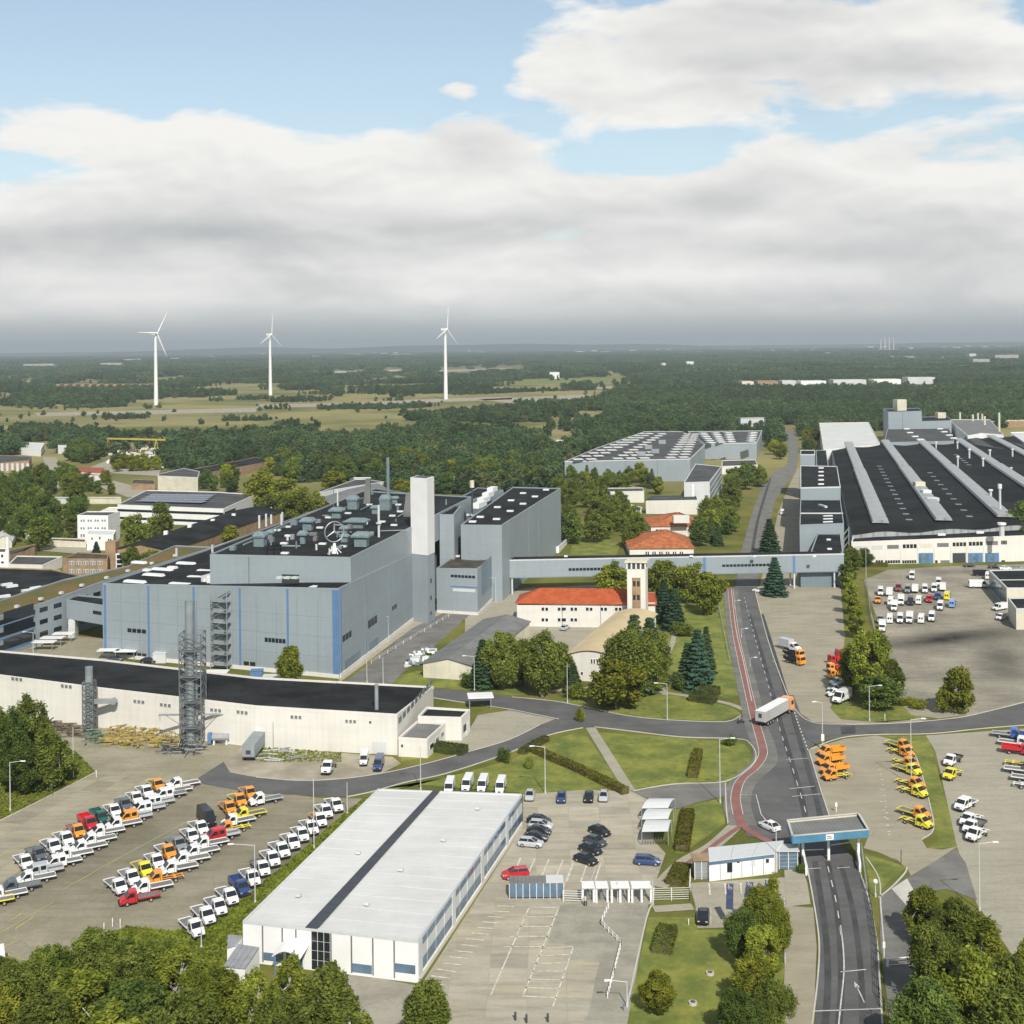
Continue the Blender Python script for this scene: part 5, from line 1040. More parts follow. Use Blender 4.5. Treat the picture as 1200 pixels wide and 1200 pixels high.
f0 = V.pt[0].lerp(V.pt[1], .365); f1 = V.pt[0].lerp(V.pt[1], .435); b0 = V.pt[3].lerp(V.pt[2], .385); b1 = V.pt[3].lerp(V.pt[2], .435)
za, zb = V.z[0]+(V.z[1]-V.z[0])*.4, V.z[3]+(V.z[2]-V.z[3])*.4; n = 22
for k in range(n):
    def S_(t): return [f0.lerp(b0, t)+Vector((0,0,za+(zb-za)*t+.08)), f1.lerp(b1, t)+Vector((0,0,za+(zb-za)*t+.08))]
    a, b = S_(k/n), S_((k+.96)/n); mb = MB(); mb.slab([a[0],a[1],b[1],b[0]], .1); part('ridge_panel', mb, M['darkst'], V.root)
for k in range(1, 14):
    t = k/14; mb = MB(); a_, b_ = V.pt[0].lerp(V.pt[3], t), V.pt[1].lerp(V.pt[2], t); za_, zb_ = V.z[0]*(1-t)+V.z[3]*t-.03, V.z[1]*(1-t)+V.z[2]*t-.03
    for (q0, q1) in ((0,.36),(.44,1)): p_, q_ = a_.lerp(b_, q0), a_.lerp(b_, q1); mb.beam((p_.x,p_.y,za_+(zb_-za_)*q0), (q_.x,q_.y,za_+(zb_-za_)*q1), .10, .05)
    part('roof_seam', mb, M['pale'], V.root)
for x_, y_ in ((420,1000),(470,1020),(520,985),(560,948),(350,1050),(430,1060)): rbox(V, x_, y_, 5.75, .7, .7, .35, 'pale', 'roof_vent')
# white entrance canopy and corrugated sheds in front
r = root('entrance_canopy', P(345,1137), 'curved white entrance canopy at the front of the white hall', 'canopy')
mb = MB(); e = (V.pt[1]-V.pt[0]).normalized(); nn = Vector((e.y,-e.x,0)); u0, _ = hit(V, 0, 330, 1115); c0 = V.pt[0]+e*u0
rows = []
for i in range(9):
    t = i/8; z = 2.7+math.sin(t*math.pi)*.9; p_ = c0+e*t*4.0; rows.append((p_+nn*.05+Vector((0,0,z+.5)), p_+nn*3.0+Vector((0,0,z))))
for (p_, q_), (p2, q2) in zip(rows, rows[1:]): mb.slab([q_, q2, p2, p_], .1)
part('curved_roof', mb, M['white2'], r)
mb = MB(); mb.slab([c0+nn*.15+e*.8, c0+nn*.15+e*3.2, c0+nn*.15+e*3.2+Vector((0,0,2.4)), c0+nn*.15+e*.8+Vector((0,0,2.4))], .1); part('door', mb, M['bglass'], r)
for s in (.3, 3.7): mb = MB(); v = c0+nn*2.7+e*s; mb.box(v.x-.08,v.x+.08,v.y-.08,v.y+.08,0,2.8); part('post', mb, M['blue'], r)
for k, (fl, fr, bl, br) in enumerate((((261,1134),(287,1136),(279,1107),(304,1111)), ((266,1112),(276,1109),(267,1096),(284,1097)))):
    z = 2.8; a, b, c, d = P(*fl,z), P(*fr,z), P(*br,z+.5), P(*bl,z+.5)
    r = root('corrugated_shed', (a.x,a.y,0), ('corrugated grey roofed shed nearest the trees by the white hall','smaller corrugated shed tucked behind at the white hall corner')[k], 'shed')
    mb = MB(); mb.add([(v.x,v.y,0) for v in (a,b,c,d)]+[a-Vector((0,0,.02)),b-Vector((0,0,.02)),c-Vector((0,0,.02)),d-Vector((0,0,.02))], [(0,1,5,4),(1,2,6,5),(2,3,7,6),(3,0,4,7)]); part('wall', mb, M['white2'], r)
    for i in range(4): mb = MB(); mb.slab([a.lerp(b,i/4+.008), a.lerp(b,(i+1)/4-.008), d.lerp(c,(i+1)/4-.008), d.lerp(c,i/4+.008)], .12); part('roof_sheet', mb, mat('corrugated_sheet', (.36,.37,.39), .5, .12, .4, wave=('X', 2.2, .25), metal=.2) if (i, k) == (0, 0) else bpy.data.materials['corrugated_sheet'], r)
# ---- gate: canopy, office, turnstiles, glazed corridor, shelters
z1, z0 = 5.6, 4.35
q = [P(929,979.5,z1), P(1017.5,972,z1), P(1006,953,z1), P(923,961,z1)]
r = root('gate_canopy', (q[0].x+6, q[0].y+3, 0), 'gate canopy with blue fascia and weathered grey roof spanning the road', 'canopy')
cen = sum(q, Vector())/4
for i in range(4): 
    a, b = q[i].copy(), q[(i+1)%4].copy(); a.z = b.z = z0; mb = MB(); mb.slab([a, b, Vector((b.x,b.y,z1)), Vector((a.x,a.y,z1))], .12); part('fascia', mb, M['blue2'] if i != 2 else M['cream'], r)
mb = MB(); mb.prism([cen+(v-cen)*.985 for v in q], z1-.55, z1-.45); part('roof', mb, M['roofgrey'], r)
mb = MB()
for i in range(4): a, b = q[i]+Vector((0,0,.02)), q[(i+1)%4]+Vector((0,0,.02)); mb.beam(a, b, .35, .12)
part('roof_edge', mb, M['kerb'], r)
e = (q[1]-q[0]).normalized(); nn = Vector((e.y,-e.x,0)); s_ = q[0]+e*5.6; 
mb = MB(); s_.z = 0; mb.slab([s_+nn*.13+Vector((0,0,4.5)), s_+e*1.35+nn*.13+Vector((0,0,4.5)), s_+e*1.35+nn*.13+Vector((0,0,5.4)), s_+nn*.13+Vector((0,0,5.4))], .08); sg = part('sign', mb, M['white2'], r)
mb = MB()
for k, w in ((0,.9),(1,.75)): mb.slab([s_+nn*.22+e*.2+Vector((0,0,4.75+k*.3)), s_+e*(.2+w)+nn*.22+Vector((0,0,4.75+k*.3)), s_+e*(.2+w)+nn*.22+Vector((0,0,4.88+k*.3)), s_+e*.2+nn*.22+Vector((0,0,4.88+k*.3))], .02)
part('sign_text', mb, M['roofgrey'], sg)
for x, y in ((941,1012),(1006,1008),(971,1008),(936,1004)):
    g = P(x, y); mb = MB(); mb.box(g.x-.2,g.x+.2,g.y-.2,g.y+.2,0,z0+.1); part('post', mb, M['white2'], r)
for (x0, y0), (x1, y1) in (((940,1002),(945,1026)), ((1004,999),(1008,1022))):
    a, b = P(x0,y0), P(x1,y1); mb = MB(); mb.beam(a+Vector((0,0,.8)), b+Vector((0,0,.8)), .35, 1.6); part('guard_wall', mb, M['white2'], r)
for a_p, b_p, zz_ in (((944,1004),(966,1003),1.1), ((974,998),(996,995),1.1)):
    a, b = P(*a_p), P(*b_p); mb = MB(); mb.beam(a+Vector((0,0,zz_)), b+Vector((0,0,zz_)), .12); part('barrier_arm', mb, M['white2'], r)
g = P(1007,990); mb = MB(); mb.tube(g+Vector((0,0,3.2)), g+Vector((0,0,4.0)), .3, n=8); part('signal_lamp', mb, M['darkst'], r)
z1 = 3.1
q = [P(831,1010,z1), P(907,1001,z1), P(919,985.5,z1), P(830,994,z1)]; CO = B(); CO.base = 0; CO.pt = [Vector((v.x,v.y,0)) for v in q]; CO.z = [z1]*4
CO.root = root('gate_office', (CO.pt[0].x, CO.pt[0].y, 0), 'white container gate office with blue roof edge and open door', 'office')
mb = MB(); mb.prism(CO.pt, 0, z1); part('wall', mb, M['white2'], CO.root); e = (CO.pt[1]-CO.pt[0]); Lc = e.length
for k in range(3):
    a, b = q[0].lerp(q[1], k/3), q[0].lerp(q[1], (k+1)/3-.005); c, d = q[3].lerp(q[2], (k+1)/3-.005), q[3].lerp(q[2], k/3); mb = MB(); mb.slab([a,b,c,d], .12); part('roof_panel', mb, M['pale'], CO.root)
rect(CO, 0, 0, Lc, z1-.5, z1-.02, 'roof_edge', 'bglass', .08)
for k in range(1, 6): rect(CO, 0, Lc*k/6-.04, Lc*k/6+.04, .1, z1-.55, 'wall_joint', 'roofgrey', .03)
win(CO, 0, 852,1010,858,1022,1,'door','glass',0); win(CO, 0, 896,1005.5,902,1011.5,1,frame='white2'); win(CO, 0, 863.5,1008.5,867,1011,1); win(CO, 0, 880,1007,885,1014.5,1,m='pale')
for nm, lab, cx, cy, w, d, h, wm, rm in (('gate_kiosk','small kiosk with reddish roof at the left end of the gate office',821,1027,2.2,2.4,3.0,'steel','brick'), ('passage_roof','low glazed passage between gate office and road gate',922,1015,3.0,2.4,2.9,'bglass','pale')):
    g = P(cx, cy); r = root(nm, g, lab, 'kiosk' if nm == 'gate_kiosk' else 'passage'); mb = MB(); mb.box(g.x-w/2,g.x+w/2,g.y-d/2,g.y+d/2,.05,h); part('wall', mb, M[wm], r)
    mb = MB(); mb.box(g.x-w/2-.3,g.x+w/2+.3,g.y-d/2-.3,g.y+d/2+.3,h,h+.15); part('roof', mb, M[rm], r)
    for k in range(3): mb = MB(); mb.box(g.x-w/2+k*w/2-.05,g.x-w/2+k*w/2+.05,g.y-d/2-.1,g.y-d/2,0,h); part('post', mb, M['white2'], r)
    for k in range(4): mb = MB(); mb.box(g.x-w/2,g.x+w/2,g.y-d/2-.06,g.y-d/2-.01,.4+k*.6,.5+k*.6); part('rail', mb, M['steel'], r)
tcc = 0
for k, (x0, x1) in enumerate(((683,696),(699,712),(717,737),(741,763))):
    a, b = P(x0, 1058), P(x1, 1057.5); r = root('turnstile_shelter', a, ('leftmost','second from left','third and wider','rightmost and widest')[k]+' white roofed turnstile shelter in the row', 'turnstile', 'white turnstile shelters')
    zt = 2.3; mb = MB(); mb.box(a.x-.1, b.x+.1, a.y-.3, a.y+2.0, zt, zt+.18); part('roof', mb, M['white2'], r)
    for s in np.linspace(0, 1, 2+(k > 1)):
        v = a.lerp(b, float(s)); mb = MB(); mb.box(v.x-.16,v.x+.16,v.y-.05,v.y+.3,0,zt); part('post', mb, M['white2'], r)
    v = a.lerp(b, .5)+Vector((0,.9,0)); mb = MB(); mb.tube(v, v+Vector((0,0,2.2)), .07, n=6)
    for j in range(9):
        for s in range(3): t = s*2.094; mb.beam(v+Vector((0,0,.35+j*.2)), v+Vector((math.cos(t)*.6,math.sin(t)*.6,.35+j*.2)), .045)
    part('rotor', mb, M['steel'], r)
g = P(597,1054); g2 = P(661,1056); r = root('glazed_corridor', g, 'low glazed corridor with grey and white roof beside the turnstiles', 'corridor')
mb = MB(); mb.box(g.x, g2.x-2.7, g.y, g.y+2.6, 2.4, 2.55); part('roof', mb, M['roofgrey'], r); mb = MB(); mb.box(g2.x-2.7, g2.x, g.y, g.y+2.6, 2.5, 2.65); part('roof', mb, M['pale'], r)
for k in range(8): x = g.x+(g2.x-g.x)*k/8; mb = MB(); mb.box(x+.05, x+(g2.x-g.x)/8-.05, g.y+.02, g.y+.06, .3, 2.35); part('pane', mb, M['bglass'], r)
for k in range(9): x = g.x+(g2.x-g.x)*k/8; mb = MB(); mb.box(x-.04,x+.04,g.y,g.y+.1,0,2.45); part('post', mb, M['white2'], r)
for k, (y0, y1) in enumerate(((975,961),(960.5,948),(947.5,936))):
    a, b = P(752,y0,2.3), P(783,y0-.5,2.3); c, d = P(787+k*2,y1,2.6), P(757+k*2,y1,2.6)
    r = root('cycle_shelter', (a.x,a.y,0), ('nearest','middle','farthest')[k]+' bay of the open cycle shelter with curved translucent roof', 'shelter', 'cycle shelter bays')
    n = 5
    for i in range(n):
        def arc(t): zz = math.sin(t*math.pi)*.35; return a.lerp(d, t)+Vector((0,0,zz)), b.lerp(c, t)+Vector((0,0,zz))
        p_, q_ = arc(i/n), arc((i+.95)/n); mb = MB(); mb.slab([p_[0],p_[1],q_[1],q_[0]], .06); part('roof_panel', mb, M['pale'], r)
    for v in (a,b,c,d): mb = MB(); mb.box(v.x-.06,v.x+.06,v.y-.06,v.y+.06,0,v.z); part('post', mb, M['steel'], r)
    for i in range(10):
        v = a.lerp(b, (i+.5)/10); mb = MB(); mb.beam((v.x,v.y+.6,.1),(v.x,v.y+1.0,.9),.08); mb.tube((v.x-.02,v.y+.5,.33),(v.x+.02,v.y+.5,.33),.33,n=10); part('bicycle_rack', mb, M['darkst'], r)
# ================================================================== vehicles (forward is +X, centred on the ground)
def hw_(z, w, wr, zb, zt): return w if z <= zb else w+(wr-w)*(z-zb)/(zt-zb)
def prof_body(mb, prof, w, wr, zb, zt, nose=None, mi=0):
    L = [Vector((x, hw_(z,w,wr,zb,zt)*(nose(x) if nose else 1), z)) for x, z in prof]; R = [Vector((p.x,-p.y,p.z)) for p in L]; n = len(prof)
    mb.add(L+R, [tuple(range(n)), tuple(range(2*n-1, n-1, -1))]+[(i, i+n, (i+1)%n+n, (i+1)%n) for i in range(n)], mi)
def wheel(r=.35, w=.24):
    mb = MB(); mb.tube((0,-w/2,0),(0,w/2,0),r,n=12,capmi=0); mb.tube((0,-w/2-.01,0),(0,w/2+.01,0),r*.6,n=8,mi=1); return mb.mesh('wheel', [M['wheel'], M['rim']])
WH, WHC, WHT = wheel(), wheel(.32,.21), wheel(.50,.34)
def cab_parts(xr, zt=2.30, dbl=False, van=False):
    """front end of a transporter; xr = rear x of cab"""
    nose = lambda x: .88 if x > 2.95 else .96 if x > 2.6 else 1
    zt2 = zt
    prof = [(3.3,.35),(3.34,.75),(3.2,1.08),(2.5,1.36),(1.72,zt-.12),(1.5,zt),(xr+.1,zt2),(xr,zt2-.1),(xr,.40)]
    mb = MB(); prof_body(mb, prof, .99, .80 if not van else .86, 1.25, zt, nose); body = mb.mesh('cab' if not van else 'body', M['car'])
    mb = MB(); wz = lambda z: hw_(z,.99,.80 if not van else .86,1.25,zt)*.93
    a, b = Vector((2.43,0,1.46)), Vector((1.76,0,zt-.22)); nn = Vector((.9,0,.55)).normalized()*.03
    mb.slab([Vector((a.x,-wz(a.z),a.z))+nn, Vector((a.x,wz(a.z),a.z))+nn, Vector((b.x,wz(b.z),b.z))+nn, Vector((b.x,-wz(b.z),b.z))+nn], .02); ws = mb.mesh('windscreen', M['glass'])
    mt = MB(); mt.box(xr+.05,3.1,-1.0,1.0,.33,.50); trim = mt.mesh('lower_trim', M['chassis'])
    P_ = [('lower_trim', trim, None), ('cab' if not van else 'body', body, 0), ('windscreen', ws, None)]
    def sidewin(x0, x1, x2, x3, s):
        mb = MB(); y = lambda z: s*(hw_(z,.99,.80 if not van else .86,1.25,zt)+.01)
        q = [(x0,y(1.38),1.38),(x1,y(1.38),1.38),(x2,y(zt-.3),zt-.3),(x3,y(zt-.3),zt-.3)]
        mb.slab(q if s < 0 else q[::-1], .02); return mb.mesh('side_window', M['glass'])
    for s in (-1, 1):
        md = MB(); md.box(.80,.86,s*1.0-.006,s*1.0+.006,.55,1.95 if s else 0); P_.append(('door_seam', md.mesh('door_seam', M['chassis']), None))
        P_.append(('side_window', sidewin(.95 if not dbl else .95, 2.25, 1.62, .95, s), None))
        if dbl: P_.append(('side_window', sidewin(-.35, .55, .55, -.35, s), None))
    mb = MB(); mb.box(3.25,3.42,-.88,.88,.30,.60); P_.append(('bumper', mb.mesh('bumper', M['chassis']), None))
    mb = MB(); mb.box(3.2,3.36,-.34,.34,.72,.95); P_.append(('grille', mb.mesh('grille', M['chassis']), None))
    mb = MB(); mb.box(-.12,.12,-.13,.13,-.12,.12); hl = mb.mesh('headlight', M['lamp'])
    for s in (-1, 1): P_.append(('headlight', hl, None, (3.16, s*.72, .88)))
    mb = MB(); mb.box(-.06,.06,-.12,.12,-.15,.15); mir = mb.mesh('mirror', M['chassis'])
    for s in (-1, 1): P_.append(('mirror', mir, None, (2.1, s*1.16, 1.45)))
    return P_
def wheels(xs, w=WH, y=.88, z=.35): return [('wheel', w, None, (x, s*y, z)) for x in xs for s in (-1, 1)]
def bed(kind, x1):
    out = []
    mb = MB()
    for s in (-.42,.42): mb.box(-3.15,x1+.3,s-.06,s+.06,.55,.75)
    for x in (-3.1,-2.2,-1.2,-.3): mb.box(x-.05,x+.05,-.45,.45,.58,.72)
    out.append(('frame', mb.mesh('frame', M['chassis']), None))
    if kind in ('flat', 'drop'):
        mb = MB(); mb.box(-3.3,x1-.12,-1.0,1.0,.80,.90); out.append(('deck', mb.mesh('deck', M['roofgrey']), None))
        h = .10 if kind == 'flat' else .34
        for s in (-1, 1): mb = MB(); mb.box(-3.3,x1-.12,s*1.0-.04,s*1.0+.04,.82,.92+h); out.append(('side_board', mb.mesh('side_board', M['car']), 1))
        mb = MB(); mb.box(-3.35,-3.27,-1.0,1.0,.82,.92+h); out.append(('tailboard', mb.mesh('tailboard', M['car']), 1))
        mb = MB(); mb.box(x1-.15,x1-.09,-1.0,1.0,.97,1.75 if kind == 'drop' else 1.2); out.append(('headboard', mb.mesh('headboard', M['car']), 1))
    if kind == 'bare':
        mb = MB()
        for s in (-.45,.45): mb.box(-3.15,x1,s-.10,s+.10,.76,.86)
        mb.box(-3.2,-3.0,-.9,.9,.7,.82); mb.box(-1.9,-1.4,-.95,.95,.78,.86); out.append(('rails', mb.mesh('rails', M['car']), 1))
    if kind == 'tip':
        mb = MB(); mb.box(-3.3,x1-.15,-1.05,1.05,.9,1.0)
        mb.box(-3.3,x1-.15,-1.05,-.98,1.0,1.7); mb.box(-3.3,x1-.15,.98,1.05,1.0,1.7); mb.box(x1-.22,x1-.15,-.98,.98,1.0,1.9); mb.box(-3.3,-3.22,-.98,.98,1.0,1.7); out.append(('tipper_body', mb.mesh('tipper_body', M['car']), 1))
    if kind == 'box':
        mb = MB(); mb.box(-3.4,x1-.1,-1.08,1.08,.85,2.95); out.append(('box_body', mb.mesh('box_body', M['car']), 1))
    return out
PR = {}
for k in ('flat','drop','bare','tip','box'):
    PR[k] = cab_parts(.5)+bed(k, .5)+wheels((2.15,-1.75))
PR['dflat'] = cab_parts(-.6, dbl=True)+bed('flat', -.6)+wheels((2.15,-1.75)); PR['ddrop'] = cab_parts(-.6, dbl=True)+bed('drop', -.6)+wheels((2.15,-1.75))
PR['van'] = cab_parts(-3.2, zt=2.6, van=True)+wheels((2.15,-1.9))
mb = MB(); mb.box(-3.24,-3.19,-.75,.75,.5,2.3); PR['van'].append(('rear_door', mb.mesh('rear_door', M['car']), 0))
mb = MB(); mb.box(-3.27,-3.23,-.62,-.12,1.5,2.1); mb.box(-3.27,-3.23,.12,.62,1.5,2.1); PR['van'].append(('rear_window', mb.mesh('rear_window', M['glass']), None))
def ring6(x, w, zb, zt, wt): return [Vector((x,-w,zb)), Vector((x,w,zb)), Vector((x,w*1.02,(zb+zt)/2+.05)), Vector((x,wt,zt)), Vector((x,-wt,zt)), Vector((x,-w*1.02,(zb+zt)/2+.05))]
def carproto(est=False, mpv=False):
    k = .18 if mpv else 0
    mb = MB(); mb.rings([ring6(-2.15,.70,.40,.80+k,.62), ring6(-2.05,.84,.28,.98+k,.76), ring6(-1.2,.88,.22,1.0+k,.80), ring6(.9,.88,.22,.98+k,.80), ring6(1.25,.87,.24,.94+k,.78), ring6(1.9,.82,.26,.78+k,.70), ring6(2.15,.66,.36,.66+k,.52)])
    out = [('body', mb.mesh('body', M['car']), 0)]
    xr = -2.0 if (est or mpv) else -1.75; xr2 = -1.75 if (est or mpv) else -1.05
    mb = MB(); a = [Vector((xr,-.74,.96+k)),Vector((xr,.74,.96+k)),Vector((1.15,.74,.94+k)),Vector((1.15,-.74,.94+k))]; b = [Vector((xr2,-.56,1.42+k)),Vector((xr2,.56,1.42+k)),Vector((.25,.57,1.43+k)),Vector((.25,-.57,1.43+k))]
    mb.rings([a[::-1], b[::-1]]); out.append(('windows', mb.mesh('windows', M['glass']), None))
    mb = MB(); mb.rings([[v+Vector((0,0,.0)) for v in b[::-1]], [v*1+Vector((0,0,.06))-Vector((v.x*.04,v.y*.08,0)) for v in b[::-1]]]); out.append(('roof', mb.mesh('roof', M['car']), 0))
    mb = MB()
    for s in (-1, 1):
        for x0, x1 in ((xr,xr2),(1.15,.25),(-.35,-.35)): mb.beam((x0,s*.755,.96+k),(x1,s*.58,1.44+k),.07)
    out.append(('pillars', mb.mesh('pillars', M['car']), 0))
    mb = MB(); mb.box(-.1,.1,-.16,.16,-.07,.07); hl = mb.mesh('headlight', M['lamp'])
    for s in (-1, 1): out.append(('headlight', hl, None, (2.02, s*.55, .66+k*.6)))
    mb = MB(); mb.box(-.05,.05,-.12,.12,-.1,.1); tl = mb.mesh('tail_light', mat('tail_light_red', (.25,.01,.01), .3, .05) if 'tail_light_red' not in bpy.data.materials else bpy.data.materials['tail_light_red'])
    for s in (-1, 1): out.append(('tail_light', tl, None, (-2.13, s*.6, .75+k)))
    return out+wheels((1.35,-1.3), WHC, .80, .32)
PR['car'] = carproto(); PR['estate'] = carproto(est=True); PR['mpv'] = carproto(mpv=True)
# heavy orange municipal truck
def heavy():
    out = []; mb = MB(); prof_body(mb, [(3.6,.6),(3.6,1.5),(3.45,2.8),(3.3,2.95),(1.9,2.95),(1.85,.7)], 1.2, 1.12, 1.6, 2.95); out.append(('cab', mb.mesh('cab', M['car']), 0))
    mb = MB(); mb.slab([(3.62,-1.05,1.75),(3.62,1.05,1.75),(3.50,1.0,2.6),(3.50,-1.0,2.6)], .03); out.append(('windscreen', mb.mesh('windscreen', M['glass']), None))
    for s in (-1, 1): mb = MB(); q = [(2.3,s*1.2,1.8),(3.3,s*1.2,1.8),(3.2,s*1.16,2.5),(2.3,s*1.16,2.5)]; mb.slab(q if s < 0 else q[::-1], .03); out.append(('side_window', mb.mesh('side_window', M['glass']), None))
    mb = MB(); mb.box(-3.6,1.8,-.5,.5,.75,1.05); out.append(('frame', mb.mesh('frame', M['chassis']), None))
    mb = MB(); mb.box(-3.6,1.5,-1.2,1.2,1.2,1.35); mb.box(-3.6,1.5,-1.2,-1.12,1.35,2.0); mb.box(-3.6,1.5,1.12,1.2,1.35,2.0); mb.box(1.42,1.5,-1.12,1.12,1.35,2.2); out.append(('tipper_body', mb.mesh('tipper_body', M['car']), 1))
    return out+wheels((2.6,-1.8), WHT, 1.0, .5)
PR['heavy'] = heavy()
C = dict(w=(.80,.80,.79), s=(.46,.48,.50), g=(.10,.12,.14), o=(.80,.30,.025), y=(.78,.66,.03), r=(.50,.015,.025), d=(.055,.062,.075), n=(.02,.10,.085), b=(.03,.06,.17), B=(.05,.13,.50), k=(.012,.014,.018), l=(.17,.32,.62), t=(.30,.05,.05), G=(.24,.26,.28))
CN = dict(w='white', s='silver', g='dark grey', o='orange', y='yellow', r='red', d='slate', n='dark green', b='dark blue', B='bright blue', k='black', l='light blue', t='dark red', G='grey')
def veh(kind, name, x, y, hx, hy, c1, c2=None, label='', cat='truck', group=None, anchor=(0,0,0), scale=1.0):
    if anchor != (0,0,0): scale *= rnd.uniform(.90,.95)
    """(x, y) is where the anchor point of the vehicle is seen, (hx, hy) a pixel step towards its front"""
    z = anchor[2]; a = P(x, y, z); b = P(x+hx, y+hy, z); th = math.atan2(b.y-a.y, b.x-a.x)+rnd.uniform(-.035,.035)
    off = Vector((anchor[0]*math.cos(th)-anchor[1]*math.sin(th), anchor[0]*math.sin(th)+anchor[1]*math.cos(th), 0))*scale
    o = bpy.data.objects.new(name, None); COL.objects.link(o); o.location = (a.x-off.x, a.y-off.y, .085 if kind != 'trailer' else 0.085); o.rotation_euler = (0,0,th); o.scale = (scale,)*3
    props(o, label, cat, group); cols = (C[c1], C[c2 or c1])
    for p in PR[kind]:
        q = bpy.data.objects.new(p[0], p[1]); COL.objects.link(q); q.parent = o
        if len(p) > 3: q.location = p[3]
        if p[2] is not None: q.color = tuple(cols[p[2]])+(1,)
    return o
KN = {'flat': 'flatbed truck', 'drop': 'dropside truck', 'bare': 'bare chassis truck', 'tip': 'tipper truck', 'dflat': 'double cab flatbed truck', 'ddrop': 'double cab dropside truck', 'van': 'panel van', 'box': 'box truck'}
def rowlist(lst, anchor, h, rowname, group, defk='flat', end='near end'):
    for i, q in enumerate(lst):
        x, y, c1 = q[0], q[1], q[2]; c2 = q[3] if len(q) > 3 and q[3] else c1; k = q[4] if len(q) > 4 else defk
        lab = '%s %s%s, %s from %s of %s' % (CN[c1], KN[k], '' if c2 == c1 else ' with %s bed' % CN[c2], ordw(i), end, rowname)
        veh(k, 'flatbed_truck' if k not in ('van','box') else ('panel_van' if k == 'van' else 'box_truck'), x, y, h[0], h[1], c1, c2, lab, 'truck' if k != 'van' else 'van', group, anchor)
RW = (-1.75, .9, .0); WS = (2.1, 0, 1.7)
rowlist([(5,1062,'y'),(21,1054,'w'),(37,1045,'g'),(55,1034.5,'w'),(64,1026,'s',None,'ddrop'),(86,1015.5,'w',None,'dflat'),(99,1006.5,'w'),(116,997.5,'w'),(127,989,'w'),(137,979.5,'w'),(157,970.5,'w'),(169,962.5,'o','s','ddrop'),(185,952,'w','s','ddrop'),(196,945,'w','s','ddrop'),(210,936,'w','s','dflat'),(217,930.5,'w'),(226,923.5,'w')],
        RW, (-30,6), 'left side-on row', 'trucks side-on in the left row')
rowlist([(31,1007,'w'),(47,998,'g'),(64,989,'w'),(79,980.5,'w'),(92.5,971,'o','r'),(107,962,'r',None,'tip'),(120,955,'n',None,'tip'),(135,947.5,'w'),(147.5,940,'g'),(160.6,932.5,'w'),(173,925,'w'),(186,917,'o','y')],
        WS, (18,17), 'left forward-facing row', 'trucks facing the camera in the left row')
rowlist([(177,1057.5,'r'),(192,1045,'w'),(206,1034.5,'o','o','bare'),(222,1022.5,'w'),(236,1012.5,'w'),(248,1003,'w'),(259,993,'w'),(272,984,'r','s','ddrop'),(286,975,'o','y','bare'),(291,966.5,'w'),(304,958.5,'y'),(323,941.5,'w','s')],
        RW, (-30,6), 'middle side-on row', 'trucks side-on in the middle row')
rowlist([(141,1035.5,'w'),(156,1025.5,'w'),(171,1016,'y'),(185,1006.5,'w'),(199,995.5,'o','w'),(211,986.5,'G'),(226,976.5,'w'),(237,967.5,'w'),(246,957,'k',None,'van'),(270,944,'o'),(282,935,'o','y'),(294,926.5,'o')],
        WS, (18,17), 'middle forward-facing row', 'trucks facing the camera in the middle row')
rowlist([(230.5,1084.5,'w'),(243.5,1070,'w'),(257.5,1059.5,'w'),(271,1047.5,'w'),(285,1037,'b',None,'tip'),(297,1026,'w'),(309,1014.5,'w','d'),(320.6,1003.5,'w'),(332,993.5,'w'),(344,984,'w'),(355,975,'w'),(366,967,'w'),(376,958,'w','o'),(383,948,'w'),(395,941,'w')],
        WS, (18,19), 'row beside white hall', 'trucks parked beside the white hall', 'flat')
def car(k, x, y, hx, hy, c, lab, grp=None, nm='parked_car'): return veh(k, nm, x, y, hx, hy, c, None, lab, 'car', grp)
for i, (x, y, c, k) in enumerate(((622,992,'s','estate'),(628,985,'k','car'),(632,978,'k','car'),(634,971,'s','estate'),(632,965,'k','car'))):
    car(k, x, y, 20, 2, c, '%s %s, %s from near end of cluster by white hall' % (CN[c], 'estate car' if k == 'estate' else 'hatchback', ordw(i)), 'cars by the white hall wall')
for i, (x, y, c) in enumerate(((687,1011.5,'k'),(692.5,999.5,'k'),(698,990,'d'),(703,978,'k'))):
    car('car', x, y, 20, 7, c, '%s hatchback, %s from near end of slanted column mid car park' % (CN[c], ordw(i)), 'cars mid car park')
car('estate', 759, 1013, 20, 1, 'b', 'dark blue estate car standing alone below the cycle shelter')
car('mpv', 604, 1029, -20, 2, 'r', 'bright red people carrier beside the white hall')
for x, y, c, lab in ((621,936,'s','silver car at the left of the row on the lawn edge'),(658,938.5,'b','dark blue car second in the row on the lawn edge'),(690,938,'k','black car third in the row on the lawn edge'),(707.5,937,'s','silver-blue car at the right of the row on the lawn edge')):
    car('car', x, y, -2, 12, c, lab, 'cars on the lawn edge')
car('car', 824, 1079, -1, 14, 'k', 'black car parked near the blue wheelchair bays')
car('car', 902, 972, -14, -7, 'w', 'white hatchback waiting on the road before the gate')
car('car', 662, 738, 12, -7, 's', 'silver car in the yard by the orange roofed house')
car('car', 889, 694, -10, -1, 'w', 'white car in the shade under the bridge')
car('car', 926, 691, 2, 4, 'w', 'small white car at the edge of the beige strip near the bridge') if 0 else None
veh('bare', 'flatbed_truck', 386, 903, -8, 10, 'w', 'g', 'white chassis cab on the sandy ground left of the two vans', 'truck')
veh('van', 'panel_van', 427, 894, -3, 10, 'w', None, 'small white van in front of the roller door', 'van', scale=.8)
veh('van', 'panel_van', 444, 900, -6, 12, 'b', None, 'dark blue van in front of the long white building', 'van', scale=.85)
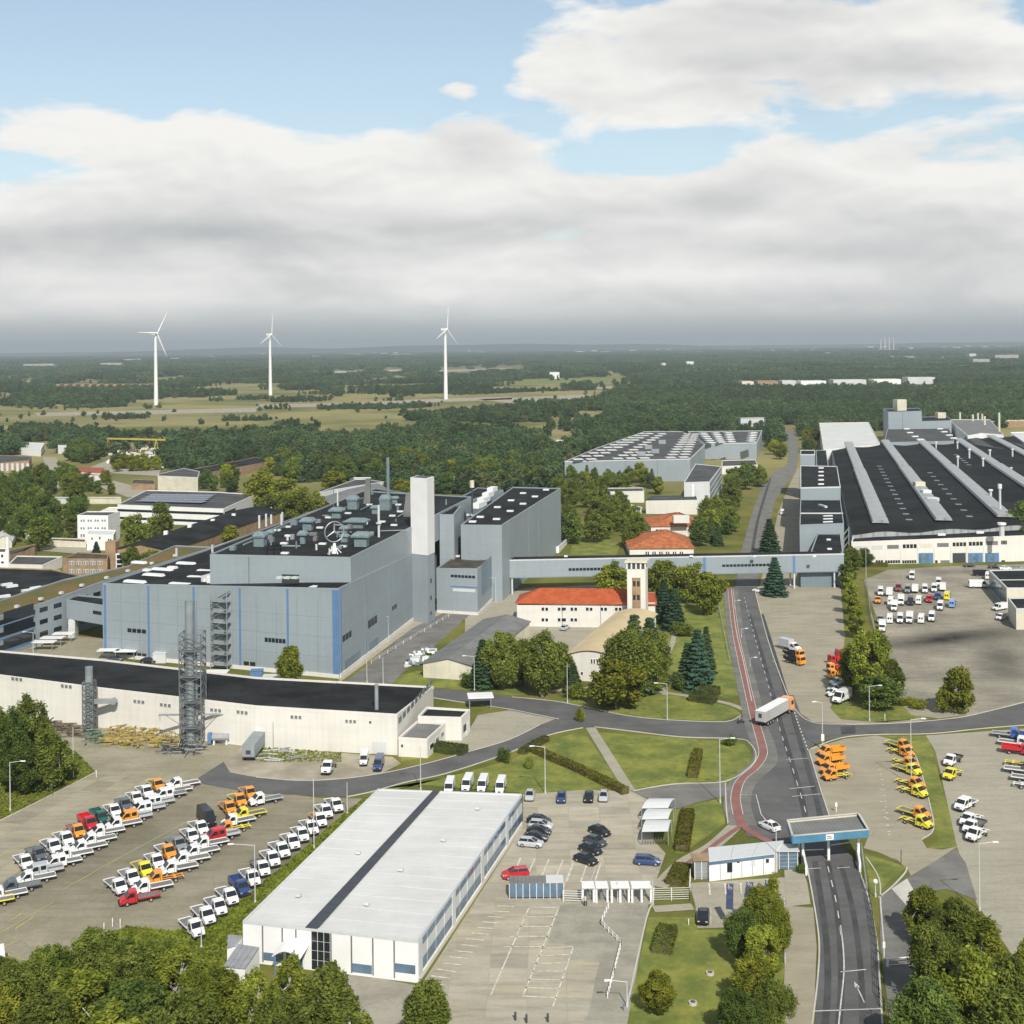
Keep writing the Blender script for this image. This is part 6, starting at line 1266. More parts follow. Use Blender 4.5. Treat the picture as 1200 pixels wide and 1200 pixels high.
for i, (x, y) in enumerate(((548,924),(566,925),(587,927),(527,928))): veh('van', 'panel_van', x, y, -4, 10, 'w', None, 'white van behind the white hall roof, %s' % ('leftmost of the tall three','middle of the tall three','rightmost of the tall three','lowest and far left')[i], 'van', 'vans behind the white hall', scale=.85)
L_A = [(1032,697,'w'),(1043,698,'w'),(1053,692,'t'),(1064,694,'G'),(1073,694,'w'),(1084,694,'w'),(1095,693,'w'),(1105,692,'w'),(1069,678,'w'),(1100,686,'w')]
L_B = [(1029,706,'o'),(1044,708,'w'),(1056,708,'w'),(1067,708,'k'),(1077,707,'w'),(1089,705,'r'),(1099,702,'b'),(1110,702,'y'),(1048,715,'w'),(1102,714,'w'),(1116,711,'l')]
L_C = [(1032,729,'G'),(1043,729,'w'),(1055,729,'w'),(1066,729,'w'),(1080,729,'w'),(1092,727,'w'),(1034,739,'w')]
for nm, L in (('back',L_A),('middle',L_B),('front',L_C)):
    for i, (x, y, c) in enumerate(L):
        k = 'bare' if c in 'oG' and i == 0 else 'van' if (i+ord(nm[0])) % 3 else 'box'
        if c in 'rb': k = 'tip'
        hd = (-1, 5) if i % 3 != 1 else (1, -5)
        where = '%s from left in %s row on stained lot' % (ordw(i), nm) if not ((nm == 'back' and i > 7) or (nm == 'middle' and i > 7) or (nm == 'front' and i > 5)) else {('back',8): 'alone behind the rows on the stained lot', ('back',9): 'hidden behind the back row on the stained lot', ('middle',8): 'in front of the middle row at its left', ('middle',9): 'in front of the yellow van', ('middle',10): 'at the right end of the lot rows', ('front',6): 'nearest the hedge, front left of the lot'}[(nm, i)]
        veh(k, 'panel_van' if k == 'van' else 'box_truck' if k == 'box' else 'flatbed_truck', x, y, *hd, c, None if c != 'b' else 'B', '%s %s %s' % (CN[c], KN[k], where), 'van' if k == 'van' else 'truck', 'vans on the stained lot', scale=.93)
veh('van', 'panel_van', 1147, 689, 12, 0, 'w', None, 'long white van parked beside the dark glazed building', 'van', scale=1.05)
veh('van', 'panel_van', 1158, 678, 2, -8, 'w', None, 'white van half hidden by the corner of the dark glazed building', 'van', scale=.9)
veh('van', 'panel_van', 1172, 715, -10, 2, 'w', None, 'white van beside the cream cube building', 'van', scale=.85); veh('bare', 'flatbed_truck', 1175, 726, -10, 3, 'w', 'k', 'white truck in the shade of the cream cube building', 'truck', scale=.85)
veh('van', 'panel_van', 1150, 675, 10, 0, 'k', None, 'black van in front of the factory gates', 'van', scale=.9)
for i, (x, y) in enumerate(((1136,664.5),(1178,668),(1192,668),(1165,666))): car('car', x, y, 10, 0, 'kwGk'[i], ('black car at the dark open factory gate','white car at the foot of the tree by the factory','grey car at the right edge by the factory','black car left of the dark glazed roof')[i])
veh('box', 'box_truck', 926, 762, 12, 3, 'w', 's', 'white box truck on the beige strip, behind two orange trucks', 'truck'); veh('heavy', 'municipal_truck', 930, 771, 12, 3, 'o', 'k', 'orange truck with dark bed in the middle of the three on the strip', 'truck', scale=.85); veh('heavy', 'municipal_truck', 931, 778, 12, 3, 'o', 'k', 'orange truck with dark bed nearest of the three on the strip', 'truck', scale=.85)
for x, y, c, c2, k, lab in ((992,771,'r','B','heavy','red truck with blue body half under the big tree'),(984,778,'r','r','heavy','red truck parked nose out beside the big tree'),(983,788,'o','r','heavy','orange truck beside the red one under the tree'),(984,795,'o','o','heavy','orange truck at the near end of the truck line under the tree'),
                            (985,803,'w','s','drop','white truck just below the orange trucks by the tree'),(983,811,'w','w','drop','white truck with orange trim between two white ones by the tree'),(982,816,'w','o','bare','white chassis truck beside the big white van')):
    veh(k, 'municipal_truck' if k == 'heavy' else 'flatbed_truck', x, y, -12, 1, c, c2, lab, 'truck', 'trucks under the big tree', scale=.85)
veh('van', 'panel_van', 987, 822, -12, 6, 'w', None, 'large white van nearest the lawn under the big tree', 'van', scale=1.05)
for i, (x, y, c2) in enumerate(((974,885,'o'),(973,895,'o'),(978,906,'o'),(981,913,'y'))): veh('tip' if i < 3 else 'bare', 'flatbed_truck', x, y, -14, 2, 'o', c2, 'orange truck facing left, %s from far end of group by road' % ordw(i), 'truck', 'orange trucks by the road', scale=.9)
for i, (x, y) in enumerate(((1053,877),(1055,885),(1060,898),(1063,906),(1066,922),(1069,931.5),(1071,957),(1073,967.5))): veh('bare' if i % 3 else 'flat', 'flatbed_truck', x, y, 16, 5, 'yoyyoyyy'[i] if i % 2 else 'o', 'y', 'yellow and orange chassis truck, %s from far end along grass strip' % ordw(i), 'truck', 'yellow trucks along the grass strip', scale=.9)
for x, y, c, c2, k, lab in ((1117,895,'w','k','drop','white truck with dark bed at the top of the column beyond the grass strip'),(1117,911,'y','y','bare','yellow and orange chassis truck beyond the grass strip'),(1132,947,'w','w','dflat','white double cab truck beyond the grass strip'),(1139,965,'w','w','bare','white chassis truck, farthest of the tight three by the lamp'),(1142,973,'w','d','drop','white truck with dark bed, middle of the tight three by the lamp'),(1146,982,'w','w','bare','white chassis truck, nearest of the tight three by the lamp')):
    veh(k, 'flatbed_truck', x, y, -14, 8, c, c2, lab, 'truck', 'trucks beyond the grass strip', scale=.9)
for x, y, c, c2, k, lab in ((1182,865,'B','s','flat','bright blue truck with silver bed at the right edge'),(1190,875,'w','w','flat','white truck between blue and red trucks at the right edge'),(1194,884,'r','r','tip','red tipper truck at the right edge'),(1198,899,'o','y','bare','orange chassis truck at the right edge'),(1198,907,'w','w','flat','white truck just below the orange one at the right edge'),(1207,917,'w','w','flat','white truck second below the orange one at the right edge'),(1209,925,'w','w','bare','white truck lowest at the right edge'),(1212,870,'b','b','tip','dark blue truck cut off by the right edge')):
    veh(k, 'flatbed_truck', x, y, 16, 2, c, c2, lab, 'truck', 'trucks at the right edge')
veh('van','panel_van',917,603,2,-8,'w',None,'white van parked in the shade left of the stepped grey blocks','van')
veh('van','panel_van',-2,1141,2,12,'w',None,'white van cut off by the bottom left edge beside the trees','van')
M['trailer'] = mat('grey_trailer', (.44,.44,.43), .6, .08)
# articulated lorry turning at the crossroads
a = P(891,852); b = P(921,835); th = math.atan2(b.y-a.y, b.x-a.x); r = root('articulated_lorry', a, 'articulated lorry with grey white trailer and orange cab at the crossroads', 'lorry'); r.rotation_euler = (0,0,th); r.location.z = .07
ORG[r.name] = Vector((0,0,0))
mb = MB(); mb.box(0,12.6,-1.22,1.22,1.1,3.4); part('trailer_body', mb, M['trailer'], r)
mb = MB(); mb.box(-.02,12.62,-1.24,1.24,3.405,3.45); part('trailer_roof', mb, M['white2'], r)
mb = MB(); mb.box(-.05,-.01,-1.15,1.15,1.2,3.3); o = part('rear_door', mb, M['trailer'], r); mb = MB(); mb.box(-.08,-.05,-.4,.4,2.0,2.9); part('door_window', mb, M['darkst'], o)
mb = MB(); mb.box(.1,12,-1.0,1.0,.75,1.08); part('trailer_frame', mb, M['chassis'], r)
mb = MB(); prof_body(mb, [(15.6,.5),(15.6,1.5),(15.4,3.2),(15.2,3.4),(13.5,3.4),(13.4,.7)], 1.22, 1.15, 1.6, 3.4); o = part('cab', mb, M['car'], r, color=(.80,.36,.14))
mb = MB(); mb.slab([(15.62,-1.1,1.8),(15.62,1.1,1.8),(15.47,1.05,2.85),(15.47,-1.05,2.85)], .03); part('windscreen', mb, M['glass'], o)
mb = MB(); mb.slab([(14.0,-1.23,1.8),(15.2,-1.23,1.8),(15.1,-1.18,2.7),(14.0,-1.18,2.7)], .03); part('side_window', mb, M['glass'], o)
for x in (1.5,2.8,4.1,12.9,14.8):
    for s in (-1, 1): q = bpy.data.objects.new('wheel', WHT); COL.objects.link(q); q.parent = r; q.location = (x, s*1.02, .5)
# standing box trailer and tanker by the white building
a = P(291,893); b = P(306,874); th = math.atan2(b.y-a.y, b.x-a.x); r = root('box_trailer', a, 'grey ribbed box trailer standing on the grass by the long white building', 'trailer'); r.rotation_euler = (0,0,th); ORG[r.name] = Vector((0,0,0))
mb = MB(); mb.box(0,9.5,-1.25,1.25,.9,3.5); part('body', mb, M['steel'], r)
for k in range(12): mb = MB(); mb.box(.3+k*.78,.4+k*.78,-1.29,1.29,.9,3.54); part('rib', mb, M['duct'], r)
mb = MB(); mb.box(-.06,0,-.5,.5,1.6,2.4); part('window', mb, M['darkst'], r); mb = MB(); mb.box(-.05,.0,-1.2,1.2,.9,1.05); part('bumper', mb, M['darkst'], r)
for x in (1.2,8): 
    for s in (-1, 1): q = bpy.data.objects.new('wheel', WHT); COL.objects.link(q); q.parent = r; q.location = (x, s*.95, .5)
g = P(258,872); r = root('compressor_tank', g, 'silver tank machine with blue pump beside the lattice chimney', 'tank')
mb = MB(); mb.tube((g.x-1.7,g.y,1.5),(g.x+2.0,g.y,1.5),.8,n=12); part('tank', mb, M['steel'], r); mb = MB(); mb.box(g.x-2.6,g.x-1.8,g.y-.7,g.y+.7,.3,2.4); part('pump', mb, M['blue'], r)
for x in (-1.2,1.5): mb = MB(); mb.box(g.x+x-.15,g.x+x+.15,g.y-.7,g.y+.7,0,.9); part('leg', mb, M['white2'], r)
# ================================================================== trees and plants
rg = np.random.RandomState(11)
def leafmesh(name, pos, nrm, size, mat_, attr):
    n = len(pos); r = rg.normal(size=(n,3)); t = np.cross(nrm, r); t /= np.linalg.norm(t, axis=1)[:,None]+1e-9; b = np.cross(nrm, t)
    s = size[:,None]*.5; q = np.stack([pos-t*s*1.45, pos-b*s*.68+nrm*s*.25, pos+t*s*1.45, pos+b*s*.68+nrm*s*.25], 1).reshape(-1,3)
    me = bpy.data.meshes.new(name); me.vertices.add(4*n); me.vertices.foreach_set('co', q.astype(np.float32).ravel()); me.loops.add(4*n); me.loops.foreach_set('vertex_index', np.arange(4*n, dtype=np.int32))
    me.polygons.add(n); me.polygons.foreach_set('loop_start', np.arange(0,4*n,4, dtype=np.int32)); me.polygons.foreach_set('loop_total', np.full(n,4, dtype=np.int32))
    a = me.attributes.new('lv', 'FLOAT', 'FACE'); a.data.foreach_set('value', attr.astype(np.float32)); me.materials.append(mat_); me.update(); return me
def blobs_leaves(blobs, n, leaf, droop=0.0, depth=.35):
    B_ = np.array(blobs); w = (B_[:,3]*B_[:,4]+B_[:,3]*B_[:,5]); w /= w.sum(); idx = rg.choice(len(B_), n, p=w)
    d = rg.normal(size=(n,3)); d /= np.linalg.norm(d, axis=1)[:,None]; rad = 1-np.abs(rg.normal(size=n))*depth*.7+rg.normal(size=n)*.19
    pos = B_[idx,:3]+d*B_[idx,3:6]*rad[:,None]; pos[:,2] -= droop*np.abs(rg.normal(size=n))
    nr = d*.55+rg.normal(size=(n,3))*.75+np.array([0,0,.45]); nr /= np.linalg.norm(nr, axis=1)[:,None]
    blobv = rg.rand(len(B_)); return pos, nr, leaf*rg.uniform(.45,1.5,n), np.clip(.5*blobv[idx]+.5*rg.rand(n), 0, 1)
def trunkmesh(name, h, r, limbs, m):
    mb = MB(); pts = [Vector((rg.normal()*.12*i, rg.normal()*.12*i, h*i/5)) for i in range(6)]
    for i in range(5): mb.tube(pts[i], pts[i+1], r*(1-i/6.5), r*(1-(i+1)/6.5), n=7, cap=False)
    for l in limbs:
        k = rg.randint(1,5); mb.tube(pts[k], Vector(l), r*.38, r*.10, n=5, cap=False)
    return mb.mesh(name, m)
TP = {}
def broad(key, seed, n, leaf, wide=.33, low=.22, nb=22, bark='bark', droop=0, mname='leaf', top=1.0):
    global rg; rg = np.random.RandomState(seed); bl = []
    for i in range(nb):
        t = rg.rand(); z = (low+(top-low)*(t*.86+.06))*10; prof = math.sin(math.pi*min(.97,max(.06,(t*.86+.10))))**.6
        a = rg.rand()*6.28; rr = wide*10*prof*rg.rand()**.4*.86; k = rg.uniform(.6,1.4)*wide*(22/nb)**.38*3.9*(.55+.5*prof); vz = rg.uniform(.95,1.65) if key.startswith(('big','birch')) else rg.uniform(.65,1.1); k *= .88 if vz > 1.1 else 1; bl.append((math.cos(a)*rr, math.sin(a)*rr, z+rg.normal()*.25, k, k, k*vz))
    pos, nr, sz, at = blobs_leaves(bl, n, leaf, droop)
    TP[key] = (leafmesh('crown', pos, nr, sz, M[mname], at), trunkmesh('trunk', 8.2*top, .22, [b[:3] for b in bl[::2]], M[bark]))
def conifer(key, seed, n, leaf, wide=.22):
    global rg; rg = np.random.RandomState(seed); nl = 15; P_ = []; N_ = []; A_ = []
    for k in range(n):
        L = rg.randint(nl); t = (L+rg.rand()*.25)/nl; nb_ = 9; bi = rg.randint(nb_); a = 6.283*(bi+.37*L)/nb_+rg.normal()*.14; R = wide*10*(1-t)**.85+.12; s = math.sqrt(rg.rand()); r_ = R*s*(.85+.3*((bi*7+L*3)%5)/5)
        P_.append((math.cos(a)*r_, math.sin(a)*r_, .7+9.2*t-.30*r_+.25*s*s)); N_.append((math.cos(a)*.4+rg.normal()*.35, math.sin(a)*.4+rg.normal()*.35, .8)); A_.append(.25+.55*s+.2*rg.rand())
    N_ = np.array(N_); N_ /= np.linalg.norm(N_, axis=1)[:,None]
    TP[key] = (leafmesh('crown', np.array(P_), N_, leaf*rg.uniform(.6,1.3,n), M['needle'], np.array(A_)), trunkmesh('trunk', 9.5, .17, [], M['bark']))
def shrub(key, seed, n, leaf):
    global rg; rg = np.random.RandomState(seed); bl = [(rg.normal()*1.7, rg.normal()*1.7, rg.uniform(2.2,5.6), rg.uniform(2.2,3.3), rg.uniform(2.2,3.3), rg.uniform(2.2,3.6)) for _ in range(9)]
    pos, nr, sz, at = blobs_leaves(bl, n, leaf); pos[:,2] = np.clip(pos[:,2], .1, 10)
    TP[key] = (leafmesh('crown', pos, nr, sz, M['leaf'], at), trunkmesh('stem', 3.5, .2, [b[:3] for b in bl[:4]], M['bark']))
for i in range(4): broad('big%d' % i, 40+i, 24000, .25, wide=.31+.03*i, low=.12, nb=90)
for i in range(4): broad('mid%d' % i, 60+i, 6500, .44, wide=.32+.03*i, low=.10, nb=44)
for i in range(3): broad('birch%d' % i, 80+i, 15000, .25, wide=.24, low=.14, nb=80, bark='birch', droop=.5)
for i in range(2): broad('col%d' % i, 90+i, 3600, .5, wide=.17, low=.06, nb=20)
for i in range(2): conifer('con%d' % i, 100+i, 6500, .50, .23+.03*i)
for i in range(2): shrub('shrub%d' % i, 110+i, 2400, .75)
for i in range(4): broad('far%d' % i, 120+i, 900, .95, wide=.34+.03*i, low=.06, nb=18, mname='fleaf')
broad('far4', 131, 700, .85, wide=.18, low=.05, nb=10, mname='fleaf')
GR = dict(g=(1.08,1.06,.95), d=(.76,.88,.88), y=(1.6,1.38,.62), l=(1.38,1.28,.85), b=(.8,1.0,1.25), o=(1.38,1.18,.74), m=(1.05,1.08,.85))
GN_ = dict(g='green', d='dark green', y='yellowish green', l='light green', b='blue green', o='olive yellow', m='mid green')
KD = {'big': 'broadleaf tree', 'mid': 'broadleaf tree', 'birch': 'birch tree', 'col': 'slender column tree', 'con': 'spruce', 'shrub': 'round bush'}
tn = [0]
def tree(kind, x, yb, yt, wpx=None, tone='g', label=None, cat=None, group=None, pos=None, h=None):
    g = pos or P(x, yb); h = h or max(1.0, zat(g, x, yt)); tn[0] += 1
    ks = [k for k in TP if k.startswith(kind)]; key = ks[tn[0] % len(ks)]; cr, tr = TP[key]; s = h/10.0
    nat = {'big':.74,'mid':.78,'birch':.56,'col':.42,'con':.50,'shrub':.85}[kind]
    w = (wpx/(F/g.y))/(h*nat) if wpx else 1.0
    nm = {'con': 'spruce_tree', 'birch': 'birch_tree', 'shrub': 'bush'}.get(kind, 'tree')
    o = bpy.data.objects.new(nm, None); COL.objects.link(o); o.location = g; o.scale = (s*w, s*w, s); o.rotation_euler = (0,0,rnd.uniform(0,6.28))
    props(o, label or '%s %s' % (GN_[tone], KD[kind]), cat or ('bush' if kind == 'shrub' else 'tree'), group)
    for n_, me in (('trunk' if kind != 'shrub' else 'stem', tr), ('crown' if kind != 'shrub' else 'foliage', cr)):
        q = bpy.data.objects.new(n_, me); COL.objects.link(q); q.parent = o; q.color = GR[tone]+(1,)
    return o
TL = [  # kind, x, base y, top y, width px, tone, where it stands
 ('big',1000,760,640,0,'g',0)] and []
def T_(kind, x, yb, yt, w, tone, where, grp=None): return tree(kind, x, yb, yt, w or None, tone, '%s %s %s' % (GN_[tone], KD[kind], where), None, grp)
# around the fire house and the tan roofed hall
T_('mid',716,704,658,48,'l','right behind the white tower'); T_('mid',777,704,656,46,'l','just right of the white tower'); T_('mid',812,706,660,42,'l','in front of the bridge, left of the road'); T_('mid',832,720,668,46,'l','closest to the road in front of the bridge')
T_('con',790,738,688,30,'d','on the lawn right of the white tower'); T_('con',778,730,678,26,'b','directly right of the white tower foot'); T_('shrub',800,745,727,22,'g','in front of the spruces by the tower')
T_('con',744,812,718,52,'g','tallest beside the tan roofed hall'); T_('con',762,800,722,46,'d','behind the tallest spruce by the tan roofed hall'); T_('big',735,822,734,66,'g','spreading between spruces by the tan roofed hall'); T_('mid',722,832,772,62,'o','bushy at the front of the tan roofed hall lawn'); T_('mid',706,828,790,34,'d','dense at the left foot of the olive tree'); T_('big',765,812,735,50,'g','right of the tallest spruce')
T_('con',818,808,736,44,'b','largest of the two on the lawn left of the road'); T_('con',806,806,752,30,'d','smaller beside the big blue green one'); T_('con',828,790,733,26,'g','at the back of the road lawn group'); T_('shrub',800,808,786,22,'d','at the foot of the road lawn spruces')
T_('big',590,808,741,52,'g','at the left of the clump beside the storage shed'); T_('con',566,806,748,34,'d','left edge of the clump beside the storage shed'); T_('birch',635,816,738,52,'g','in the middle of the clump by the road junction'); T_('big',612,802,748,44,'m','between birch and shed clump'); T_('mid',655,808,752,34,'g','right of the birch by the junction'); T_('con',672,812,776,24,'g','small in front of the tan roofed hall'); T_('shrub',675,820,797,18,'l','beside the lamp in front of the hall'); T_('shrub',548,806,784,18,'d','at the shed corner')
T_('shrub',590,893,873,13,'d','cone shaped on the lawn by the road bend'); T_('shrub',620,900,884,12,'g','in the lawn by the long hedge'); T_('shrub',857,873,861,15,'d','at the tip of the triangular lawn'); T_('mid',680,846,829,12,'o','young and thin at the junction corner')
T_('birch',339,806,754,38,'l','in front of the big grey plant building')
T_('shrub',1062,826,815,20,'o','left of the pair beside the stained lot') ; T_('shrub',1079,830,819,18,'o','right of the pair beside the stained lot')
# tree row between strip and lot, big tree
for i, (x, yb, yt, w, t) in enumerate(((1000,668,640,26,'g'),(1012,664,642,24,'d'),(993,690,660,22,'d'),(996,706,668,20,'l'),(998,720,682,20,'l'),(1001,734,695,20,'o'),(1004,748,708,22,'l'))):
    T_('col' if i > 1 else 'mid', x, yb, yt, w, t, 'in row between strip and lot, %s from factory end' % ordw(i), 'trees between strip and lot')
T_('big',1022,824,738,62,'l','tall rounded beside the stained lot'); T_('big',1000,812,752,40,'g','left side of the clump beside the stained lot'); T_('birch',1045,822,770,38,'g','right side of the clump beside the stained lot'); T_('mid',1030,830,790,50,'d','low and dark under the tall one beside the stained lot')
T_('mid',1122,836,778,42,'o','alone on the verge right of the stained lot'); T_('mid',1105,836,802,20,'o','low beside the lone verge tree')
for i, (x, yb, yt) in enumerate(((902,650,607),(908,698,652))): T_('con', x, yb, yt, 30, 'b' if i else 'd', ('behind the bridge right of the road','in front of the bridge right of the road')[i])
# bottom right clump and the dense clump right of the lawn
for i, (x, yb, yt, w, k, t) in enumerate(((1085,1105,1037,58,'birch','l'),(1120,1130,1052,64,'big','g'),(1150,1165,1075,72,'birch','l'),(1095,1180,1085,70,'big','g'),(1135,1225,1105,84,'birch','l'),(1185,1215,1118,72,'big','g'),(1090,1260,1150,90,'big','d'),(1180,1280,1150,90,'birch','g'),(1215,1150,1095,60,'big','l'))):
    T_(k, x, yb, yt, w, t, 'in lower right clump, %s from the top' % ordw(i), 'lower right clump')
for i, (x, yb, yt, w, k, t) in enumerate(((893,1095,1037,52,'big','l'),(906,1120,1060,50,'big','l'),(872,1130,1068,44,'big','d'),(895,1150,1085,60,'big','l'),(885,1185,1120,62,'big','o'),(868,1225,1160,60,'big','d'),(905,1215,1150,50,'big','g'))):
    T_(k, x, yb, yt, w, t, 'in dense group beside footway, %s from the top' % ordw(i), 'dense group beside the footway')
T_('big',772,1187,1140,54,'o','low and spreading on the bottom lawn'); T_('shrub',906,1055,1020,16,'o','narrow beside the gate office corner'); T_('shrub',939,1024,1010,10,'d','at the foot of the gate canopy')
# bottom left wood
i = 0
for (x, yb, yt, w, k, t) in ((112,1170,1090,70,'big','g'),(60,1185,1108,70,'big','m'),(150,1185,1100,80,'big','g'),(210,1190,1108,80,'birch','l'),(20,1210,1130,80,'big','g'),(90,1225,1130,90,'birch','l'),(160,1235,1145,90,'big','d'),(250,1215,1128,70,'big','l'),(-20,1240,1150,90,'big','o'),(50,1270,1165,100,'big','g'),(130,1285,1180,100,'birch','l'),(220,1270,1165,100,'big','g'),(300,1225,1135,64,'birch','l'),(340,1215,1120,60,'birch','l'),(385,1225,1125,70,'birch','g'),(330,1275,1165,90,'big','g'),(410,1265,1170,70,'birch','g'),(265,1180,1140,44,'big','o'),(500,1245,1142,70,'birch','g'),(0,1170,1120,50,'big','g'),(180,1150,1103,50,'big','m'),(120,1150,1098,40,'big','g')):
    T_(k, x, yb, yt, w, t, 'in wood along bottom left edge, %s in order of planting' % ordw(i), 'wood along the bottom left'); i += 1
for i, (x, yb, yt, w, k, t) in enumerate(((38,905,812,50,'birch','g'),(12,920,830,60,'big','d'),(60,925,850,56,'birch','g'),(-15,900,825,60,'big','g'),(30,930,868,60,'big','d'),(72,915,878,34,'mid','d'))):
    T_(k, x, yb, yt, w, t, 'in left edge clump before long white building, %s of six' % ordw(i), 'left edge clump')
# groves of trees one can tell apart, scattered inside an outline
def grove(px, n, kinds, hr, tones, where, grp, wf=1.0, mind=4.5):
    poly = [(P(*q).x, P(*q).y) for q in px]; xs = [q[0] for q in poly]; ys = [q[1] for q in poly]; out = []; tries = 0
    while len(out) < n and tries < 6000:
        tries += 1; x, y = rnd.uniform(min(xs), max(xs)), rnd.uniform(min(ys), max(ys))
        if inside(x, y, poly) and all((x-a)**2+(y-b)**2 > mind**2 for a, b in out): out.append((x, y))
    out.sort()
    for i, (x, y) in enumerate(out):
        k = rnd.choice(kinds); t = rnd.choice(tones); h = rnd.uniform(*hr)
        o = tree(k, 0, 0, 0, None, t, '%s %s %s, %s from the left' % (GN_[t], KD[k], where, ordw(i)), None, grp, pos=Vector((x,y,0)), h=h)
grove([(655,650),(735,625),(735,580),(655,562)], 34, ['mid','mid','birch'], (10,14), 'gdgm', 'in grove behind bridge', 'grove behind the bridge')
grove([(680,585),(800,585),(800,566),(665,566)], 13, ['mid','con'], (10,13), 'gdy', 'before skylight hall', 'trees before the skylight hall')
grove([(738,612),(760,640),(735,642),(705,600)], 12, ['mid'], (8,12), 'gm', 'beside orange roofed cottages', 'trees beside the cottages')
grove([(818,640),(850,640),(862,612),(826,605)], 15, ['mid','mid','con'], (9,13), 'gdl', 'right of orange cottages', 'trees right of the cottages')
grove([(842,600),(880,595),(895,565),(858,572)], 9, ['mid'], (11,15), 'dg', 'between grey office block and road', 'trees left of the far road')
grove([(905,545),(922,545),(918,520),(900,522)], 4, ['mid'], (8,12), 'yg', 'at the left of the far road', 'far road trees')
grove([(935,540),(957,530),(955,500),(936,500)], 8, ['mid'], (10,14), 'gdo', 'beside the white roofed hall', 'trees beside white roofed hall')
grove([(-20,650),(88,650),(92,605),(110,590),(100,565),(-20,565)], 62, ['mid','mid','mid','birch'], (11,16), 'gdddm', 'in left wood behind garages', 'wood behind the garages', mind=5)
grove([(30,565),(85,580),(140,582),(140,570),(60,560)], 10, ['mid'], (7,10), 'gdo', 'below the red roofed house', 'trees by the red roofed house')
grove([(72,545),(122,548),(118,530),(75,528)], 12, ['mid'], (12,15), 'dg', 'behind the red roofed house', 'trees behind the red roofed house')
grove([(125,558),(190,562),(185,548),(135,545)], 12, ['mid'], (8,12), 'yog', 'below the scrap yard', 'yellowing trees')
T_('mid',188,640,588,30,'g','leafy in front of the solar roofed building'); T_('mid',158,645,602,30,'g','darker left of the leafy one by the solar building'); T_('mid',170,652,612,24,'m','low between white block and black roofed hall')
T_('con',113,655,634,14,'d','small in front of the white annex'); T_('mid',155,668,640,26,'m','left of two against the brick gable'); T_('mid',180,668,642,26,'m','right of two against the brick gable'); T_('mid',270,650,614,26,'o','rising between black roofed hall and plant building'); T_('shrub',280,616,588,16,'l','beside the white wall of the solar building') if 0 else None
for i, (x, yb, yt, w, t) in enumerate(((310,600,552,44,'y'),(335,606,560,44,'l'),(352,610,572,36,'l'),(392,575,550,34,'y'),(320,612,580,40,'g'),(370,600,575,22,'l'),(300,585,560,26,'g'),(480,588,562,26,'o'),(468,583,560,20,'o'))):
    T_('mid', x, yb, yt, w, t, 'in yellowing belt behind plant building, %s of nine' % ordw(i), 'yellowing belt')
grove([(238,578),(300,578),(330,560),(320,552),(240,562)], 14, ['mid'], (8,12), 'gyd', 'below the long dark roof', 'trees below the dark roof')
grove([(500,585),(600,578),(660,570),(655,548),(500,556)], 30, ['mid'], (12,16), 'gdmdo', 'at wood edge behind rear hall', 'wood edge behind rear hall', mind=6)
grove([(330,566),(500,566),(500,548),(300,545)], 34, ['mid'], (12,16), 'gdmd', 'at wood edge behind plant building', 'wood edge behind the plant', mind=6)
grove([(1180,660),(1215,668),(1230,640),(1195,625)], 5, ['mid'], (14,19), 'dg', 'at the right end of the factory front', 'trees at factory end', mind=5)
# hedges
def hedge(pts, w, h, label, z0=0, tone='g'):
    L = [P(*q) for q in pts]; pos = []; nr = []
    for a, b in zip(L, L[1:]):
        n = int((b-a).length*w*60)+40; d = (b-a).normalized(); s = Vector((-d.y,d.x,0))
        for _ in range(n):
            f = rg.randint(4); t = rg.rand(); q = a.lerp(b, t)
            if f < 2: sg = -1 if f == 0 else 1; pos.append(q+s*sg*w/2*(1+rg.normal()*.08)+Vector((0,0,rg.rand()*h))); nr.append(s*sg+Vector((rg.normal()*.4,rg.normal()*.4,.3)))
            else: pos.append(q+s*rg.uniform(-.5,.5)*w+Vector((0,0,h*(1+rg.normal()*.05)))); nr.append(Vector((rg.normal()*.4,rg.normal()*.4,1)))
    for q, d in ((L[0], (L[0]-L[1]).normalized()), (L[-1], (L[-1]-L[-2]).normalized())):
        s = Vector((-d.y,d.x,0))
        for _ in range(int(w*h*30)): pos.append(q+s*rg.uniform(-.5,.5)*w+Vector((0,0,rg.rand()*h))); nr.append(d+Vector((rg.normal()*.4,rg.normal()*.4,.3)))
    pos = np.array([tuple(p) for p in pos]); nr = np.array([tuple(p) for p in nr]); nr /= np.linalg.norm(nr, axis=1)[:,None]; c = L[0]
    r = root('hedge', c, label, 'hedge'); me = leafmesh('foliage', pos-np.array(tuple(c)), nr, .30*rg.uniform(.7,1.3,len(pos)), M['hedge'], rg.rand(len(pos)))
    o = bpy.data.objects.new('foliage', me); COL.objects.link(o); o.parent = r; o.color = GR[tone]+(1,)
    mb = MB()
    for a, b in zip(L, L[1:]): mb.beam(a+Vector((0,0,h*.46)), b+Vector((0,0,h*.46)), w*.9, h*.92)
    part('inner_growth', mb, M['bark'], r)
rg = np.random.RandomState(5)
hedge([(627,882),(680,905),(733,931)], 1.6, 1.3, 'long clipped hedge cutting diagonally across the lawn', tone='o'); hedge([(812,912),(818,885)], 1.8, 1.5, 'short brownish hedge block on the right of the triangular lawn', tone='o')
hedge([(810,820),(838,824)], 3.2, 1.9, 'dark clipped hedge block by the road lawn, front', tone='d'); hedge([(820,812),(842,815)], 2.6, 1.9, 'dark clipped hedge block by the road lawn, back', tone='d')
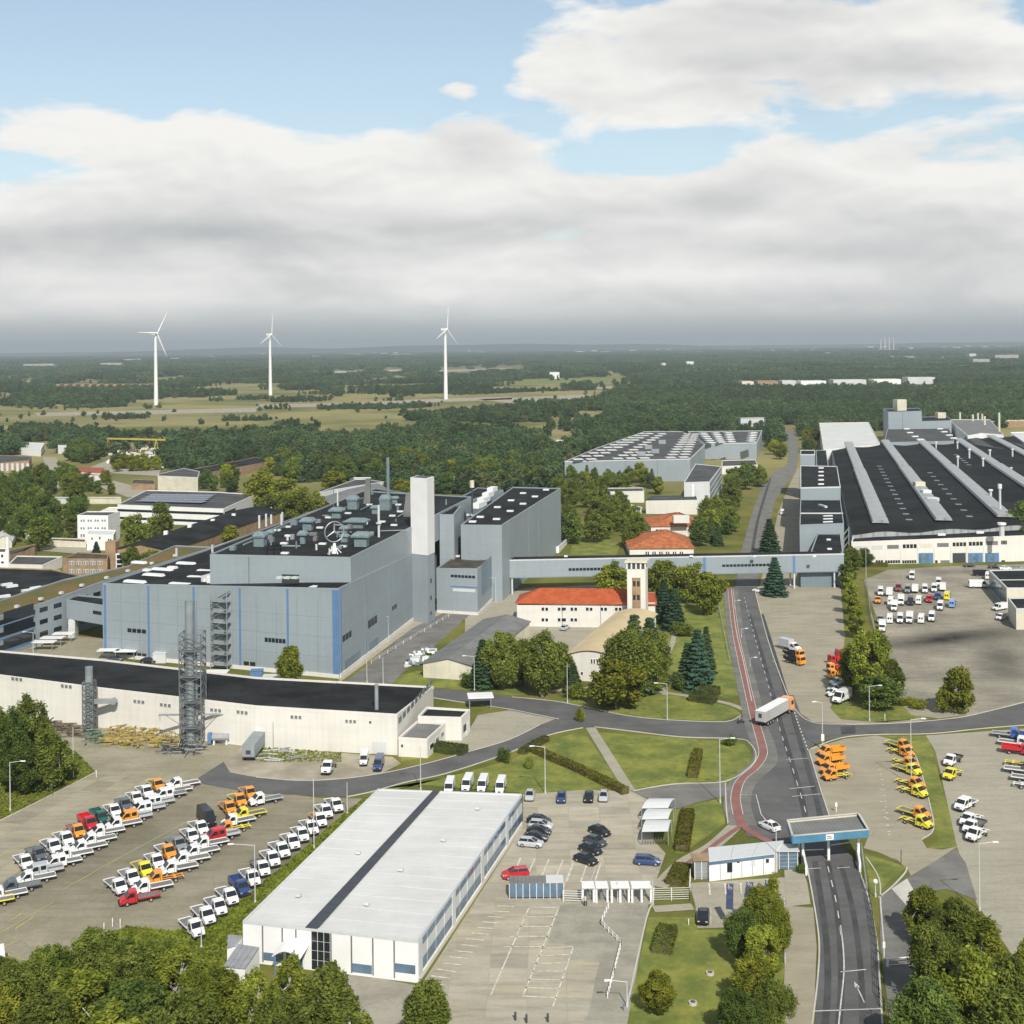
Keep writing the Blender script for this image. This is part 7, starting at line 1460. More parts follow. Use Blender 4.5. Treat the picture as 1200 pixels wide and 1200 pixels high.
hedge([(775,1118),(783,1092)], 2.6, 1.2, 'oval clipped bush hedge on the bottom lawn', tone='m'); hedge([(799,998),(806,955)], 2.2, 1.2, 'brownish hedge right of the cycle shelter', tone='o'); hedge([(790,1038),(800,1018)], 2.6, 1.0, 'low hedge strip left of the gate office', tone='o')
hedge([(509,879),(545,884)], 3.0, 1.6, 'dark hedge in front of the white annexes', tone='d'); hedge([(611,884),(640,868)], 1.6, 1.1, 'hedge along the road bend above the lawn', tone='g')
hedge([(1040,664),(1015,664)], 2.0, 1.4, 'hedge under the factory windows', tone='o')
# ---- the woods beyond: many trees as one mass
def fbm(x, y, seed, sc, oct=4):
    r = np.random.RandomState(seed); v = 0; a = 1; tot = 0
    for o in range(oct):
        for k in range(5):
            th = r.rand()*6.283; f = (2**o)/sc*(.7+.6*r.rand()); ph = r.rand()*6.283; v = v+a*np.sin((x*math.cos(th)+y*math.sin(th))*f*6.283+ph+1.7*np.sin((x*math.sin(th)-y*math.cos(th))*f*3.1+ph*2)); tot += a
        a *= .55
    return v/tot
SITE = [(-600,1400),(-600,575),(-100,540),(0,535),(60,530),(125,540),(190,548),(235,558),(300,540),(325,556),(352,566),(420,562),(455,578),(500,580),(600,578),(655,576),(657,545),(700,526),(755,514),(800,511),(895,513),(905,528),(915,528),(914,498),(936,498),(938,512),(960,508),(1035,505),(1110,505),(1200,500),(1300,498),(1900,498),(1900,1400)]
OPEN = [[(-40,482),(120,474),(180,471),(240,470),(300,458),(300,510),(200,516),(130,514),(60,508),(-40,500)], [(300,458),(345,457),(420,468),(520,463),(560,459),(640,455),(700,459),(735,463),(690,469),(640,478),(560,486),(480,492),(400,496),(300,504)],
        [(600,451),(640,447),(735,440),(750,446),(740,451),(660,453),(600,456)], [(690,452),(850,450),(850,457),(760,457),(700,460)], [(445,430),(485,430),(485,436),(448,437)], [(505,431),(560,427),(640,428),(600,440),(510,438)],
        [(100,500),(180,499),(300,497),(300,508),(200,516),(130,512)], [(10,490),(48,488),(48,500),(12,500)], [(62,451),(178,450),(176,458),(62,459)], [(0,446),(36,446),(36,450),(0,450)], [(868,449),(1100,447),(1100,458),(868,458)], [(1040,416),(1113,417),(1113,423),(1010,424)],
        [(370,434),(480,432),(480,437),(340,441)], [(760,479),(815,475),(812,484),(765,486)], [(120,520),(195,518),(195,548),(120,545)], [(20,518),(70,518),(70,540),(20,540)], [(640,512),(690,510),(690,530),(640,530)], [(525,517),(580,517),(580,530),(525,530)], [(150,415),(260,413),(260,420),(150,422)]]
OPW = [[(P(*q).x, P(*q).y) for q in pl] for pl in OPEN]; SITEW = [(P(*q).x, P(*q).y) for q in SITE]
def pinside(x, y, poly):
    c = np.zeros(len(x), bool); n = len(poly)
    for i in range(n):
        (x1, y1), (x2, y2) = poly[i], poly[(i+1)%n]
        if y1 == y2: continue
        m = ((y1 > y) != (y2 > y)) & (x < (x2-x1)*(y-y1)/(y2-y1)+x1); c ^= m
    return c
rs = np.random.RandomState(3); pts = []; scl = []; knd = []
def scatter(y0, y1, step, sz, big):
    ys = np.arange(y0, y1, step); X = []; Y = []
    for y in ys:
        hwid = y*.47+120; xs = np.arange(-hwid, hwid, step); X.append(xs+rs.uniform(-.45,.45,len(xs))*step); Y.append(np.full(len(xs), y)+rs.uniform(-.45,.45,len(xs))*step)
    X = np.concatenate(X); Y = np.concatenate(Y); ok = ~pinside(X, Y, SITEW)
    for k, pl in enumerate(OPW): ok &= ~(pinside(X, Y, pl) & (k > 1) & (rs.rand(len(X)) > (.0 if k < 2 else .06 if k != 6 else .22)))
    mead = pinside(X, Y, OPW[0]) | pinside(X, Y, OPW[1]); n = fbm(X, Y, 4, 420)+.5*fbm(X, Y*2.2, 9, 1500); y_px = 406+127500/Y
    thr = np.where((y_px < 516) & (X < 60+(Y-1000)*.1) & (X > -3000) & (Y < 4200), .10, -.30); thr = np.where(Y > 4200, -.12, thr)
    scrub = fbm(X*.7, Y, 15, 330); ok &= np.where(mead, (scrub > .23+rs.rand(len(X))*.07) | (rs.rand(len(X)) < .006), n > thr+rs.normal(size=len(X))*.06)
    Xo, Yo = X, Y; X, Y = X[ok], Y[ok]; pts.append(np.stack([X, Y, rs.uniform(-2.2,0,len(X))], 1)); scl.append(sz*rs.uniform(.65,1.3,len(X))*np.where(mead[ok], .62, 1.0)); knd.append(np.full(len(X), big) if big else rs.randint(0, 5, len(X)))
scatter(620, 1800, 6.2, 1.12, 0); scatter(1800, 3400, 9.0, 1.2, 0); scatter(3400, 7000, 42, 1, 5); scatter(7000, 15500, 64, 1.35, 5)
pts = np.concatenate(pts); scl = np.concatenate(scl); knd = np.concatenate(knd).astype(np.int32)
protos = []
spot = [P(640,545), P(630,540), P(650,543), P(620,546), P(610,544)]
for i in range(5):
    o = bpy.data.objects.new('woodland_tree', TP['far%d' % i][0]); COL.objects.link(o); o.location = spot[i]; o.scale = (1.3,1.3,1.3)
    props(o, 'dark green tree at the near edge of the big wood, %s of five' % ordw(i), 'tree', 'trees at the near wood edge'); protos.append(o)
# a patch of many crowns for the far distance
rg = np.random.RandomState(77); bl = [(rg.uniform(-21,21), rg.uniform(-21,21), rg.uniform(8,12.5), rg.uniform(3.2,5.2), rg.uniform(3.2,5.2), rg.uniform(3,5)) for _ in range(46)]
pos, nr, sz, at = blobs_leaves(bl, 1500, 3.0); pos2 = pos.copy(); 
me = leafmesh('woodland_patch', pos, nr, sz, M['fleaf'], at)
o = bpy.data.objects.new('woodland', me); COL.objects.link(o); q = P(520,446); o.location = q; props(o, 'patch of dense wood in the distance', 'wood', None, 'stuff'); protos.append(o)
me = bpy.data.meshes.new('forest_points'); me.vertices.add(len(pts)); me.vertices.foreach_set('co', pts.astype(np.float32).ravel())
a = me.attributes.new('scl', 'FLOAT', 'POINT'); a.data.foreach_set('value', scl.astype(np.float32)); a = me.attributes.new('knd', 'INT', 'POINT'); a.data.foreach_set('value', knd)
a = me.attributes.new('rot', 'FLOAT', 'POINT'); a.data.foreach_set('value', rs.uniform(0,6.28,len(pts)).astype(np.float32))
fo = bpy.data.objects.new('forest', me); COL.objects.link(fo); props(fo, 'mixed green forest stretching from the works to the horizon', 'forest', None, 'stuff')
ng = bpy.data.node_groups.new('forest_scatter', 'GeometryNodeTree'); ng.interface.new_socket('Geometry', in_out='INPUT', socket_type='NodeSocketGeometry'); ng.interface.new_socket('Geometry', in_out='OUTPUT', socket_type='NodeSocketGeometry')
N = ng.nodes; gi = N.new('NodeGroupInput'); go = N.new('NodeGroupOutput'); jn = N.new('GeometryNodeJoinGeometry')
def attr(nm, ty):
    n = N.new('GeometryNodeInputNamedAttribute'); n.data_type = ty; n.inputs['Name'].default_value = nm; return n.outputs['Attribute']
s_at, k_at, r_at = attr('scl','FLOAT'), attr('knd','INT'), attr('rot','FLOAT'); cx = N.new('ShaderNodeCombineXYZ'); ng.links.new(r_at, cx.inputs[2])
for i, p in enumerate(protos):
    oi = N.new('GeometryNodeObjectInfo'); oi.transform_space = 'ORIGINAL'; oi.inputs['Object'].default_value = p; oi.inputs['As Instance'].default_value = True
    ip = N.new('GeometryNodeInstanceOnPoints'); cp = N.new('FunctionNodeCompare'); cp.data_type = 'INT'; cp.operation = 'EQUAL'
    A_ = [s for s in cp.inputs if s.type == 'INT' and s.enabled] or [s for s in cp.inputs if s.type == 'INT']; ng.links.new(k_at, A_[0]); A_[1].default_value = i
    ng.links.new(gi.outputs[0], ip.inputs['Points']); ng.links.new(cp.outputs[0], ip.inputs['Selection']); ng.links.new(oi.outputs['Geometry'], ip.inputs['Instance']); ng.links.new(cx.outputs[0], ip.inputs['Rotation']); ng.links.new(s_at, ip.inputs['Scale'])
    ng.links.new(ip.outputs[0], jn.inputs[0])
ng.links.new(jn.outputs[0], go.inputs[0]); md = fo.modifiers.new('scatter', 'NODES'); md.node_group = ng
print('forest points', len(pts))
# rough grass tufts and scrub on the near verges
rg = np.random.RandomState(21); Q = []
for poly, n in (([(0,962),(60,932),(112,905),(90,882),(60,868),(0,900)], 2600), ([(150,1086),(205,1092),(255,1078),(345,1005),(412,947),(430,936),(443,927),(285,1082),(285,1130),(200,1130),(120,1100)], 5200), ([(300,875),(400,883),(400,893),(300,893)], 900)):
    pl = [(P(*q).x, P(*q).y) for q in poly]; xs = [q[0] for q in pl]; ys = [q[1] for q in pl]; c = 0
    while c < n:
        x, y = rg.uniform(min(xs), max(xs)), rg.uniform(min(ys), max(ys))
        if inside(x, y, pl): Q.append((x, y, .08+rg.rand()*.18)); c += 1
Q = np.array(Q); nr = rg.normal(size=Q.shape)*.5+np.array([0,-.4,.8]); nr /= np.linalg.norm(nr, axis=1)[:,None]
me = leafmesh('grass_tufts', Q, nr, rg.uniform(.2,.55,len(Q)), M['leaf'], rg.rand(len(Q))); o = bpy.data.objects.new('grass_tufts', me); COL.objects.link(o); o.color = (1.12,1.10,.66,1); props(o, 'rough grass tufts on the verges around the truck lot', 'grass', None, 'stuff')
# ================================================================== lamps, masts, turbines, fences, small things
def lamp(x, yb, yt, arm=1, label='', al=2.2, r=.10, head=True, name='street_lamp', globe=False):
    g = P(x, yb); h = zat(g, x, yt); o = root(name, g, label, 'lamp' if head or globe else 'mast', 'street lamps' if head else None)
    mb = MB(); mb.tube(g, g+Vector((0,0,h)), r, r*.6, n=8); part('pole', mb, M['pole'], o)
    mb = MB(); mb.tube(g, g+Vector((0,0,.5)), r*1.7, n=8); part('base', mb, M['pole'], o)
    if head:
        t = g+Vector((0,0,h)); a = t+Vector((al*arm,0,.15)); mb = MB(); mb.tube(t-Vector((0,0,.1)), a, r*.5, n=6); part('arm', mb, M['pole'], o)
        mb = MB(); e = Vector((arm,0,0)); mb.rings([[a+Vector((0,-.12,-.05)),a+Vector((0,.12,-.05)),a+Vector((0,.12,.1)),a+Vector((0,-.12,.1))], [a+e*.9+Vector((0,-.17,-.08)),a+e*.9+Vector((0,.17,-.08)),a+e*.9+Vector((0,.17,.08)),a+e*.9+Vector((0,-.17,.08))]]); part('lamp_head', mb, M['white2'], o)
    if globe:
        t = g+Vector((0,0,h)); mb = MB(); rr = []
        for k in range(7): ph = math.pi*(k+.02)/6.04; rr.append([t+Vector((math.cos(q*.785)*math.sin(ph)*.38, math.sin(q*.785)*math.sin(ph)*.38, -math.cos(ph)*.38)) for q in range(8)])
        mb.rings(rr); part('globe', mb, M['white2'], o)
    return o
for x, yb, yt, arm, lab in ((12,950,893,1,'lamp at the far left edge before the dark tree clump'),(39,768,741,-1,'small lamp by the office wing at left'),(368,994,912,0,'bare mast farthest up between hall and truck row'),(407,955,917,0,'short mast beside the last truck by the hall'),(299,1059,990,-1,'lamp standing in the row beside the white hall with a long arm left'),(236,1112,1080,0,'mast in front of the lowest truck by the trees'),
      (493,926,874,-1,'lamp behind the white hall near the annexes'),(556,810,769,-1,'lamp at the end of the storage shed'),(449,802,770,0,'mast by the side road behind the long white building'),(420,776,745,-1,'lamp nearest the big plant building corner'),(455,752,722,-1,'lamp second along the plant building wall'),(479,728,706,-1,'lamp third along the plant building wall'),(581,706,677,-1,'lamp near the low wing and bridge'),
      (639,930,875,-1,'lamp on the lawn by the long hedge'),(665,824,777,0,'mast left of the small spruce'),(782,844,801,-1,'lamp at the road junction lawn edge'),(844,941,866,0,'tall lamp mast at the foot of the triangular lawn'),(1019,845,804,1,'lamp under the big tree by the lot'),(1068,920,843,0,'tall mast between the yellow trucks'),(1148,1067,988,0,'tall mast above the lower right clump'),
      (735,1180,1150,-1,'lamp at the bottom end of the walkway'),(910,1022,968,0,'mast at the right end of the gate office'),(1015,682,642,0,'mast in front of the factory facade'),(86,912,852,0,'mast beside the left verge'),(765,1058,1030,0,'white mast at the right end of the turnstiles'),(724,1056,1032,0,'thin white mast behind the turnstiles'),(430,800,772,0,'thin mast behind black roof of long white building')):
    lamp(x, yb, yt, arm or 1, lab, al=3.2 if x == 299 else 2.0, head=bool(arm) or x in (844,1068,1148), name='street_lamp')
lamp(1026,1051,1033,1,'small globe lamp on the grass beside the gate road', head=False, globe=True)
for k, (x, y) in enumerate(((861,714),(869,747),(879,781))): lamp(x, y, y-10, 1, 'short lamp on the verge of the main road, %s from the bridge' % ordw(k), al=1.0, r=.07)
o = lamp(964,878,823,-1,'lamp with a white sign panel at the right of the crossroads', al=1.2)
g = P(964,878); mb = MB(); mb.box(g.x-.32,g.x+.32,g.y-.2,g.y-.12,1.8,3.2); part('sign_panel', mb, M['white2'], o)
mb = MB(); mb.box(g.x-.7,g.x+.8,g.y-.9,g.y-.8,.1,.9); o = solo('crash_barrier', mb, M['white2'], 'small white barrier frame at the foot of the signed lamp', 'barrier')
# turbines
def turbine(x, yb, yhub, span, angs, yaw, label):
    g = P(x, yb); h = zat(g, x, yhub); o = root('wind_turbine', g, label, 'wind turbine', 'wind turbines')
    mb = MB(); mb.tube(g, g+Vector((0,0,h)), 3.3, 1.8, n=16); part('tower', mb, M['white2'], o)
    f = Vector((math.sin(yaw), -math.cos(yaw), 0)); s = Vector((math.cos(yaw), math.sin(yaw), 0)); c = g+Vector((0,0,h+1.5))
    mb = MB(); mb.rings([[c-f*7+s*a*1.6+Vector((0,0,b*1.7)) for a, b in ((-1,-1),(1,-1),(1,1),(-1,1))], [c+f*3+s*a*2+Vector((0,0,b*2)) for a, b in ((-1,-1),(1,-1),(1,1),(-1,1))]]); part('nacelle', mb, M['white2'], o)
    hb = c+f*4.2; mb = MB(); mb.tube(c+f*3, hb+f*1.2, 2.0, .8, n=10); hu = part('hub', mb, M['white2'], o)
    for a in angs:
        d = s*math.cos(a)+Vector((0,0,1))*math.sin(a); w = d.cross(f).normalized(); mb = MB(); R = []
        for t, ww in ((.02,1.3),(.18,2.2),(.45,1.7),(.75,1.15),(1,.35)): p = hb+d*span*t; R.append([p-w*ww*.5, p+f*.35*ww, p+w*ww*.9, p-f*.2*ww])
        mb.rings(R); part('blade', mb, M['white2'], o)
turbine(183,475,392,40,(math.radians(58),math.radians(178),math.radians(-62)),1.02,'leftmost wind turbine with one blade raised to the right')
turbine(317,463,393,40,(math.radians(85),math.radians(205),math.radians(-35)),1.15,'middle and most distant wind turbine with narrow rotor')
turbine(522.5,468,387,40,(math.radians(84),math.radians(204),math.radians(-36)),1.1,'rightmost wind turbine rising behind the forest')
for x, y in ((617,1199),(642,1198),(604,1196)):
    g = P(x, y); mb = MB(); mb.tube(g, g+Vector((0,0,1.0)), .14, n=8); mb.tube(g+Vector((0,0,1.0)), g+Vector((0,0,1.12)), .18, .10, n=8); solo('bollard', mb, M['darkst'], {617:'dark bollard at the bottom of the car park, middle one',642:'dark bollard at the bottom of the car park, right one',604:'dark bollard at the bottom of the car park, left one'}[x], 'bollard')
# lattice chimneys at the long white building
def lattice(xl, xr, yb, yt_, ypipe, label, pr, nseg):
    a, b = P(xl, yb), P(xr, yb); w = (b-a).length; h = zat(a, xl, yt_); hp = zat(a, xl, ypipe); o = root('lattice_chimney', (a+b)/2, label, 'chimney')
    c = (a+b)/2+Vector((0,w/2,0)); R = w/2; co = [c+Vector((i*R,j*R,0)) for i, j in ((-1,-1),(1,-1),(1,1),(-1,1))]
    for q in co: mb = MB(); mb.beam(q, q+Vector((0,0,h)), .20); part('leg', mb, M['lattice'], o)
    mb = MB()
    for k in range(nseg+1):
        z = h*k/nseg
        for i in range(4):
            p, q = co[i], co[(i+1)%4]; mb.beam(p+Vector((0,0,z)), q+Vector((0,0,z)), .13)
            if k < nseg: z2 = h*(k+1)/nseg; (p2, q2) = (p, q) if (k+i) % 2 else (q, p); mb.beam(p2+Vector((0,0,z)), q2+Vector((0,0,z2)), .12); mb.beam(p2+Vector((0,0,z2)), q2+Vector((0,0,z)), .09)
    part('bracing', mb, M['lattice'], o)
    for dx_, rr, zz in pr: mb = MB(); mb.tube(c+Vector((dx_*R,0,.2)), c+Vector((dx_*R,0,hp if zz else hp*.93)), rr, n=14); part('flue', mb, M['flue'], o)
    for k in range(2, nseg, 3): z = h*k/nseg; mb = MB(); mb.prism([v for v in co], z, z+.08); part('platform', mb, M['lattice'], o)
    return o, c, R
o, c, R = lattice(211,236,874,744,706,'tall square lattice chimney tower rising in front of the long white building',((-.25,.95,1),(.35,.22,1)),13)
for s, L in ((-1,5.0),(1,4.6)):
    mb = MB(); a = c+Vector((s*R,-.6,6.2)); b = a+Vector((s*L,0,0)); mb.beam(a, b, .5, .3); mb.beam(a-Vector((0,0,2.4)), b-Vector((s*1.4,0,0)), .12); mb.beam(b-Vector((s*.3,0,0)), b-Vector((s*.3,0,1.4)), .14); part('pipe_bridge', mb, M['steel'], o)
o, c, R = lattice(97,109,860,800,783,'shorter lattice chimney with a duct elbow at the long white building',((0,.85,1),),8)
mb = MB(); a = c+Vector((.8,0,6.9)); mb.beam(a, a+Vector((4.6,0,.0)), .9, 1.0); mb.tube(a+Vector((4.6,-.5,0)), a+Vector((4.6,.5,0)), .75, n=10); part('duct', mb, M['steel'], o)
# heaps of timber racks and frames
def heap(px, n, m, label, L=(1.5,4), hgt=1.6, seed=1, name='timber_stack', thick=(.12,.22)):
    r_ = random.Random(seed); poly = [(P(*q).x, P(*q).y) for q in px]; xs = [q[0] for q in poly]; ys = [q[1] for q in poly]; c = P(*px[0]); o = root(name, c, label, 'stack'); k = 0
    while k < n:
        x, y = r_.uniform(min(xs), max(xs)), r_.uniform(min(ys), max(ys))
        if not inside(x, y, poly): continue
        k += 1; z = r_.uniform(.1, hgt); l = r_.uniform(*L); a = r_.choice((0,0,1.57,.3))+r_.uniform(-.15,.15); t = r_.uniform(*thick); d = Vector((math.cos(a)*l/2, math.sin(a)*l/2, r_.uniform(-.15,.15))); p = Vector((x,y,z)); mb = MB(); mb.beam(p-d, p+d, t)
        if r_.random() < .35: mb.beam((x,y,0),(x,y,z), .1)
        part('beam', mb, M[m] if not isinstance(m, tuple) else M[r_.choice(m)], o)
M['wood'] = mat('yellow_timber', (.44,.34,.10), .9, .3, .8); M['green'] = mat('green_net_metal', (.16,.22,.16), .8, .2, .8)
heap([(122,875),(212,880),(212,862),(126,855)], 210, 'wood', 'stacks of yellow racks along the long white building wall', seed=2, hgt=1.5, thick=(.10,.2), L=(1.2,3)); heap([(190,885),(234,886),(236,874),(192,870)], 60, ('darkst','steel'), 'dark steel frames heaped at the foot of the tall lattice chimney', seed=3, hgt=1.1, name='scrap_heap')
heap([(98,876),(121,873),(120,860),(100,861)], 50, 'green', 'green mesh boxes stacked below the shorter chimney', seed=4, L=(1,2.2), name='crate_stack'); heap([(60,860),(100,868),(98,855),(58,848)], 45, 'plant', 'rusty brown scrap beside the shorter lattice chimney', seed=5, name='scrap_heap')
heap([(303,893),(358,893),(362,878),(310,876)], 22, ('pale','steel'), 'pale frames lying in the grass right of the grey trailer', seed=6, hgt=.4, name='frame_stack')
heap([(475,783),(508,778),(512,757),(486,765)], 60, ('pale','duct','white2'), 'pale bags and blue nets piled by the side road', seed=7, hgt=1.4, L=(1,2.4), name='material_pile', thick=(.4,.9))
heap([(125,548),(192,552),(192,528),(128,528)], 110, ('pale','plant','cream','white2'), 'scattered white and brown scrap under the yellow gantry crane', seed=8, hgt=3.5, L=(2,6), name='scrap_heap', thick=(.6,2.2))
# market-like white canopies behind the long white building
for k, (x, y, w) in enumerate(((128,772,5),(148,773,5),(62,757,5.5),(52,762,5.5),(75,752,5),(254,798,5.0))):
    g = P(x, y); o = root('car_shelter', g, ('white flat canopy left of two at the plant building foot','white flat canopy right of two at the plant building foot','middle white canopy of the row beside the office wing','nearest white canopy of the row beside the office wing','farthest white canopy of the row beside the office wing','white canopy under the stair tower')[k], 'canopy')
    mb = MB(); mb.box(g.x-w/2-.5,g.x+w/2+.5,g.y-1.6,g.y+1.6,2.4,2.55); part('roof', mb, M['white2'], o)
    for s in (-1, 1):
        for t in (-1, 1): mb = MB(); mb.box(g.x+s*w/2-.07,g.x+s*w/2+.07,g.y+t*1.4-.07,g.y+t*1.4+.07,0,2.4); part('post', mb, M['steel'], o)
for x, y, c, lab in ((174,777,'k','black car beside the white canopies at the plant building'),(135,775,'d','dark car under the white canopy at the plant building')): car('car', x, y, 10, 0, c, lab)
for k, (x, y, w, h, m, lab) in enumerate(((188,776,3.5,2.6,'pale','pale blue container at the foot of the plant building'),(301,800,3.0,3.2,'blue','blue cylinder tank right of the stair tower'),(338,793,0,0,'',''),(325,799,11,1.6,'pale','long pale box in front of the plant building'))):
    if not w: continue
    g = P(x, y); mb = MB(); mb.box(g.x-w/2,g.x+w/2,g.y-1.2,g.y+1.2,0,h); mb.box(g.x-w/2-.1,g.x+w/2+.1,g.y-1.3,g.y+1.3,h,h+.1); solo('container', mb, M[m], lab, 'container')
# yellow gantry crane
g0, g1 = P(127,531), P(183,533); o = root('gantry_crane', g0, 'yellow gantry crane above the scrap yard', 'crane'); M['yel'] = mat('yellow_crane_paint', (.50,.40,.07), .6, .1)
zg = zat(g0, 127, 514); mb = MB(); 
for s in (0, 2.5): mb.beam(g0+Vector((-1,s,zg)), g1+Vector((7,s,zg)), .5, 1.2)
for k in range(16): a = g0.lerp(g1+Vector((7,0,0)), k/16); mb.beam(a+Vector((0,0,zg)), a+Vector((0,2.5,zg)), .2)
part('girder', mb, M['yel'], o)
for q in (g0, g1): 
    for s in (-4, 4): mb = MB(); mb.beam(q+Vector((s*.4,s,0)), q+Vector((0,1,zg)), .6); part('leg', mb, M['yel'], o)
# fences
def fence(px, h, label, n=None, m='white2', rails=3, post=.1, step=2.4):
    L = [P(*q) for q in px]; o = root('fence', L[0], label, 'fence')
    for a, b in zip(L, L[1:]):
        k = max(1, int((b-a).length/step))
        for i in range(k+1): p = a.lerp(b, i/k); mb = MB(); mb.box(p.x-post/2,p.x+post/2,p.y-post/2,p.y+post/2,0,h); part('post', mb, M[m], o)
        for r_ in range(rails): z = h*(r_+1)/rails-.06; mb = MB(); mb.beam(a+Vector((0,0,z)), b+Vector((0,0,z)), .05); part('rail', mb, M[m], o)
    return o
fence([(766,1056),(808,1055)], 2.0, 'white rail fence between turnstiles and visitor parking', rails=6); fence([(808,1055),(809,1033)], 2.0, 'short white fence turning up beside the visitor parking', rails=4)
fence([(660,1057),(682,1058)], 1.8, 'white mesh fence left of the turnstiles', rails=5, step=1.8); fence([(1018,1052),(1027,1110),(1030,1170),(1036,1185)], 1.6, 'dark metal fence between gate road and exit lane', m='darkst', rails=3); fence([(1036,1185),(1062,1198)], 1.8, 'dark metal gate at the bottom of the exit lane', m='darkst', rails=4, step=1.2)
fence([(1010,1000),(1016,1046)], 1.7, 'thin wire fence along the lawn right of the gate', m='steel', rails=3); fence([(1015,680),(1020,720),(1030,760),(1040,790)], 1.8, 'wire fence on the left side of the stained lot', m='steel', rails=3); fence([(713,1065),(704,1084),(728,1108)], .9, 'white handrail bending along the walkway, upper part', rails=2, step=1.2); fence([(728,1108),(720,1140),(712,1170)], .9, 'white handrail along the walkway, lower part', rails=2, step=1.2)
fence([(840,700),(855,775)], 1.2, 'low wire fence between lawn and bicycle path', m='steel', rails=2, step=4); fence([(919,1062),(920,1130)], 1.2, 'yellowish railing beside the footway', m='pale', rails=2)
fence([(590,688),(545,712),(490,745),(435,778)], 1.1, 'white railings at the foot of the plant building wall', rails=2, step=5)
# signs, bollards, gate pieces
for k, (x, y, h, w, m, lab) in enumerate(((1036,1122,2.2,.35,'white2','white post sign at the exit lane fence'),(1074,1190,2.6,.3,'white2','white gate post at the bottom right lane'),(113,911,1.4,.12,'white2','white marker post on the left verge'),(122,1092,1.3,.12,'white2','white marker post left of three by the wood'),(132,1086,1.3,.12,'white2','white marker post middle of three by the wood'),(141,1087,1.3,.12,'white2','white marker post right of three by the wood'),(1037,845,1.6,.12,'white2','white marker post on the verge below the big tree'),(980,932,.0,0,'',''),(980,952,1.8,.4,'white2','white sign post behind the gate canopy'),(1056,1012,2.2,.15,'darkst','dark sign post on the gate lawn'),(807,1084,.9,.12,'white2','white bollard by the visitor parking'),(731,1185,1.0,.3,'bglass','blue sign at the bottom of the walkway'))):
    if not w: continue
    g = P(x, y); mb = MB(); mb.box(g.x-.05,g.x+.05,g.y-.05,g.y+.05,0,h); mb.box(g.x-w/2,g.x+w/2,g.y-.06,g.y-.05,h*.6,h); solo('marker_post', mb, M[m], lab, 'post')
a, b = P(1040,1133), P(1072,1129); mb = MB(); mb.beam(a+Vector((0,0,1)), b+Vector((0,0,1)), .12); mb.beam(a, a+Vector((0,0,1.2)), .3); solo('barrier', mb, M['white2'], 'white lifting barrier across the exit lane', 'barrier')
for k, (x, y) in enumerate(((832,1142),(812,1177))):
    g = P(x, y); mb = MB(); mb.tube(g, g+Vector((0,0,.35)), .55, .55, n=14); o = solo('stone_planter', mb, M['kerb'], ('upper','lower')[k]+' round stone ring on the bottom lawn', 'planter'); mb = MB(); mb.tube(g+Vector((0,0,.35)), g+Vector((0,0,.42)), .35, n=10); part('soil', mb, M['plant'], o)
a, b = P(839,1064), P(850,1076); mb = MB(); mb.prism([P(837,1064),P(844,1063),P(852,1077),P(845,1078)], .085, .11); solo('drain_cover', mb, M['darkst'], 'dark green steel cover on the visitor parking', 'cover')
# yellow markers where trucks stand
mb = MB()
for (x, y) in ((1024,875),(1026,882),(1028,903),(1032,925),(1033,940),(1035,950),(1037,958),(1040,968),(1042,978),(990,885),(992,895),(994,907)): g = P(x, y); mb.box(g.x-.25,g.x+.25,g.y-.15,g.y+.15,.07,.085)
setting('painted_spot', mb, M['paint'], 'white painted spots on the lower parking apron')
M['fardull'] = mat('dull_facade', (.42,.40,.37))
# skyline: white halls and blocks of the far town, power station, far warehouses
def y_far(yb): return yb < 440
def farb(x, yb, w, h, m='white2', lab='', zo=0):
    w = w*.8; m = {'white2':'pale','cream':'fardull','pale':'fardull'}.get(m, m) if yb < 445 and w > 12 else m
    g = P(x, yb); s = g.y/F; mb = MB(); mb.box(g.x-w*s/2,g.x+w*s/2,g.y,g.y+40,zo,zo+h*(.35 if y_far(yb) else .55)+(20 if y_far(yb) else 9)); q = solo('distant_building', mb, M[m], lab, 'building', 'far buildings on the plain')
k = 0
for x, yb, w, h, m in ((155,426,24,26,'cream'),(45,433,45,18,'cream'),(130,432,30,20,'cream'),(205,424,14,18,'white2'),(248,421,8,18,'white2'),(258,421,8,18,'white2'),(370,421,10,18,'white2'),(411,418,16,22,'white2'),(420,418,12,22,'cream'),(463,419,12,20,'cream'),(450,417,10,24,'white2'),(475,418,22,22,'cream'),(488,420,8,16,'white2'),
                       (680,415,14,22,'white2'),(696,414,8,34,'white2'),(710,415,16,22,'white2'),(735,416,40,16,'white2'),(650,444,14,14,'white2'),(809,432,10,14,'white2'),(778,434,6,12,'cream'),(835,415,60,12,'pale'),(890,414,40,12,'pale'),(934,414,6,18,'white2'),(1012,414,5,16,'white2'),(1122,410,12,30,'white2'),(1155,409,8,26,'white2'),(1175,409,20,24,'white2'),
                       (1180,424,34,24,'cream'),(1150,430,24,18,'cream'),(1140,422,10,26,'pale'),(970,418,8,14,'pale'),(625,411,12,22,'pale'),(760,411,20,20,'pale'),(860,411,16,22,'pale')):
    farb(x, yb, w, h, m, 'pale distant building on the plain, %s counted in the far cluster' % ordw(k)); k += 1
rk = random.Random(9)
for j in range(46):
    x = rk.uniform(600,1200) if j < 34 else rk.uniform(300,600); yb = 403.2+(1200-x)*.0085+rk.uniform(3.0,8) if x > 600 else 411+rk.uniform(2,8)
    farb(x, yb, rk.uniform(2.5,9), rk.uniform(16,34), rk.choice(('white2','white2','pale','cream')), 'tiny pale building speck of the hazy town on the horizon, %s' % ordw(j))
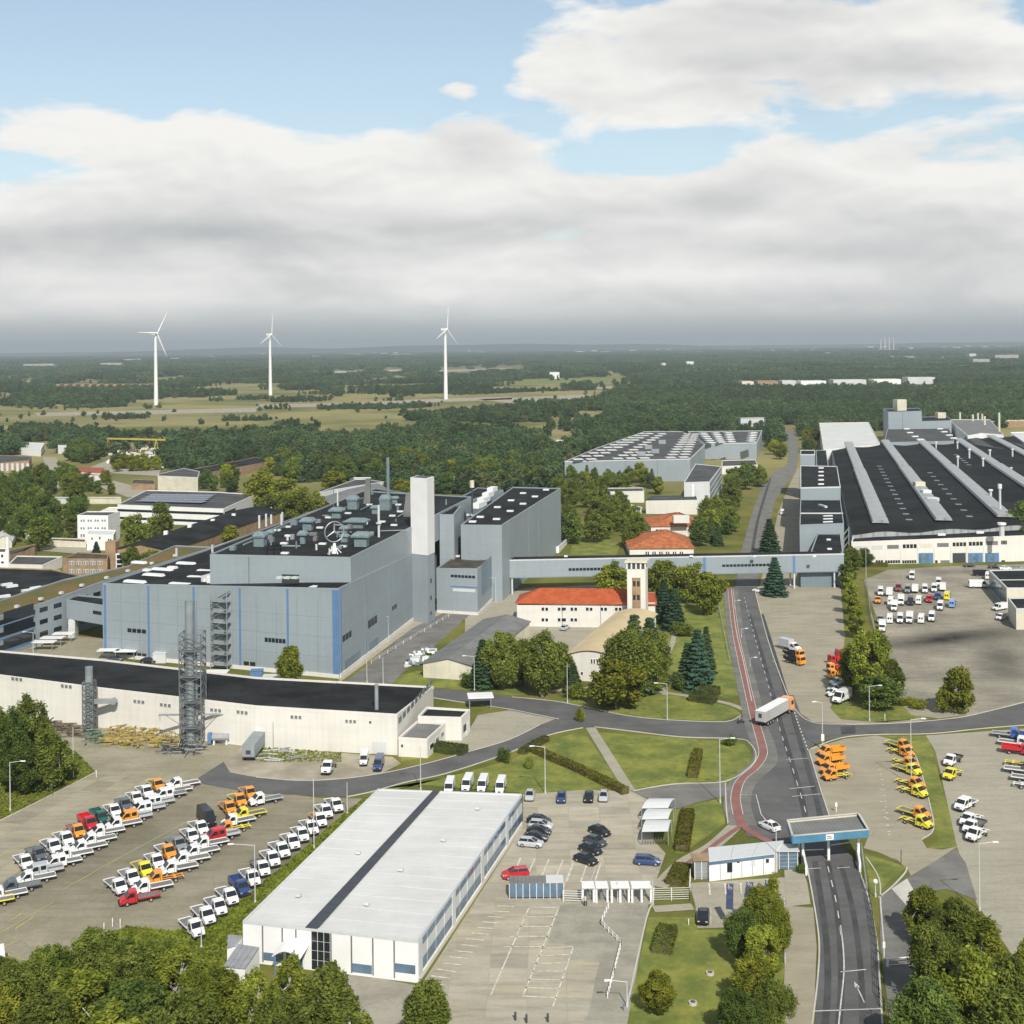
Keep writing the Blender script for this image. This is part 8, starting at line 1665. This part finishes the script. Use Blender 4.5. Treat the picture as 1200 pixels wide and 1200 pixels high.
for j, (x0, x1, y, h, m) in enumerate(((868,885,456,10,'cream'),(885,915,455,9,'brick'),(915,935,455,10,'pale'),(935,972,456,11,'white2'),(972,1020,454,10,'pale'),(1020,1060,453,9,'white2'),(1060,1100,450,8,'pale'))):
    farb((x0+x1)/2, y, x1-x0, h, m, 'section %s of the long warehouse line beyond the woods at right' % ('one two three four five six seven'.split()[j]))
for j in range(12):
    farb(68+j*9.5, 457, 5.5, 7, 'brick', 'small brick block in the abandoned barracks row beyond the wood, %s from left' % ordw(j))
g = P(1040,413); o = root('power_station', g, 'hazy power station with four tall chimneys on the horizon', 'power station'); s = g.y/F
for x, h in ((-8,16),(-3,18),(2,18),(7,17)): mb = MB(); mb.tube(g+Vector((x*s,0,0)), g+Vector((x*s,0,h*s*1.0)), 1.0*s, .7*s, n=10); part('chimney', mb, M['pale'], o)
mb = MB(); mb.box(g.x-10*s,g.x+12*s,g.y,g.y+100,0,4*s); part('boiler_house', mb, M['pale'], o)
# far pale fields and tracks
for px, m in (([(62,458),(178,457),(178,459.5),(62,460.5)],'dirt'), ([(300,474),(420,472),(520,467),(600,465),(600,468),(520,471),(420,476),(300,478)],'dirt'), ([(560,468),(690,462),(700,465),(600,473)],'dirt'), ([(1040,417),(1112,418),(1112,422),(1040,421)],'dirt'), ([(370,436),(480,433),(480,434.2),(340,439)],'kerb'), ([(868,458.5),(1000,457),(1000,459),(868,460)],'sandlot'),
              ([(600,443),(735,441),(748,447),(600,451)],'lawn'), ([(505,434),(600,431),(600,433),(508,436)],'dirt'), ([(0,447),(36,446.5),(36,448.5),(0,449)],'dirt'), ([(765,481),(812,477),(812,480),(765,484)],'kerb'), ([(40,484),(300,478),(300,483),(45,488)],'dirt'), ([(505,439),(600,436),(600,437),(508,440)],'lawn'), ([(690,453),(850,451),(850,453),(700,456)],'dirt'),
              ([(105,548),(135,555),(185,558),(190,548),(125,540)],'sandlot'), ([(88,560),(150,583),(200,580),(150,568),(120,560)],'sandlot'), ([(50,536),(60,560),(78,562),(66,536)],'sandlot'), ([(40,645),(100,650),(128,640),(60,640)],'sandlot'), ([(0,662),(70,668),(72,676),(0,672)],'sandlot')):
    area('field' if px[0][1] < 500 else 'yard_surface', px, m, .12)
# ---- people
def person(x, y, h, label, shirt, trousers, face=0, ride=False):
    g = P(x, y); s = h/1.75; o = root('person', g, label, 'person', None); o.scale = (s,s,s); ORG[o.name] = Vector((0,0,0)); o.rotation_euler = (0,0,face); o.location.z = .08
    V_ = [(0,0,.92),(0,0,1.18),(0,0,1.42),(0,0,1.52),(0,0,1.62),(0,0,1.74),(.10,0,.86),(.12,.06,.47),(.12,-.02,.06),(.13,.14,.03),(-.10,0,.86),(-.12,-.10,.47),(-.12,-.22,.08),(-.12,-.06,.03),(.20,0,1.40),(.27,.04,1.13),(.27,.20,.95),(-.20,0,1.40),(-.27,-.04,1.13),(-.26,.08,.92),(0,.07,1.66)]
    E_ = [(0,1),(1,2),(2,3),(3,4),(4,5),(0,6),(6,7),(7,8),(8,9),(0,10),(10,11),(11,12),(12,13),(2,14),(14,15),(15,16),(2,17),(17,18),(18,19),(4,20)]
    if ride:
        for i, v in ((7,(.14,.40,.80)),(8,(.14,.42,.35)),(9,(.14,.55,.30)),(11,(-.14,.40,.80)),(12,(-.14,.42,.35)),(13,(-.14,.55,.30)),(15,(.28,.25,1.20)),(16,(.26,.50,1.15)),(18,(-.28,.25,1.20)),(19,(-.26,.50,1.15))): V_[i] = v
    me = bpy.data.meshes.new('body'); me.from_pydata(V_, E_, []); q = bpy.data.objects.new('body', me); COL.objects.link(q); q.parent = o; sk = q.modifiers.new('skin', 'SKIN')
    R = [.13,.13,.15,.055,.095,.07,.10,.07,.045,.04,.10,.07,.045,.04,.07,.05,.035,.07,.05,.035,.03]
    for v, r_ in zip(me.skin_vertices[0].data, R): v.radius = (r_, r_)
    me.skin_vertices[0].data[0].use_root = True; q.modifiers.new('sub', 'SUBSURF').levels = 1; q.modifiers['sub'].render_levels = 1; me.materials.append(M['skin'])
    ORG[q.name] = Vector((0,0,0))
    mb = MB(); mb.rings([[Vector((math.cos(t*.785)*a, math.sin(t*.785)*b, z)) for t in range(8)] for z, a, b in ((.86,.17,.13),(1.15,.16,.13),(1.40,.20,.14),(1.48,.10,.09))]); part('shirt', mb, M[shirt], q)
    mb = MB()
    for i, j, k_ in ((6,7,8),(10,11,12)): mb.tube(V_[i], V_[j], .115, .085, n=8); mb.tube(V_[j], V_[k_], .085, .065, n=8)
    part('trousers', mb, M[trousers], q); mb = MB(); mb.rings([[Vector((math.cos(t*.785)*a, math.sin(t*.785)*a-.015, z)) for t in range(8)] for z, a in ((1.66,.105),(1.74,.10),(1.80,.05))]); part('hair', mb, M['darkst'], q)
    return o
person(686,1063,1.8,'person in white shirt and dark trousers walking at the turnstiles','clothw','cloth',2.6)
person(867,848,1.75,'person in white top riding a scooter at the crossroads','clothw','cloth',-1.2,ride=True)
g = P(867,848); o = root('scooter', g, 'small scooter under the rider at the crossroads', 'scooter'); o.rotation_euler = (0,0,-1.2); ORG[o.name] = Vector((0,0,0)); o.location.z = .08
for y in (-.35,.95): mb = MB(); mb.tube((-.05,y,.25),(.05,y,.25),.25,n=12); part('wheel', mb, M['wheel'], o)
mb = MB(); mb.box(-.14,.14,-.5,.25,.35,.80); mb.box(-.12,.12,.2,.8,.28,.38); part('body', mb, M['darkst'], o); mb = MB(); mb.beam((0,.95,.3),(0,.72,1.08),.09); mb.beam((-.3,.70,1.1),(.3,.70,1.1),.05); part('handlebar', mb, M['steel'], o)
person(690,1062.5,1.7,'second person in dark clothes beside the leftmost turnstile','cloth','cloth',.5) if 0 else None
# ------------------------------------------------------------------ haze: the air between here and the horizon
mb = MB(); mb.box(-13000,13000,-300,21600,-1.5,200)
m = bpy.data.materials.new('haze'); m.use_nodes = True; T = NT(m.node_tree); v = T.n('ShaderNodeVolumePrincipled'); v.inputs['Color'].default_value = (.76,.85,.93,1); v.inputs['Density'].default_value = HAZE; v.inputs['Anisotropy'].default_value = 0.2
o_ = T.n('ShaderNodeOutputMaterial'); T.l(v.outputs[0], o_.inputs['Volume'])
hz_ = solo('haze', mb, m, 'thin blue haze over the whole plain', 'haze', None, 'stuff', loc=(0,0,0)); hz_.pop('category', None)
